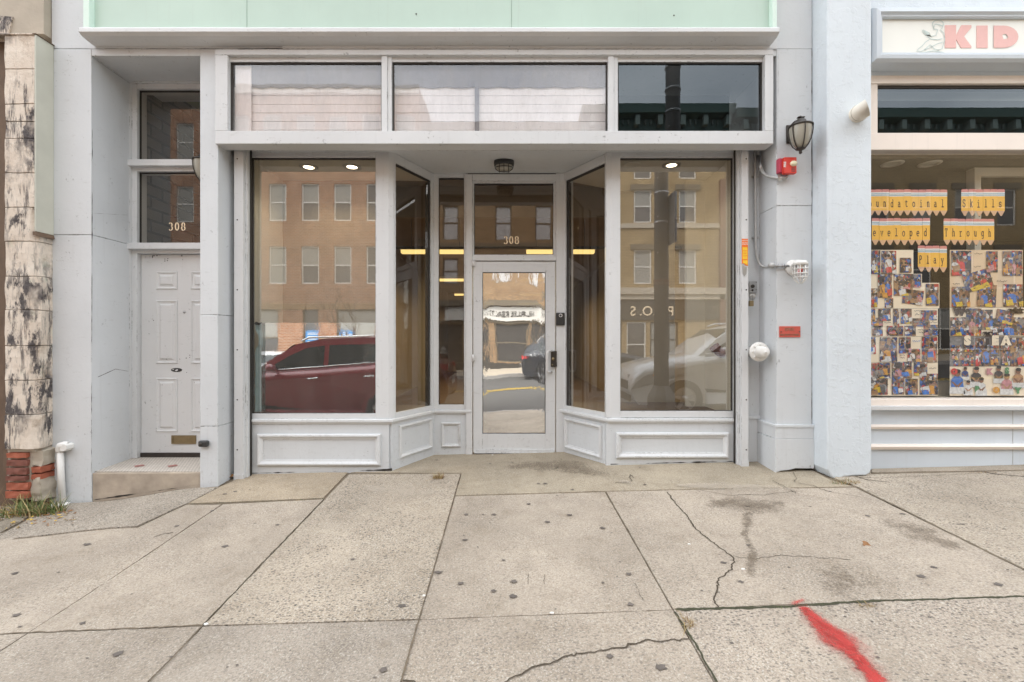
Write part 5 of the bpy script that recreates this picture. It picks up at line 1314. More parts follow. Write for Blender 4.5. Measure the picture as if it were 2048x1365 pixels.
t = poster(1901, 500, 2047, 615, 'large tan collage poster with spread out snapshots, upper right', [(1903, 502, 1943, 552), (1973, 503, 1996, 545), (2006, 503, 2024, 552), (2024, 502, 2045, 552), (1928, 543, 1984, 580, -.3), (1904, 574, 1940, 614), (1955, 570, 1993, 614, .05), (2007, 569, 2046, 614)], 'poster_tan')
scrawl(t, 1948, 508, 16, 12); scrawl(t, 1947, 534, 14, 13); scrawl(t, 1905, 568, 14, 14); scrawl(t, 1993, 563, 20, 15)
t = poster(1901, 615.5, 2060, 673, 'collage poster with the handwritten words We are artists', [(1901, 635, 1932, 672), (1933, 617, 1963, 672), (1963, 620, 1986, 660), (1985, 637, 2010, 671), (1992, 621, 2027, 648, .2), (2008, 635, 2060, 671)])
letters(t, 'We', 1907, 630, 15 * PX * 1.4, 'ink'); letters(t, 'are', 1966, 671.5, 9 * PX * 1.4, 'ink'); letters(t, 'artists', 2016, 625.5, 8.5 * PX * 1.4, 'ink')
t = poster(1901, 673.5, 2060, 733, 'dark collage poster with big pale letters S E A', [(1902, 691, 1911, 704), (1914, 691, 1925, 704), (1928, 691, 1938, 704), (1940, 691, 1950, 704), (1904, 706, 1916, 720), (1919, 706, 1927, 720), (1929, 706, 1938, 720), (1940, 706, 1949, 720), (1908, 721, 1921, 732), (1924, 721, 1938, 732), (1939, 721, 1949, 732), (1951, 677, 1979, 733), (1981, 691, 1999, 708), (1981, 710, 1999, 730), (2002, 691, 2019, 731), (2021, 676, 2060, 733)], 'ph_grey')
for ch, u in (('S', 1929), ('E', 1984), ('A', 2004)): letters(t, ch, u, 688.5, 16 * PX * 1.35, 'poster_cream', bold=.012)
t = poster(1901, 733.5, 2060, 792, 'lowest right collage poster of cut-out children with coloured letters', [], 'poster_cream')
def cutout(u, v, h, shirt, seed):
    r = random.Random(seed); k = MB(); lay = [0]
    def poly(pts, m): lay[0] += 1; k.face([(s(u + a * h), YP - .001 - lay[0] * .0003, z(v + b * h)) for a, b in pts], PI[m])
    def ell(a, b, ra, rb, m): poly([(a + ra * math.cos(t_ * .5236), b + rb * math.sin(t_ * .5236)) for t_ in range(12)], m)
    poly([(-.32, 1.0), (-.30, .62), (.30, .62), (.34, 1.0)], 'paper'); poly([(-.26, .72), (-.24, .38), (-.1, .27), (.1, .27), (.24, .38), (.27, .72)], shirt)
    sk = r.choice(('skin1', 'skin2')); poly([(-.26, .48), (-.16, .5), (.02, .66), (-.04, .74)], sk); poly([(.26, .48), (.17, .5), (-.02, .66), (.06, .74)], sk)
    ell(0, .14, .135, .15, sk); ell(.01, .06, .14, .09, 'hair'); part(k, 'cut_out_child', PM, t, recalc=False)
for u, v, h, c in ((1914, 740, 48, 'blue'), (1930, 735, 26, 'navy'), (1936, 762, 29, 'paper'), (1952, 735, 40, 'dk'), (1962, 756, 36, 'paper'), (1997, 733, 34, 'dk'), (2013, 748, 42, 'pink'), (2036, 737, 40, 'skin2')): cutout(u, v, h, c, int(u))
for ch, u, v, m in (('O', 1902, 748, 'ph_red'), ('B', 1950, 783, 'ph_green'), ('K', 1973, 748, 'ph_pink'), ('S', 2010, 746, 'ph_green'), ('O', 1986, 785, 'ph_orange'), ('Y', 2031, 786, 'ph_green')): letters(t, ch, u, v, 10 * PX * 1.35, m, bold=.008)
M['redplaque_worn'] = m_plain('worn_plaque_letters', (.42, .20, .14), .5, .3, var=.3, scale=60)
M['vent_cream'] = m_plain('vent_cream', (.72, .67, .58), .5, var=.1, scale=8)
M['valve_red'] = m_plain('valve_red', (.16, .03, .02), .4, var=.2)
# ================================================================ FITTINGS ON THE FACADE
def lantern(loc, label, rot=0.0):
    t = thing('wall_lantern', label, 'wall lamp', (0, 0, 0), 'wall lanterns on the pilasters')
    ORG[t.name] = Vector((0, 0, 0))
    k = MB(); k.box(-.035, .035, -.016, 0, -.085, .075); part(k, 'back_plate', 'bronze', t, .006)
    k = MB(); k.tube([(0, -.01, .055), (0, -.07, .068), (0, -.13, .062), (0, -.145, .055)], [.016, .013, .012, .012], 10); k.box(-.012, .012, -.10, -.01, .04, .062); k.tube([(0, -.15, .05), (0, -.15, .085)], .008, 8); k.box(-.025, .03, -.165, -.135, .070, .076); part(k, 'arm', 'bronze', t)
    c = (0, -.15, 0)
    k = MB(); k.lathe([(0, .058), (.030, .056), (.040, .045), (.045, .030), (.070, .012), (.094, .002), (.096, -.006), (.090, -.010), (.0, -.008)], c, 'z', 28); part(k, 'cap', 'bronze', t)
    k = MB(); k.lathe([(.084, -.010), (.084, -.03), (.080, -.07), (.070, -.115), (.054, -.155), (.034, -.180), (0, -.186)], c, 'z', 28); part(k, 'glass_globe', 'frost', t)
    for a in (20, 75, 140, 200, 260, 320):
        k = MB(); ca, sa = math.cos(math.radians(a)), math.sin(math.radians(a))
        k.tube([(c[0] + r * ca, c[1] + r * sa, h) for r, h in ((.090, -.008), (.090, -.04), (.085, -.08), (.074, -.125), (.056, -.165), (.034, -.190), (.0, -.196))], .0045, 6); part(k, 'rib', 'bronze', t)
    k = MB(); k.lathe([(.0, -.184), (.034, -.186), (.036, -.195), (.016, -.203), (.010, -.215), (.014, -.222), (.008, -.232), (0, -.234)], c, 'z', 16); part(k, 'finial', 'bronze', t)
    t.location = loc; t.rotation_euler.z = rot; return t
lantern((X(1579, YF), YF - .002, Z(268, YF) - .005), 'dark bronze lantern with frosted globe, high on the right pilaster above the red alarm')
lantern((xp0, .0, 3.105), 'bronze lantern half hidden behind the pilaster beside the flat door', -math.pi / 2)

# caged lamp under the recess ceiling
cx, cy, cz = X(1008, .23), .23, 3.194
t = thing('bulkhead_lamp', 'oval black caged lamp under the recess ceiling over the shop door', 'ceiling lamp', (cx, cy, cz))
k = MB(); k.lathe([(0, 0), (.098, 0), (.100, -.03), (.092, -.045), (0, -.045)], (cx, cy, cz), 'z', 28, 0, 1, .62); part(k, 'housing', 'black', t)
k = MB(); k.lathe([(.080, -.045), (.080, -.065), (.070, -.088), (.045, -.098), (0, -.1)], (cx, cy, cz), 'z', 28, 0, 1, .62); part(k, 'glass', 'frost', t)
k = MB()
k.tube([(cx + .088 * math.cos(a * .2618), cy + .055 * math.sin(a * .2618), cz - .070) for a in range(24)], .0035, 6, closed=True)
for dx in (-.045, 0, .045): k.tube([(cx + dx, cy - .058, cz - .04), (cx + dx, cy - .055, cz - .075), (cx + dx, cy - .03, cz - .104), (cx + dx, cy + .03, cz - .104), (cx + dx, cy + .055, cz - .075), (cx + dx, cy + .058, cz - .04)], .0035, 6)
k.tube([(cx - .094, cy, cz - .04), (cx - .085, cy, cz - .08), (cx - .05, cy, cz - .106), (cx + .05, cy, cz - .106), (cx + .085, cy, cz - .08), (cx + .094, cy, cz - .04)], .0035, 6); part(k, 'cage', 'black', t)

# red fire alarm
ya = YF - .075; ax = lambda u: X(u, ya); az = lambda v: Z(v, ya)
t = thing('fire_alarm', 'red fire alarm strobe box on the right pilaster below the lantern', 'fire alarm', (ax(1575), YF, az(350)))
k = MB(); k.box(X(1556, YF - .03), X(1583, YF - .03), YF - .045, YF, Z(349, YF), Z(321, YF)); part(k, 'back_box', 'pinkred', t, .004)
k = MB(); k.box(ax(1567), ax(1592), ya - .012, YF - .045, az(348), az(315.5)); part(k, 'front_box', 'red', t, .006)
k = MB(); k.lathe([(.026, ya - .012), (.026, ya - .022), (.018, ya - .034), (0, ya - .036)], (ax(1585), 0, az(329)), 'y', 16, 0, 1.15, .9); part(k, 'strobe_lens', 'ivory', t)
k = MB()
for i in range(3): k.box(ax(1581), ax(1589), ya - .014, ya - .012, az(338 + i * 3) - .002, az(338 + i * 3) + .003)
part(k, 'horn_slots', 'black', t)
k = MB(); me = text_mesh('FIRE', .026, 0, 'LEFT', .001); k.addmesh(me, Matrix.Translation((ax(1570), ya - .0135, az(336))) @ Matrix.Rotation(-math.pi / 2, 4, 'Y') @ TXT_FRONT); bpy.data.meshes.remove(me); part(k, 'lettering', 'white', t, recalc=False)
# conduit to the alarm
def pw(u, v, Y): return Vector((X(u, Y), Y, Z(v, Y)))
def curve(pts, n=6):
    """Catmull-Rom through points"""
    P = [Vector(p) for p in pts]; P = [P[0] * 2 - P[1]] + P + [P[-1] * 2 - P[-2]]; o = []
    for i in range(1, len(P) - 2):
        for j in range(n):
            t = j / n; a, b, c, d = P[i - 1:i + 3]
            o.append(.5 * ((2 * b) + (c - a) * t + (2 * a - 5 * b + 4 * c - d) * t * t + (3 * b - a - 3 * c + d) * t ** 3))
    o.append(P[-2]); return o
t = thing('alarm_conduit', 'short grey cable conduit curving from the shutter box to the red alarm', 'conduit', (2.3, -.1, 2.9))
k = MB(); k.tube(curve([pw(1512, 285, -.05), pw(1517, 315, -.06), pw(1521, 335, -.10), pw(1530, 350, -.16), pw(1545, 355, -.24), pw(1560, 356.5, -.295), pw(1572, 355, -.30), pw(1576, 349, -.30)]), .0125, 10); part(k, 'pipe', 'conduit', t)
k = MB(); k.tube([pw(1517, 312, -.06), pw(1520, 331, -.09), pw(1523, 341, -.115)], .017, 10); part(k, 'sleeve', 'steel', t)
k = MB(); k.box(X(1552, YF), X(1559, YF), YF - .035, YF - .03, Z(365, YF), Z(352, YF)); k.tube([pw(1555, 362, YF - .036), pw(1555, 362, YF - .028)], .006, 8); part(k, 'strap', 'steel', t, .001)
# thin wire and the lamp conduit
t = thing('lamp_conduit', 'long grey pipe running down the side wall to the caged warning lamp', 'conduit', (2.28, -.03, 1.9))
k = MB(); k.tube(curve([pw(1510, 292, -.03), pw(1510.5, 380, -.03), pw(1511, 440, -.03), pw(1511.5, 490, -.03), pw(1514, 515, -.035), pw(1521, 530, -.05), pw(1532, 534.5, -.10), pw(1541, 533, -.20)]), .0125, 10); part(k, 'pipe', 'conduit', t)
for v in (355, 476): k = MB(); k.tube([pw(1505, v, -.012), pw(1516, v, -.045)], .006, 6); k.box(X(1504, -.006), X(1517, -.006), -.010, 0, Z(v, 0) - .008, Z(v, 0) + .008); part(k, 'strap', 'conduit', t)
k = MB(); k.lathe([(0, YF - .042), (.022, YF - .040), (.024, YF - .01), (0, YF - .008)], pw(1543, 531, YF - .02) * 1 - Vector((0, YF - .02, 0)), 'y', 14); k.tube([pw(1540, 533, -.21), pw(1545, 533, -.285)], .018, 10); part(k, 'elbow', 'conduit', t)
k = MB(); k.tube([pw(1546, 532, YF - .025), pw(1560, 532, YF - .025), pw(1578, 533, YF - .025)], .0105, 10)
for u in (1553, 1564, 1569): k.tube([pw(u, 532, YF - .025), pw(u + 3, 532, YF - .025)], .015, 8)
part(k, 'threaded_pipe', 'steel', t)
# caged lamp
c0 = pw(1584, 536, YF); lx, ly = X(1600.5, YF - .13), YF - .13
t = thing('warning_lamp', 'white caged glass lamp with a small red light inside on the right pilaster', 'caged lamp', (c0.x, YF, c0.z - .15))
k = MB(); k.lathe([(0, YF - .030), (.062, YF - .030), (.066, YF - .022), (.066, YF), (0, YF)], (c0.x, 0, c0.z), 'y', 24); part(k, 'junction_box', 'whitepipe', t)
k = MB(); zc = Z(522, ly); k.lathe([(0, zc), (.045, zc - .002), (.055, zc - .016), (.060, zc - .034), (0, zc - .034)], (lx, ly, 0), 'z', 24); k.tube([(c0.x, YF - .02, c0.z + .0), (c0.x + .01, YF - .07, c0.z + .03), (lx, ly, zc - .02)], .030, 12); part(k, 'lamp_head', 'whitepipe', t)
k = MB(); k.lathe([(.043, zc - .034), (.043, zc - .12), (.036, zc - .16), (.018, zc - .178), (0, zc - .182)], (lx, ly, 0), 'z', 20); part(k, 'glass_cover', 'clearcover', t)
k = MB(); k.lathe([(0, zc - .06), (.020, zc - .062), (.020, zc - .105), (0, zc - .11)], (lx, ly, 0), 'z', 14, 0); k.lathe([(0, zc - .034), (.024, zc - .034), (.024, zc - .062), (0, zc - .062)], (lx, ly, 0), 'z', 14, 1); part(k, 'red_bulb', ['red', 'white'], t)
k = MB()
for a in range(0, 360, 45):
    ca, sa = math.cos(math.radians(a + 12)), math.sin(math.radians(a + 12)); k.tube([(lx + r * ca, ly + r * sa, zc + h) for r, h in ((.054, -.034), (.054, -.125), (.044, -.160), (.020, -.186), (.012, -.190))], .0035, 6)
for h, r in ((-.07, .055), (-.108, .055), (-.036, .056), (-.140, .051)): k.tube([(lx + r * math.cos(a * .2618), ly + r * math.sin(a * .2618), zc + h) for a in range(24)], .0038, 6, closed=True)
part(k, 'wire_cage', 'whitepipe', t)
# key switch, padlock
t = thing('key_switch', 'small square metal key switch beside the right shutter guide', 'key switch', (X(1506, 0), 0, Z(586, 0)))
k = MB(); k.box(X(1499, -.02), X(1514, -.02), -.022, 0, Z(586, -.02), Z(563, -.02)); part(k, 'plate', 'steel', t, .003)
k = MB(); k.lathe([(0, -.034), (.013, -.034), (.017, -.028), (.017, -.022)], (X(1505, -.02), 0, Z(573, -.02)), 'y', 16); k.lathe([(0, -.028), (.009, -.028), (.009, -.022)], (X(1504.5, -.02), 0, Z(581, -.02)), 'y', 12)
for u, v in ((1512, 565), (1512, 580)): k.lathe([(0, -.0245), (.004, -.0245), (.004, -.022)], (X(u, -.02), 0, Z(v, -.02)), 'y', 8)
part(k, 'key_barrel', 'bronze', t)
t = thing('padlock', 'small brass padlock hanging from the right shutter guide', 'padlock', (X(1501, -.06), -.06, Z(613, -.06)))
k = MB(); k.box(X(1497.5, -.06), X(1506, -.06), -.075, -.05, Z(613, -.06), Z(602, -.06)); part(k, 'body', 'brass', t, .003)
k = MB(); r_ = .013; xx = X(1502.5, -.06); zz = Z(596, -.06); k.tube([(xx - r_, -.062, zz - .03)] + [(xx - r_ * math.cos(a * .314), -.062, zz + r_ * 1.3 * math.sin(a * .314)) for a in range(11)] + [(xx + r_, -.062, zz - .03)], .0036, 8); part(k, 'shackle', 'steel', t)
k = MB(); k.lathe([(0, -.012), (.028, -.012), (.028, -.004)], (X(1504, 0), 0, Z(592, 0)), 'y', 18); k.tube([(X(1504, 0), -.01, Z(592, 0)), (X(1503, 0), -.06, Z(593, -.03))], .006, 8); part(k, 'eye_plate', 'whitepipe', t)
# fire hose connection
t = thing('hose_connection', 'white painted round hose connection cap low on the right pilaster', 'pipe fitting', (X(1518, -.2), -.2, Z(725, -.2)))
hx, hz = X(1518.5, -.2), Z(704, -.2)
k = MB(); k.tube([(hx, 0, hz), (hx, -.19, hz)], .045, 18); part(k, 'pipe', 'whitepipe', t)
k = MB(); k.lathe([(0, -.185), (.082, -.185), (.086, -.192), (.086, -.202), (.080, -.208), (.05, -.210), (0, -.21)], (hx, 0, hz), 'y', 32)
for a in range(0, 360, 45): k.lathe([(0, -.216), (.009, -.216), (.009, -.205)], (hx + .066 * math.cos(math.radians(a)), 0, hz + .066 * math.sin(math.radians(a))), 'y', 8)
part(k, 'flange', 'whitepipe', t)
k = MB(); k.lathe([(.052, -.208), (.050, -.245), (.046, -.25), (.044, -.29), (.036, -.30), (0, -.302)], (hx, 0, hz), 'y', 24); k.lathe([(0, -.312), (.010, -.312), (.010, -.298)], (hx, 0, hz), 'y', 6); part(k, 'cap', 'whitepipe', t)
# red plate
t = thing('red_plate', 'small faded red metal plate reading FIRE DEPT CONN on the right pilaster', 'plate', (X(1579, YF), YF, Z(675, YF)))
k = MB(); k.box(X(1558, YF), X(1600, YF), YF - .008, YF, Z(675, YF), Z(653, YF)); part(k, 'plate', 'redplaque', t, .002)
y = YF - .011
for tx, v, sz in (('SPRK', 662, .038), ('FIRE DEPT CONN', 671.5, .030)):
    k = MB(); me = text_mesh(tx, sz * (1 if v < 665 else .72), .002, 'CENTER', .0004); k.addmesh(me, Matrix.Translation((X(1579, y), y + .001, Z(v, y))) @ TXT_FRONT); bpy.data.meshes.remove(me); part(k, 'raised_lettering', 'redplaque_worn', t, recalc=False)
k = MB()
for u in (1561, 1597.5): k.lathe([(0, YF - .012), (.005, YF - .012), (.005, YF - .007)], (X(u, YF), 0, Z(664, YF)), 'y', 8)
part(k, 'screw', 'black', t)
# warning label
y = -.1255
t = thing('warning_label', 'torn orange and yellow warning label on the right shutter guide', 'label', (X(1490, y), y, Z(532, y)))
P = lambda pts: [(X(u, y), Z(v, y)) for u, v in pts]
k = MB(); k.prism(P([(1483.6, 528), (1487, 527), (1491, 531), (1496, 532.5), (1496, 478), (1483.6, 478)]), y, y + .0012, 'xz'); part(k, 'sheet', 'sticker_o', t)
k = MB(); k.prism(P([(1485, 519), (1494.8, 519), (1494.8, 495), (1485, 495)]), y - .0008, y, 'xz'); k.prism(P([(1486, 527), (1489, 527), (1495, 531), (1495, 521), (1486, 521)]), y - .0008, y, 'xz'); part(k, 'yellow_field', 'sticker_y', t)
k = MB()
for tx, v, m in (('WARNING', 482.5, 0), ('DO NOT', 487, 0), ('OPERATE', 490, 0), ('SAFETY', 503, 1), ('KEEP', 508, 1), ('CLEAR', 513, 1)):
    me = text_mesh(tx, .014, 0, 'CENTER', .0002); k.addmesh(me, Matrix.Translation((X(1489.8, y), y - .0016, Z(v, y))) @ TXT_FRONT @ Matrix.Scale(.95, 4), m); bpy.data.meshes.remove(me)
part(k, 'small_print', ['white', 'sticker_o'], t, recalc=False)
k = MB(); k.prism([(X(u, y), Z(v, y)) for u, v in ((1485, 530), (1490, 534), (1494, 535), (1493, 548), (1489, 553), (1486, 548))], y + .0018, y + .0024, 'xz'); part(k, 'glue_mark', 'steel', t)
# doorbell
yy = YD - .03
t = thing('video_doorbell', 'black video doorbell on the frame right of the shop door', 'doorbell', (X(1120, yy), yy, Z(651, yy)))
k = MB(); k.box(X(1112, yy), X(1129, yy), yy - .014, YD - .021, Z(651, yy), Z(626, yy)); part(k, 'body', 'black', t, .006)
k = MB(); k.lathe([(.0125, yy - .016), (.0185, yy - .018), (.0185, yy - .013)], (X(1121, yy), 0, Z(631.5, yy)), 'y', 20); k.lathe([(0, yy - .0175), (.011, yy - .0175), (.0125, yy - .014)], (X(1121, yy), 0, Z(631.5, yy)), 'y', 20, 1); part(k, 'button_ring', ['alu', 'black'], t)
# small black knob on the left pier
t = thing('door_buzzer', 'small black buzzer box low on the pilaster right of the flat door', 'buzzer', (X(410.5, YF), YF, Z(893, YF)))
k = MB(); k.box(X(401, YF), X(420, YF), YF - .040, YF, Z(893, YF), Z(880.5, YF)); part(k, 'body', 'black', t, .015, seg=4)
k = MB(); k.lathe([(0, YF - .046), (.012, YF - .045), (.014, YF - .038)], (X(407, YF), 0, Z(887, YF)), 'y', 14); part(k, 'push_button', 'bronze', t)
# vent pipe in the blue pillar
t = thing('vent_pipe', 'short cream pipe stub with slanted end sticking out of the pale blue pillar', 'pipe', (X(1713, YB), YB, Z(229, YB)))
px, pz = X(1713, YB), Z(230, YB)
k = MB(); seg = 24; y0 = YB + .02; A = k.vs([(px + .066 * math.cos(i * 6.2832 / seg), y0, pz + .066 * math.sin(i * 6.2832 / seg)) for i in range(seg)])
B = k.vs([(px + .066 * math.cos(i * 6.2832 / seg), YB - .115 + .085 * math.cos(i * 6.2832 / seg - .35), pz + .066 * math.sin(i * 6.2832 / seg)) for i in range(seg)])
for i in range(seg): k.bm.faces.new([A[i], A[(i + 1) % seg], B[(i + 1) % seg], B[i]]).smooth = True
k.bm.faces.new(B); part(k, 'tube', 'vent_cream', t)
k = MB(); k.tube([(px + .067 * math.cos(i * .2618), YB - .028, pz + .067 * math.sin(i * .2618)) for i in range(24)], .0025, 5, closed=True); part(k, 'seam', 'stucco', t)
# white downpipe at the left pilaster
yy = YF - .035; px = X(127, yy)
t = thing('drain_pipe', 'white painted drain pipe with elbow at the foot of the left pilaster', 'drain pipe', (px, yy, zg(px, yy)))
k = MB(); k.tube([(X(120.5, yy), yy, Z(902, yy)), (X(122, yy), yy, Z(950, yy)), (X(125.5, yy), yy, Z(1004, yy))], .024, 16); part(k, 'pipe', 'whitepipe', t)
k = MB(); k.tube([(X(120.5, yy), yy, Z(903, yy)), (X(120.5, yy), yy - .002, Z(897, yy)), (X(123, yy), yy - .004, Z(892, yy)), (X(128, yy), yy - .002, Z(891, yy)), (X(133, yy), yy + .01, Z(892, yy))], [.030, .031, .033, .034, .034], 16)
k.prism([(X(127, yy), Z(901, yy)), (X(137, yy), Z(901, yy)), (X(140, yy), Z(897, yy)), (X(140, yy), Z(890, yy)), (X(136, yy), Z(887.5, yy)), (X(127, yy), Z(888, yy))], YF, yy - .032, 'xz'); part(k, 'elbow', 'whitepipe', t, .006)
k = MB(); ex, ey = X(125, yy), yy - .02; k.lathe([(0, .006), (.055, .005), (.07, 0)], (ex, ey, zg(ex, ey) + .003), 'z', 9, 0, 1, .8); part(k, 'sealant_patch', 'white', t)

# ---- lights inside
def downlight(x, y, zc, lit, label, m='lamp_warm'):
    t = thing('ceiling_downlight', label, 'downlight', (x, y, zc), 'recessed downlights')
    k = MB(); k.lathe([(.050, zc - .001), (.054, zc - .008), (.088, zc - .005), (.090, zc)], (x, y, 0), 'z', 28); part(k, 'trim_ring', 'steel' if lit else 'int_ceil', t)
    k = MB(); k.lathe([(0, zc - .003), (.050, zc - .003)], (x, y, 0), 'z', 24); part(k, 'lens', m if lit else 'int_ceil', t)
def at_z(u, v, zc):
    Dq = F * (zc - CAMZ) / (CY - v); return (u - CX) * Dq / F, CAMY + Dq
zl = 3.146
for u, v, lit, lb in ((617.5, 334.5, 1, 'lit round downlight in the left display window, nearer the left edge'), (704, 334, 1, 'lit round downlight in the left display window, nearer the shop door'), (1343, 330.5, 1, 'lit round downlight in the right display window'), (1262, 330.5, 0, 'unlit round downlight in the right display window')):
    x, y = at_z(u, v, zl); downlight(x, y, zl, lit, lb)
    if lit:
        la = bpy.data.lights.new('downlight', 'SPOT'); la.energy = 3.2; la.color = (1, .84, .6); la.spot_size = 2.3; la.spot_blend = .6; la.shadow_soft_size = .06
        lo = bpy.data.objects.new('downlight_lamp', la); COL.objects.link(lo); lo.location = (x, y, zl - .02)
zsc = wz(310) - .001
for u, v, lb in ((1750, 307, 'unlit downlight in the nursery window ceiling, beside the pillar'), (1826, 308.5, 'unlit downlight in the nursery window ceiling, middle of three'), (1905, 308.5, 'unlit downlight in the nursery window ceiling, rightmost of three')):
    x, y = at_z(u, v, zsc); downlight(x, max(y, YW + .2), zsc, 0, lb)
rows = [(2.35, 'nearest'), (5.4, 'second'), (8.45, 'third'), (11.5, 'farthest')]
for y, nm in rows:
    for x0, side in ((-1.61, 'left'), (.20, 'right')):
        x1 = x0 + 1.0
        t = thing('tube_light', 'glowing yellow strip light in the dark shop, %s row, %s of the door' % (nm, side), 'strip light', ((x0 + x1) / 2, y, 2.7), 'strip lights in the shop')
        k = MB(); k.box(x0, x1, y - .07, y + .07, 2.735, 2.78); part(k, 'housing', 'int_wall2', t)
        k = MB(); k.prism([(y - .065, 2.733), (y - .05, 2.69), (y + .05, 2.69), (y + .065, 2.733)], x0 + .01, x1 - .01, 'yz'); part(k, 'diffuser', 'tube', t)
        k = MB()
        for xx in (x0 + .15, x1 - .15): k.tube([(xx, y, 2.78), (xx, y, 3.3)], .004, 5)
        part(k, 'hanger', 'black', t)
        if y < 9:
            la = bpy.data.lights.new('strip', 'AREA'); la.shape = 'RECTANGLE'; la.size = .9; la.size_y = .1; la.energy = 10; la.color = (1, .80, .45)
            lo = bpy.data.objects.new('strip_lamp', la); COL.objects.link(lo); lo.location = ((x0 + x1) / 2, y, 2.68)
# red sprinkler valve in the right window
t = thing('sprinkler_valve', 'dark red sprinkler pipe elbow inside the right display window', 'pipe valve', (2.0, .3, 1.3))
c = pw(1443, 703, .22)
k = MB(); k.tube([c + Vector((-.06, 0, .03)), c + Vector((-.03, 0, .0)), c + Vector((0, 0, -.02)), c + Vector((.05, 0, -.015)), (xj, .22, c.z - .01)], [.036, .044, .046, .038, .036], 14); part(k, 'elbow', 'valve_red', t)
k = MB(); k.tube([c + Vector((-.075, 0, .05)), c + Vector((-.05, 0, .02))], .05, 14); k.tube([c + Vector((.055, 0, -.014)), c + Vector((.085, 0, -.012))], .05, 14); part(k, 'flange', 'valve_red', t)

# ---- litter and weeds
def blades(n, cx, cy, rx, ry, hmin, hmax, seed, w=.006, lean=.6):
    r = random.Random(seed); k = MB()
    for _ in range(n):
        a = r.uniform(0, 6.283); d = math.sqrt(r.random()); x, y = cx + rx * d * math.cos(a), cy + ry * d * math.sin(a); y = min(y, YF - .01) if cy < YF else y
        h = r.uniform(hmin, hmax); dx, dy = r.gauss(0, lean) * h, r.gauss(0, lean) * h - .1 * h; z0 = zg(x, y); ws = r.uniform(.5, 1.2) * w; ph = r.uniform(0, 6.28)
        pv = None; mi = r.choice((0, 0, 1, 2))
        for i in range(5):
            q = i / 4; p = Vector((x + dx * q ** 1.6, y + dy * q ** 1.6, z0 - .005 + h * (q - .35 * q * q * abs(dx + dy) / h)))
            o_ = Vector((math.cos(ph), math.sin(ph), 0)) * ws * (1 - q * .9)
            cur = (k.bm.verts.new(p - o_), k.bm.verts.new(p + o_))
            if pv:
                f = k.bm.faces.new([pv[0], pv[1], cur[1], cur[0]]); f.material_index = mi
            pv = cur
    return k
def weed(name, label, cat, *a, mats=('weed', 'straw', 'weed'), **kw):
    k = blades(*a, **kw); return single(k, name, list(mats), label, cat, recalc=False)
x, y = X(80, -.52), -.52
weed('weed_clump', 'green weeds growing at the foot of the broken brick base', 'weeds', 260, x, -.52, .20, .09, .05, .19, 1, w=.005)
x, y = X(15, -.58), -.58
weed('dry_weeds', 'dry brown grass and leaves along the old stone wall', 'weeds', 330, x - .06, -.55, .42, .11, .03, .11, 2, mats=('straw', 'straw2', 'weed'), w=.005)
weed('dry_weeds', 'long dry stalks leaning in front of the broken bricks at the far left', 'weeds', 14, X(30, -.45), -.48, .16, .04, .2, .32, 7, mats=('straw', 'straw2', 'straw'), w=.0022, lean=.7)
x, y = G(877, 957)
weed('grass_tuft', 'dry tan grass tuft in the pavement joint before the shop door', 'grass tuft', 130, x, y, .045, .03, .03, .075, 3, mats=('straw', 'straw2', 'straw'), w=.0032, lean=.7)
x, y = G(1690, 966)
weed('dry_weeds', 'dry weeds and debris at the foot of the pale blue pillar', 'weeds', 120, x, y, .12, .05, .015, .05, 4, mats=('straw', 'straw2', 'weed'), w=.003, lean=.8)
x, y = G(1378, 1250)
weed('grass_tuft', 'straw coloured grass blades in the joint left of the red paint', 'grass tuft', 60, x, y, .02, .035, .02, .05, 5, mats=('straw', 'straw', 'straw2'), w=.0025, lean=.9)
x, y = G(1735, 1212)
weed('grass_tuft', 'flattened straw grass in the joint right of the red paint', 'grass tuft', 60, x, y, .05, .012, .012, .03, 6, mats=('straw', 'straw2', 'straw'), w=.0025, lean=1.0)
x, y = G(1562, 1217)
weed('weed_sprout', 'tiny green sprouts in the joint beside the red paint', 'weeds', 26, x, y, .03, .008, .008, .022, 8, mats=('weed', 'weed', 'weed'), w=.003, lean=.7)
x, y = G(456, 957)
weed('weed_sprout', 'small green sprout in the corner behind the left shutter guide', 'weeds', 16, x, y, .025, .02, .02, .06, 9, mats=('weed', 'straw2', 'weed'), w=.003, lean=.5)
x, y = G(602, 1001)
weed('weed_sprout', 'small dry weeds in the joint below the left display window', 'weeds', 30, x, y, .05, .008, .006, .018, 10, mats=('straw2', 'weed', 'straw'), w=.003, lean=.8)
x, y = G(1965, 946)
weed('dry_weeds', 'brown litter in the crack below the nursery window', 'weeds', 70, x, y, .12, .015, .006, .02, 12, mats=('straw2', 'straw2', 'straw'), w=.004, lean=1.0)
def leaf(u, v, size, m, label, seed, lift=.02):
    r = random.Random(seed); x, y = G(u, v); z0 = zg(x, y) + lift; k = MB(); n = 10; a0 = r.uniform(0, 6.28); tilt = r.uniform(-.5, .6)
    top = []
    for i in range(n):
        a = a0 + i * 6.2832 / n; rr = size * (1 if i % 2 else .62) * (1.25 if i == 0 else 1); top.append((x + rr * math.cos(a), y + rr * .8 * math.sin(a), z0 + rr * math.sin(a) * tilt + .25 * size * abs(math.cos(a * 2))))
    c = (x, y, z0 - .006)
    for i in range(n): k.face([c, top[i], top[(i + 1) % n]], 0)
    single(k, 'fallen_leaf', m, label, 'leaf', 'fallen leaves', recalc=False)
leaf(1468, 920, .032, 'leaf_b', 'curled brown leaf left of the right shutter guide', 1); leaf(1504, 917, .03, 'leaf_y', 'yellow leaf right of the right shutter guide', 2); leaf(1513, 920, .034, 'leaf_r', 'red leaf against the right plinth', 3, .03); leaf(1500, 922, .022, 'leaf_b', 'small brown leaf under the yellow one by the shutter guide', 4, .008)
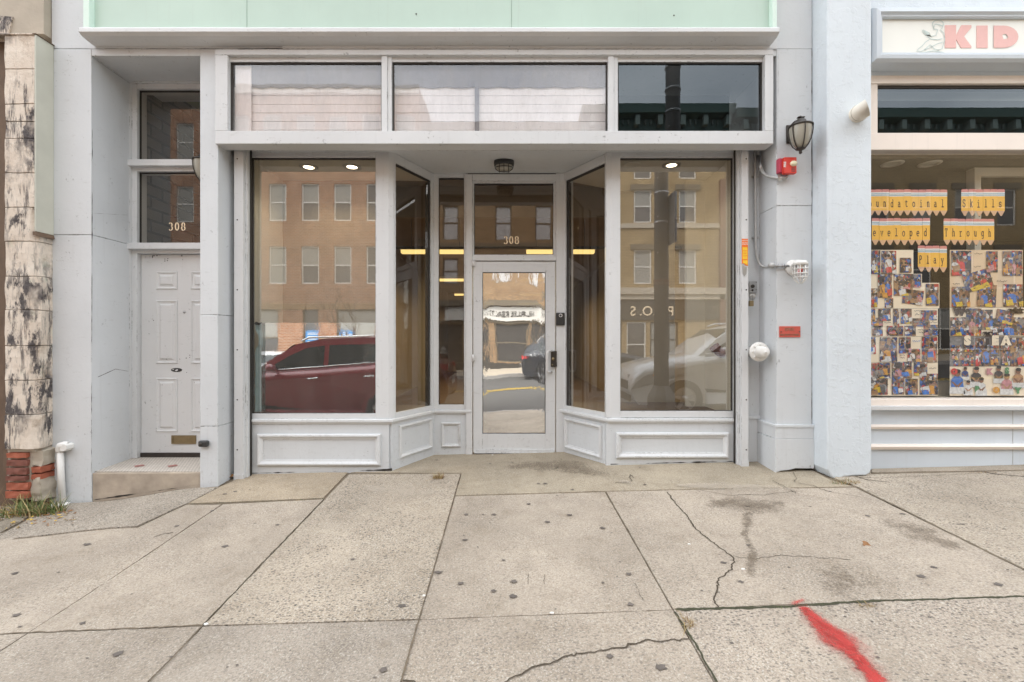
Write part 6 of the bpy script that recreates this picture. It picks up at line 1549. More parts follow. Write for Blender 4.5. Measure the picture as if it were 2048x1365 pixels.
leaf(464, 957, .03, 'leaf_b', 'brown leaf behind the left shutter guide', 5); leaf(40, 1022, .04, 'leaf_b', 'brown leaf among the dry grass by the stone wall', 6); leaf(20, 1035, .035, 'leaf_y', 'yellowed leaf among the dry grass at the left edge', 7); leaf(1733, 1092, .026, 'leaf_b', 'single flat brown leaf on the right pavement slab', 8, .004)
def scrap(u, v, size, label, seed):
    r = random.Random(seed); x, y = G(u, v); k = MB(); k.prism([(x + size * r.uniform(.7, 1.1) * math.cos(a), y + size * .7 * r.uniform(.7, 1.1) * math.sin(a)) for a in (0, .9, 1.9, 3, 4, 5.2)], zg(x, y) + .001, zg(x, y) + .006, 'xy'); single(k, 'paper_scrap', 'white', label, 'litter', 'white scraps on the pavement')
scrap(1104, 1228, .012, 'white scrap in the joint in the middle of the pavement', 1); scrap(848, 1193, .009, 'white scrap on the joint left of the middle slab', 2); scrap(985, 911, .012, 'white crumb in front of the shop door', 3); scrap(1487, 1140, .012, 'pale flat scrap beside the long damp streak', 4); scrap(1378, 1090, .010, 'pale speck beside the long crack', 5); scrap(412, 1250, .012, 'white cigarette end in the left joint', 6); scrap(82, 1022, .014, 'white scrap below the green weeds', 7)

rl = random.Random(31); k = MB()
for _ in range(150):
    u = rl.uniform(-30, 150); y_ = -.50 - rl.random() ** 2 * .35; x_ = X(u, y_)
    if u > 105 and y_ > -.42: continue
    sz = rl.uniform(.006, .020); a = rl.uniform(0, 6.28); zz = zg(x_, y_) + .004
    k.face([(x_ + sz * math.cos(a), y_ + sz * math.sin(a), zz + rl.uniform(0, .012)), (x_ + sz * .5 * math.cos(a + 1.5), y_ + sz * .5 * math.sin(a + 1.5), zz), (x_ - sz * math.cos(a), y_ - sz * math.sin(a), zz + rl.uniform(0, .012)), (x_ + sz * .5 * math.cos(a - 1.5), y_ + sz * .5 * math.sin(a - 1.5), zz + rl.uniform(0, .008))], rl.choice((0, 0, 1, 2, 3)))
single(k, 'leaf_litter', ['leaf_b', 'straw2', 'leaf_y', 'straw'], None, None, kind='stuff', recalc=False)
EXPOSURE = 1.5
M['pole_dark'] = m_plain('pole_dark', (.10, .095, .09), .6, .2, var=.2, scale=6)
# ================================================================ ACROSS THE STREET (seen in the glass)
YFAR = -17.75
SL = .0376
M['fb_orange'] = m_brick('orange_brick', (.43, .18, .085), (.29, .115, .058), (.46, .37, .29), .22, .075, .016, .8)
M['fb_amber'] = m_brick('amber_brick', (.45, .285, .15), (.35, .215, .115), (.25, .19, .13), .22, .075, .016, .7)
M['fb_tan'] = m_brick('tan_brick', (.50, .37, .20), (.40, .29, .15), (.26, .19, .11), .22, .075, .016, .7)
M['fb_brown'] = m_brick('brown_brick', (.22, .10, .07), (.18, .08, .06), (.22, .18, .15), .22, .075, .010, .4)
M['fb_trim'] = m_plain('far_brown_trim', (.16, .13, .09), .8)
M['fb_pale'] = m_plain('far_pale_stone', (.46, .40, .32), .8)
M['fb_white'] = m_plain('far_white_trim', (.66, .64, .60), .6)
M['fb_green'] = m_plain('far_green_cornice', (.09, .15, .135), .6)
M['fb_dk'] = m_plain('far_dark_front', (.05, .043, .035), .5)
M['fb_glass'] = m_plain('far_window_dark', (.07, .065, .06), .12, 0, var=.3, scale=2, bump=0, spec=.8)
M['fb_blind'] = m_plain('far_window_blind', (.29, .285, .26), .6, var=.06)
M['fb_curtain'] = m_plain('far_curtain', (.55, .53, .52), .8, var=.15, scale=9)
M['fb_sign'] = m_plain('far_white_sign', (.66, .63, .58), .5, var=.04)
M['fb_blue'] = m_plain('far_blue_poster', (.05, .22, .50), .5, var=.15, scale=4)
M['fb_roof'] = m_plain('far_roof', (.12, .11, .10), .9)
def holes_wall(mb, x0, x1, z0, z1, holes, y, depth, m=0):
    xs = sorted({x0, x1, *[h for q in holes for h in q[:2]]}); zs = sorted({z0, z1, *[h for q in holes for h in q[2:4]]})
    for a, b in zip(xs, xs[1:]):
        for c, d in zip(zs, zs[1:]):
            if any(h[0] - 1e-6 <= a and b <= h[1] + 1e-6 and h[2] - 1e-6 <= c and d <= h[3] + 1e-6 for h in holes): continue
            mb.face([(b, y, c), (a, y, c), (a, y, d), (b, y, d)], m)
    for h in holes:
        a, b, c, d = h[:4]; yi = y - depth
        mb.face([(a, y, c), (a, yi, c), (a, yi, d), (a, y, d)], m); mb.face([(b, y, c), (b, y, d), (b, yi, d), (b, yi, c)], m)
        mb.face([(a, y, d), (a, yi, d), (b, yi, d), (b, y, d)], m); mb.face([(a, y, c), (b, y, c), (b, yi, c), (a, yi, c)], m)
WINS = {}
def far_window(parent, h, trim, kind, label=None):
    """sash window, its front at y = -.10 of the wall; width/height shared meshes"""
    wd, ht = round(h[1] - h[0], 3), round(h[3] - h[2], 3); key = (wd, ht, trim, kind)
    if key not in WINS:
        k = MB(); fw = .06
        k.frame(0, wd, 0, ht, fw, wd - fw, fw, ht - fw, -.08, -.01); k.box(fw, wd - fw, -.07, -.02, ht * .5 - .03, ht * .5 + .03)
        if kind == 'shop':
            n = max(1, int(wd / 1.4))
            for i in range(1, n): k.box(wd * i / n - .03, wd * i / n + .03, -.07, -.02, fw, ht * .5 - .03); k.box(wd * i / n - .03, wd * i / n + .03, -.07, -.02, ht * .5 + .03, ht - fw)
        fm = finish(k, 'window', trim)
        k = MB(); k.box(fw, wd - fw, -.06, -.045, fw, ht * .5 - .03, 0); k.box(fw, wd - fw, -.06, -.045, ht * .5 + .03, ht - fw, 1)
        pm = finish(k, 'pane', {'blind': ['fb_glass', 'fb_blind'], 'curtain': ['fb_curtain', 'fb_curtain'], 'dark': ['fb_glass', 'fb_glass'], 'half': ['fb_blind', 'fb_blind'], 'shop': ['fb_glass', 'fb_blind']}[kind])
        WINS[key] = (fm, pm)
    fm, pm = WINS[key]; po = ORG[parent.name]
    w_ = bpy.data.objects.new('window', fm); COL.objects.link(w_); w_.parent = parent; w_.location = (h[0] - po.x, YFAR - .04 - po.y, h[2] - po.z)
    p_ = bpy.data.objects.new('pane', pm); COL.objects.link(p_); p_.parent = w_
def far_building(name, label, x0, x1, ztop, wall, wins, trim, lintel=None, cornice=None, base=None, dep=14, groundwins=()):
    zb = SL * (x0 + x1) / 2 - 1.2
    t = thing(name, label, 'building', ((x0 + x1) / 2, YFAR, zb + 1.2))
    mb = MB(); holes = [w_[:4] for w_ in wins] + [w_[:4] for w_ in groundwins]
    holes_wall(mb, x0, x1, zb, ztop, holes, YFAR, .16)
    yb = YFAR - dep
    mb.face([(x0, YFAR, zb), (x0, YFAR, ztop), (x0, yb, ztop), (x0, yb, zb)]); mb.face([(x1, YFAR, zb), (x1, yb, zb), (x1, yb, ztop), (x1, YFAR, ztop)]); mb.face([(x0, yb, zb), (x0, yb, ztop), (x1, yb, ztop), (x1, yb, zb)])
    mb.box(x0, x1, YFAR - dep, YFAR - .3, ztop - .3, ztop - .2, 1); mb.box(x0 + .05, x1 - .05, YFAR - .4, YFAR - .25, zb, ztop - .3, 1)
    part(mb, 'wall', [wall, 'fb_roof'], t, recalc=False)
    for w_ in wins + list(groundwins): far_window(t, w_, w_[5] if len(w_) > 5 else trim, w_[4])
    if lintel:
        for w_ in wins:
            k = MB(); k.box(w_[0] - .18, w_[1] + .18, YFAR, YFAR + .06, w_[3] + .0, w_[3] + .27); part(k, 'lintel', lintel, t)
    if cornice:
        k = MB(); k.prism([(YFAR, ztop - .9), (YFAR + .08, ztop - .9), (YFAR + .10, ztop - .35), (YFAR + .55, ztop - .25), (YFAR + .62, ztop), (YFAR + .66, ztop + .12), (YFAR, ztop + .14)], x0 + .01, x1 - .01, 'yz'); part(k, 'cornice', cornice, t)
        k = MB(); x = x0 + .4
        while x < x1 - .3: k.box(x, x + .22, YFAR + .1, YFAR + .46, ztop - .75, ztop - .30); k.box(x + .5, x + .58, YFAR + .1, YFAR + .18, ztop - .62, ztop - .4); k.box(x + .75, x + .83, YFAR + .1, YFAR + .18, ztop - .62, ztop - .4); x += 1.05
        o_ = part(k, 'cornice_brackets', 'fb_pale' if cornice == 'fb_pale' else 'fb_bracket', t)
    return t
M['fb_bracket'] = m_plain('far_bracket', (.20, .25, .23), .6)
d1, d2 = 22.06, 23.1
# orange-brown brick flats, left
xa, xb = -17.5, -4.35
wl = []; pitch = 1.575; xw = MX(603, d1)
for i in range(-4, 5):
    x = xw + pitch * i
    if x < xa + .3 or x + .85 > xb: continue
    kd = ('half' if i < 0 else ('blind', 'blind', 'dark', 'half')[i % 4])
    for zt_, zb_w in ((MZ(368, d1), MZ(442, d1)), (MZ(493, d1), MZ(568, d1)), (MZ(368, d1) + 3.05, MZ(442, d1) + 3.05)): wl.append((x, x + .84, zb_w, zt_, 'blind' if zt_ > 8 and i in (0, 1) else kd))
gw = [(MX(605, d1), MX(637, d1), -.55, MZ(618, d1), 'dark', 'fb_trim'), (MX(673, d1), MX(756, d1), .35, MZ(619, d1), 'shop', 'fb_trim'), (MX(505, d1), MX(556, d1), .2, MZ(619, d1), 'shop', 'fb_trim'), (MX(775, d1), MX(835, d1), .3, MZ(619, d1), 'shop', 'fb_trim')]
tl_ = far_building('brick_flats', 'orange brick flats with white sash windows mirrored in the left display window', xa, xb, 13.4, 'fb_orange', wl, 'fb_white', None, None, groundwins=gw)
k = MB(); k.box(xa, xb, YFAR, YFAR + .1, 13.1, 13.5); part(k, 'parapet', 'fb_white', tl_)
k = MB()
for q_ in range(int((xb - xa) / .3)): k.box(xa + q_ * .3 + .02, xa + q_ * .3 + .28, YFAR, YFAR + .02, 2.95, 3.25)
part(k, 'soldier_course', 'fb_amber', tl_)
for u0, u1, v0, v1, lb in ((611, 641, 664, 692, 'blue poster in the doorway across the street'), (678, 709, 664, 688, 'blue poster in the shop window across the street')):
    mb = MB(); mb.box(MX(u0, d1), MX(u1, d1), YFAR - .03, YFAR - .015, MZ(v1, d1), MZ(v0, d1), 0)
    for i in range(4): mb.box(MX(u0 + 4, d1), MX(u1 - 5 - i, d1), YFAR - .015, YFAR - .012, MZ(v0 + 6 + i * 5, d1), MZ(v0 + 4.5 + i * 5, d1), 1)
    single(mb, 'wall_poster', ['fb_blue', 'fb_sign'], lb, 'poster')
# amber brick house in the middle, with the white sign band
xa, xb = -4.33, 3.2; wl = []
for u0, u1 in ((885, 911), (990, 1018), (1071, 1099)):
    wl.append((MX(u0, d2), MX(u1, d2) + .12, MZ(480, d2), MZ(411, d2), 'curtain')); wl.append((MX(u0, d2), MX(u1, d2) + .12, MZ(568, d2), MZ(516, d2), 'curtain'))
gw = [(-3.9, -2.5, .3, 2.3, 'dark'), (-2.3, -1.3, -.1, 2.3, 'dark'), (-1.1, .9, .35, 2.35, 'dark'), (1.0, 2.7, .35, 2.35, 'dark')]
tm = far_building('brick_house', 'amber brick house with a long white sign band mirrored in the door glass', xa, xb, 11.6, 'fb_amber', wl, 'fb_trim', None, None, groundwins=gw)
k = MB(); k.box(xa, xb, YFAR, YFAR + .12, 11.2, 11.75); part(k, 'parapet', 'fb_trim', tm)
k = MB(); k.box(xa, xb, YFAR, YFAR + .10, 6.2, 6.42); k.box(xa, xb, YFAR, YFAR + .25, 3.2, 3.5); k.box(xa, xb, YFAR, YFAR + .03, 2.35, 2.46); part(k, 'string_course', 'fb_trim', tm)
k = MB(); k.box(xa, xb, YFAR, YFAR + .02, zg(0, -4) - .9, .30); part(k, 'stall_riser', 'fb_dk', tm)
sb = thing('realty_sign', 'long white sign band with dark capitals, mirrored in the shop door film', 'sign', (0, YFAR, 2.48))
k = MB(); k.box(-3.4, 2.7, YFAR + .03, YFAR + .10, 2.47, 3.15); part(k, 'panel', 'fb_sign', sb)
me = text_mesh('HURLEE REALTY', .37, .01, 'CENTER', .006); k = MB(); k.addmesh(me, Matrix.Translation((-.12, YFAR + .115, 2.67)) @ TXT_BACK); bpy.data.meshes.remove(me); part(k, 'lettering', 'fb_dk', sb, recalc=False)
# tan brick house, right
xa, xb = 3.22, 10.3; wl = []
for u0 in (1180, 1268, 1358):
    x = MX(u0, d1)
    for zt_, zb_w in ((MZ(380, d1), MZ(446, d1)), (MZ(500, d1), MZ(568, d1)), (10.7, 9.3)):
        if x > xa + .2: wl.append((x, x + .84, zb_w, zt_, 'blind' if zt_ > 7 else 'half'))
gw = [(5.55, 6.5, .15, 2.35, 'dark'), (6.7, 7.2, .6, 2.35, 'half', 'fb_dk'), (7.6, 8.05, .6, 2.35, 'half', 'fb_dk'), (4.0, 5.3, .7, 2.35, 'half', 'fb_dk')]
tt = far_building('cornice_house', 'tan brick house with dark green cornice and shopfront mirrored in the right window', xa, xb, 12.2, 'fb_tan', wl, 'fb_white', 'fb_trim', 'fb_green', groundwins=gw)
k = MB(); k.box(xa, xb, YFAR, YFAR + .07, MZ(457, d1), MZ(448, d1)); k.box(xa, xb, YFAR, YFAR + .3, MZ(590, d1), MZ(577, d1)); k.box(xa, xb, YFAR, YFAR + .2, MZ(600, d1), MZ(590, d1)); part(k, 'string_course', 'fb_pale', tt)
k = MB(); k.box(xa, xb, YFAR, YFAR + .10, 2.45, MZ(600, d1)); k.box(xa, xb, YFAR, YFAR + .05, -.6, .12); part(k, 'shopfront_band', 'fb_dk', tt)
sb = thing('shop_name_sign', 'gold letters on the dark shopfront band mirrored in the right window', 'sign lettering', (6.9, YFAR + .1, 2.6))
me = text_mesh('P.C.O. S', .62, .012, 'CENTER', .006); k = MB(); k.addmesh(me, Matrix.Translation((6.75, YFAR + .115, 2.66)) @ TXT_BACK); bpy.data.meshes.remove(me); part(k, 'lettering', 'gold', sb, recalc=False)
k = MB(); k.box(10.02, 10.25, YFAR, YFAR + .2, -.3, 9.2); part(k, 'downpipe', 'fb_brown', tt)
# further houses up and down the street
def grid_wins(xa, xb, rows, n, kinds, wd=.9):
    o_ = []; pt = (xb - xa) / n
    for i in range(n):
        for j, (a, b) in enumerate(rows):
            x = xa + pt * (i + .5) - wd / 2; o_.append((x, x + wd, a, b, kinds[(i + j) % len(kinds)]))
    return o_
far_building('cornice_house', 'long tan brick house with dark bracketed cornice mirrored in the nursery window', 10.32, 24.5, 12.0, 'fb_tan', grid_wins(10.4, 24.4, ((3.9, 5.7), (6.9, 8.6)), 7, ('blind', 'dark', 'half')), 'fb_white', 'fb_trim', 'fb_green', groundwins=[(11, 16, .8, 3.0, 'shop'), (17, 23.6, 1.0, 3.0, 'shop')])
far_building('corner_house', 'dark red brick corner house farthest up the street', 24.52, 42, 11.0, 'fb_brown', grid_wins(25, 41.5, ((4.6, 6.3), (7.6, 9.2)), 8, ('blind', 'dark')), 'fb_white', 'fb_pale', 'fb_pale')
far_building('corner_house', 'brown brick house farthest down the street', -36, -17.52, 10.5, 'fb_brown', grid_wins(-35.5, -18, ((2.9, 4.6), (6.2, 7.9)), 9, ('half', 'dark')), 'fb_white', 'fb_pale', 'fb_pale')

# ---- cars
def car_paint(name, col):
    t = NT(name); b = t.bsdf(t.mix(t.noise(t.coords(), 2.5, 3), tuple(c * .92 for c in col), col), .28, .15, None, .5); b.inputs['Coat Weight'].default_value = .8; b.inputs['Coat Roughness'].default_value = .05; return t.m
M['car_red'] = car_paint('car_red', (.16, .014, .02)); M['car_white'] = car_paint('car_white', (.74, .74, .73)); M['car_dark'] = car_paint('car_dark', (.03, .033, .04)); M['car_silver'] = car_paint('car_silver', (.55, .56, .57))
M['car_glass'] = m_plain('car_glass', (.022, .028, .028), .06, 0, var=.2, scale=2, bump=0, spec=.9)
M['tyre'] = m_plain('tyre', (.025, .025, .025), .85); M['rim'] = m_plain('rim', (.45, .45, .46), .3, .7); M['head'] = m_plain('headlight', (.62, .63, .64), .15, .2); M['tail'] = m_plain('tail_light', (.45, .02, .02), .25); M['chrome'] = m_plain('chrome_trim', (.68, .68, .68), .2, .9); M['amber'] = m_plain('amber_lamp', (.85, .28, .03), .25)
def make_car(name, label, paint, x_front, yc, flip, suv=True, L=4.6, W=1.86):
    t = thing(name, label, 'car'); ORG[t.name] = Vector((0, 0, 0)); hw = W / 2
    if suv:
        U = [(0.0, .66), (.06, .80), (.22, .93), (.70, 1.03), (1.22, 1.10), (2.2, 1.13), (3.2, 1.17), (4.1, 1.22), (4.42, 1.22), (4.55, 1.02), (4.6, .80)]; R_ = [(1.22, 1.10), (1.62, 1.40), (1.98, 1.60), (2.45, 1.68), (3.2, 1.68), (3.85, 1.63), (4.25, 1.50), (4.45, 1.22)]; H = 1.68
    else:
        U = [(0.0, .55), (.05, .68), (.2, .78), (.75, .87), (1.25, .93), (2.2, .96), (3.2, .99), (4.0, 1.02), (4.45, 1.0), (4.56, .85), (4.6, .66)]; R_ = [(1.25, .93), (1.75, 1.22), (2.15, 1.40), (2.6, 1.46), (3.1, 1.45), (3.6, 1.34), (4.1, 1.02)]; H = 1.46
    ax_, wr, ar = (.92, 3.62), .345, .42
    def arc_(cx): return [(cx + ar * math.cos(a), .345 + ar * math.sin(a)) for a in [math.pi - i * math.pi / 12 for i in range(13)]]
    low = [(.05, .34), (.12, .26), (ax_[0] - ar, .24)] + arc_(ax_[0])[1:-1] + [(ax_[0] + ar, .24), (ax_[1] - ar, .24)] + arc_(ax_[1])[1:-1] + [(ax_[1] + ar, .24), (4.5, .28), (4.58, .42)]
    sh = [(x, z_ - .14) for x, z_ in U]
    mb = MB(); bm = mb.bm
    for sgn in (-1, 1):
        lo_v = [bm.verts.new((x, sgn * (hw - .02 - (.10 if x < .2 or x > 4.45 else 0)), z_)) for x, z_ in low]
        sh_v = [bm.verts.new((x, sgn * (hw - (.20 if x < .03 else .09 if x < .15 else .03 if x < .4 else 0) - (.12 if x > 4.5 else .04 if x > 4.3 else 0)), z_)) for x, z_ in sh]
        up_v = [bm.verts.new((x, sgn * (hw - .10 - (.18 if x < .03 else .08 if x < .15 else .02 if x < .4 else 0) - (.12 if x > 4.5 else .03 if x > 4.3 else 0)), z_)) for x, z_ in U]
        f = bm.faces.new(lo_v + sh_v[::-1]); bmesh.ops.triangulate(bm, faces=[f])
        for i in range(len(U) - 1): bm.faces.new([sh_v[i], sh_v[i + 1], up_v[i + 1], up_v[i]]).smooth = True
        if sgn < 0: A_lo, A_sh, A_up = lo_v, sh_v, up_v
        else:
            cen = [bm.verts.new((x, 0, z_ + (.03 if .1 < x < 4.4 else 0))) for x, z_ in U]
            for i in range(len(U) - 1):
                bm.faces.new([A_up[i], A_up[i + 1], cen[i + 1], cen[i]]).smooth = True; bm.faces.new([cen[i], cen[i + 1], up_v[i + 1], up_v[i]]).smooth = True
            bm.faces.new([A_lo[0], lo_v[0], sh_v[0], A_sh[0]]); bm.faces.new([A_sh[0], sh_v[0], up_v[0], cen[0], A_up[0]])
            bm.faces.new([A_lo[-1], A_sh[-1], sh_v[-1], lo_v[-1]]); bm.faces.new([A_sh[-1], A_up[-1], cen[-1], up_v[-1], sh_v[-1]])
    b0, r0 = hw - .12, hw - .30
    def hwid(z_): return b0 + (r0 - b0) * max(0, min(1, (z_ - R_[0][1]) / (H - R_[0][1])))
    rows_ = [[bm.verts.new((x, k_ * hwid(z_), z_ + (.03 * (1 - abs(k_)) if z_ > R_[0][1] + .05 else 0))) for k_ in (-1, -.5, 0, .5, 1)] for x, z_ in R_]
    for A, B in zip(rows_, rows_[1:]):
        for i in range(4): bm.faces.new([A[i], A[i + 1], B[i + 1], B[i]]).smooth = True
    for sgn, idx in ((-1, 0), (1, 4)):
        f = bm.faces.new([r_[idx] for r_ in rows_]); bmesh.ops.triangulate(bm, faces=[f])
    part(mb, 'body', paint, t)
    k = MB(); k.box(.3, 4.35, -hw + .16, hw - .16, .22, .85); part(k, 'underbody', 'black', t)
    zb_, zt_ = R_[0][1], H
    def side_glass(pts, sgn):
        k = MB(); k.face([(x, sgn * (hwid(z_) + .008), z_) for x, z_ in pts]); part(k, 'window', 'car_glass', t, recalc=False)
    zr = H - .12; f0 = R_[0]
    for sgn in (-1, 1):
        side_glass([(f0[0] + .25, zb_ + .06), (f0[0] + 1.28, zb_ + .08), (f0[0] + 1.28, zr), (f0[0] + .95, zr - .04), (f0[0] + .62, zr - .18)], sgn)
        side_glass([(f0[0] + 1.36, zb_ + .08), (f0[0] + 2.30, zb_ + .12), (f0[0] + 2.42, zr - .01), (f0[0] + 1.36, zr)], sgn)
        if suv: side_glass([(f0[0] + 2.38, zb_ + .13), (f0[0] + 2.85, zb_ + .17), (f0[0] + 2.72, zr - .10), (f0[0] + 2.50, zr - .02)], sgn)
        k = MB(); k.tube([(f0[0] + .12, sgn * (b0 + .015), zb_ + .035), (f0[0] + 2.9, sgn * (b0 + .012), zb_ + .14)], .010, 6); part(k, 'trim_strip', 'chrome', t)
        for xh in (f0[0] + 1.02, f0[0] + 2.05): k = MB(); k.tube([(xh, sgn * (hw + .005), .97 if suv else .84), (xh + .10, sgn * (hw + .03), .975 if suv else .845), (xh + .20, sgn * (hw + .005), .985 if suv else .855)], .012, 6); part(k, 'door_handle', 'chrome', t)
        k = MB(); k.lathe([(0, -.06), (.075, -.05), (.09, 0), (.06, .06), (0, .07)], (f0[0] + .42, sgn * (hw + .06), zb_ + .09), 'x', 12, 0, 1.2, .8); k.tube([(f0[0] + .44, sgn * (b0), zb_ + .05), (f0[0] + .43, sgn * (hw + .05), zb_ + .08)], .02, 6); part(k, 'wing_mirror', paint, t)
        if suv: k = MB(); k.tube([(2.05, sgn * (r0 + .03), H - .02), (2.2, sgn * (r0 + .02), H + .03), (3.8, sgn * (r0 + .02), H + .02), (3.95, sgn * (r0 + .02), H - .04)], .016, 8); part(k, 'roof_rail', 'chrome', t)
        k = MB(); zl_ = U[1][1] - .06; k.hexa([(.02, sgn * (hw - .45), zl_ - .07), (.42, sgn * (hw - .012), zl_ + .03), (.46, sgn * (hw + .004), zl_ + .05), (.06, sgn * (hw - .40), zl_ - .05), (.02, sgn * (hw - .45), zl_ + .05), (.42, sgn * (hw - .03), zl_ + .11), (.46, sgn * (hw + .0), zl_ + .11), (.06, sgn * (hw - .40), zl_ + .06)]); hl = part(k, 'headlight', 'head', t)
        k = MB(); k.box(.36, .43, sgn * (hw - .01), sgn * (hw + .012), zl_ + .045, zl_ + .07); part(k, 'indicator', 'amber', hl)
        k = MB(); k.hexa([(4.36, sgn * (hw + .0), .98), (4.58, sgn * (hw - .14), .96), (4.59, sgn * (hw - .40), .97), (4.4, sgn * (hw - .4), .99), (4.36, sgn * (hw - .01), 1.09), (4.56, sgn * (hw - .17), 1.08), (4.57, sgn * (hw - .40), 1.07), (4.4, sgn * (hw - .4), 1.08)]); part(k, 'tail_light', 'tail', t)
        for xx in ax_:
            k = MB(); k.lathe([(wr * .62, -.10), (wr * .94, -.11), (wr, -.08), (wr, .08), (wr * .94, .11), (wr * .62, .10)], (xx, sgn * (hw - .12), wr), 'y', 28); wh = part(k, 'wheel', 'tyre', t)
            k = MB(); k.lathe([(wr * .66, .06), (wr * .62, .095), (wr * .57, .075)], (xx, sgn * (hw - .12) if sgn > 0 else sgn * (hw - .12) - .155, wr), 'y', 28)
            yo = sgn * (hw - .035)
            for a in range(5):
                an = a * 1.2566 + .3; ca, sa = math.cos(an), math.sin(an)
                k.hexa([(xx - .04 * sa, yo - .012, wr + .04 * ca), (xx + .04 * sa, yo - .012, wr - .04 * ca), (xx + wr * .6 * ca + .03 * sa, yo - .012, wr + wr * .6 * sa - .03 * ca), (xx + wr * .6 * ca - .03 * sa, yo - .012, wr + wr * .6 * sa + .03 * ca), (xx - .04 * sa, yo + .012, wr + .04 * ca), (xx + .04 * sa, yo + .012, wr - .04 * ca), (xx + wr * .6 * ca + .03 * sa, yo + .012, wr + wr * .6 * sa - .03 * ca), (xx + wr * .6 * ca - .03 * sa, yo + .012, wr + wr * .6 * sa + .03 * ca)])
            k.lathe([(0, yo - .02), (.06, yo - .02), (.06, yo + .02), (0, yo + .02)], (xx, 0, wr), 'y', 12); part(k, 'rim', 'rim', wh)
    # screens
    k = MB(); a, b = R_[0], R_[2]; k.face([(a[0] + .10, -hwid(a[1] + .05) + .06, a[1] + .06 + .01), (a[0] + .10, hwid(a[1] + .05) - .06, a[1] + .07), (b[0] - .10, hwid(b[1]) - .06, b[1] - .04 + .035), (b[0] - .10, -hwid(b[1]) + .06, b[1] - .04 + .035)]); part(k, 'windscreen', 'car_glass', t, recalc=False)
    k = MB(); a, b = R_[-1], R_[-2]; k.face([(a[0] - .02 + .02, -hwid(a[1]) + .14, a[1] + .06), (a[0] + .0, hwid(a[1]) - .14, a[1] + .06), (b[0] + .06, hwid(b[1]) - .08, b[1] - .01), (b[0] + .06, -hwid(b[1]) + .08, b[1] - .01)]); part(k, 'rear_window', 'car_glass', t, recalc=False)
    k = MB(); zg_ = U[0][1]; k.box(-.012, .02, -.55, .55, zg_ - .14, zg_ + .02); part(k, 'grille', 'black', t)
    k = MB(); k.box(-.01, .03, -.62, .62, .30, .42); part(k, 'bumper_intake', 'black', t)
    k = MB(); k.box(4.585, 4.61, -.26, .26, .62, .74); part(k, 'number_plate', 'fb_sign', t)
    zr_ = -.175 + SL * (x_front + (2.3 if not flip else -2.3))
    t.location = (x_front, yc, zr_); t.rotation_euler = (0, -math.atan(SL) if not flip else math.atan(SL), math.pi if flip else 0)
    return t
make_car('parked_car', 'dark red car parked at the near kerb, mirrored in the left display window', 'car_red', -5.9, -4.79, False)
make_car('parked_car', 'white car with a black grille at the near kerb, mirrored in the right window', 'car_white', 2.2, -4.79, False)
make_car('parked_car', 'black car across the street, its red tail lamp mirrored in the door film', 'car_dark', 5.05, -13.35, True)
make_car('parked_car', 'pale saloon car across the street, mirrored behind the red car', 'car_silver', -12.1, -13.35, False, suv=False)

# ---- pole at the kerb
px_, py_ = 2.53, -3.40; z0 = zg(px_, py_)
t = thing('utility_pole', 'dark kerbside pole with flared base and sign plate mirrored in the right window', 'pole', (px_, py_, z0))
k = MB(); k.tube([(px_, py_, z0 + .30), (px_, py_, 4.0), (px_, py_, 9.8)], [.122, .115, .095], 18); part(k, 'shaft', 'pole_dark', t)
k = MB(); k.lathe([(.0, 0), (.235, 0), (.235, .32), (.225, .36), (.15, .50), (.135, .53), (0, .53)], (px_, py_, z0), 'z', 8, smooth=False); part(k, 'base', 'pole_dark', t)
k = MB(); k.box(px_ + .10, px_ + .135, py_ - .04, py_ + .36, MZ(492, 7.7), MZ(395, 7.7)); part(k, 'sign_plate', 'steel', t)
k = MB(); k.lathe([(.125, 2.36), (.125, 2.46)], (px_, py_, 0), 'z', 18); part(k, 'red_band', 'fb_brown', t)
for zz in (3.4, 3.9, 4.4, 5.0, 5.35, 5.7, 6.3): k = MB(); k.lathe([(.110, zz), (.121, zz + .005), (.121, zz + .035), (.110, zz + .04)], (px_, py_, 0), 'z', 18); part(k, 'strap', 'steel', t)
for zz in (2.9, 3.5, 4.15, 4.75): k = MB(); k.tube([(px_ - .09, py_ + .09, zz), (px_ - .10, py_ + .13, zz)], .012, 6); part(k, 'bolt', 'steel', t)
# ---- young bare tree across the street
tx, ty = MX(690, 18.6), -14.9; zt0 = SL * tx
t = thing('bare_tree', 'small leafless street tree across the road, mirrored in the left window', 'tree', (tx, ty, zt0))
rt = random.Random(3); k = MB(); k2 = MB()
def grow(mb, p, d, ln, r, depth):
    q_ = [p]; v_ = d.copy()
    for i in range(4):
        v_ = (v_ + Vector((rt.gauss(0, .12), rt.gauss(0, .12), .04))).normalized(); q_.append(q_[-1] + v_ * ln / 4)
    mb.tube(q_, [r * (1 - .12 * i) for i in range(5)], 6 if depth < 2 else 4, 0, False)
    if depth < 4:
        for i in range(3):
            j = rt.choice((2, 3, 4)); nd = (v_ + Vector((rt.gauss(0, .7), rt.gauss(0, .7), rt.gauss(.1, .3)))).normalized(); grow(k2, q_[j], nd, ln * .68, r * .52, depth + 1)
grow(k, Vector((tx, ty, zt0)), Vector((.02, 0, 1)), 2.1, .055, 0); part(k, 'trunk', 'wood', t); part(k2, 'branches', 'wood', t)

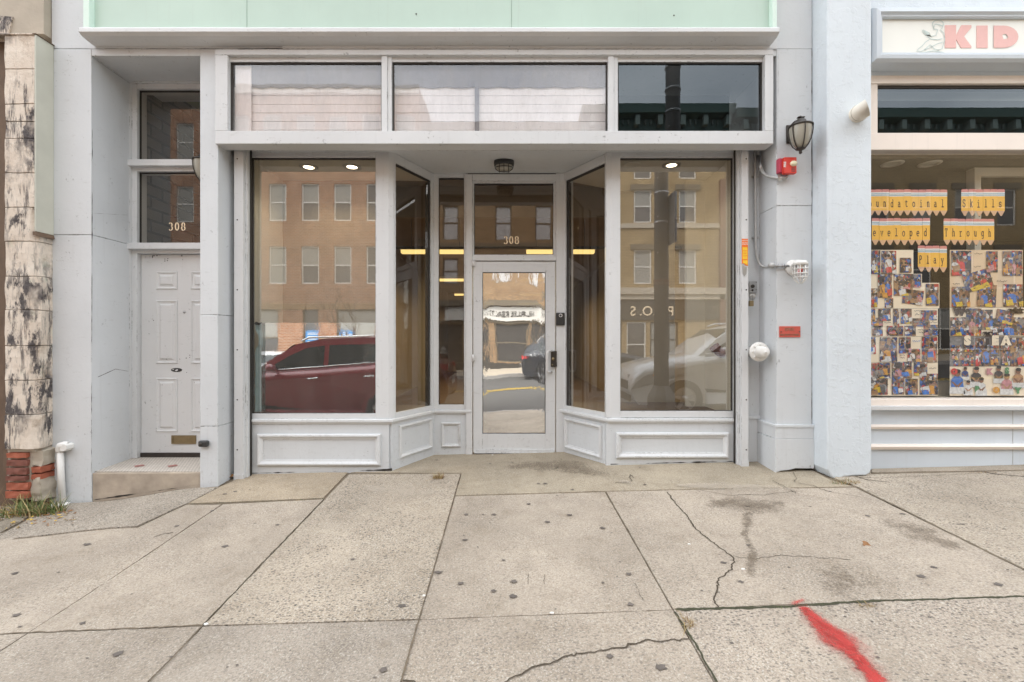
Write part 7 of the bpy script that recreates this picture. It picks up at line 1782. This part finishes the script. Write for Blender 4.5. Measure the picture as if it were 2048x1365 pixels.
# ================================================================ SKY, SUN, CAMERA
world = bpy.data.worlds.new('World'); SC.world = world; world.use_nodes = True
nt = world.node_tree; nt.nodes.clear()
out = nt.nodes.new('ShaderNodeOutputWorld'); bg = nt.nodes.new('ShaderNodeBackground'); sky = nt.nodes.new('ShaderNodeTexSky')
sky.sky_type = 'NISHITA'; sky.sun_disc = False; sun_el, sun_az = math.radians(52), math.radians(-28)
sky.sun_elevation = sun_el; sky.sun_rotation = sun_az; sky.air_density = 1.2; sky.dust_density = 2.0
tc = nt.nodes.new('ShaderNodeTexCoord'); mp = nt.nodes.new('ShaderNodeMapping'); mp.inputs['Scale'].default_value = (1, 1, 2.2)
nz = nt.nodes.new('ShaderNodeTexNoise'); nz.inputs['Scale'].default_value = 2.2; nz.inputs['Detail'].default_value = 7; nz.inputs['Roughness'].default_value = .55
rp_ = nt.nodes.new('ShaderNodeValToRGB'); rp_.color_ramp.elements[0].position = .30; rp_.color_ramp.elements[0].color = (5.4, 5.7, 6.1, 1); rp_.color_ramp.elements[1].position = .72; rp_.color_ramp.elements[1].color = (10.5, 10.6, 10.7, 1)
mx = nt.nodes.new('ShaderNodeMix'); mx.data_type = 'RGBA'; mx.inputs[0].default_value = .88
L = nt.links.new
L(tc.outputs['Generated'], mp.inputs[0]); L(mp.outputs[0], nz.inputs['Vector']); L(nz.outputs['Fac'], rp_.inputs[0]); L(sky.outputs[0], mx.inputs[6]); L(rp_.outputs[0], mx.inputs[7]); L(mx.outputs[2], bg.inputs[0]); bg.inputs[1].default_value = .145; L(bg.outputs[0], out.inputs[0])
sl = bpy.data.lights.new('sun', 'SUN'); sl.energy = 1.5; sl.angle = math.radians(14); sl.color = (1, .95, .88)
so = bpy.data.objects.new('sun', sl); COL.objects.link(so)
# towards the sun: from behind the shop, high, a little to the left
dv = Vector((math.sin(sun_az) * math.cos(sun_el), math.cos(sun_az) * math.cos(sun_el), math.sin(sun_el)))
so.rotation_euler = dv.to_track_quat('Z', 'Y').to_euler(); so.location = dv * 30
cam = bpy.data.cameras.new('camera'); co = bpy.data.objects.new('camera', cam); COL.objects.link(co); SC.camera = co
co.location = (0, CAMY, CAMZ); co.rotation_euler = (math.pi / 2, 0, 0); cam.sensor_width = 36; cam.lens = F / 2048 * 36; cam.clip_start = .05; cam.clip_end = 800
SC.render.resolution_x, SC.render.resolution_y = 1024, 682
vs_ = SC.view_settings; vs_.view_transform = 'Standard'; vs_.look = 'None'; vs_.exposure = EXPOSURE; vs_.gamma = 1
SC.render.engine = 'CYCLES'; cy_ = SC.cycles; cy_.use_denoising = True; cy_.max_bounces = 10; cy_.diffuse_bounces = 4; cy_.glossy_bounces = 5; cy_.transparent_max_bounces = 16; cy_.sample_clamp_indirect = 6; cy_.caustics_reflective = False; cy_.caustics_refractive = False
try: cy_.denoiser = 'OPENIMAGEDENOISE'
except Exception: pass
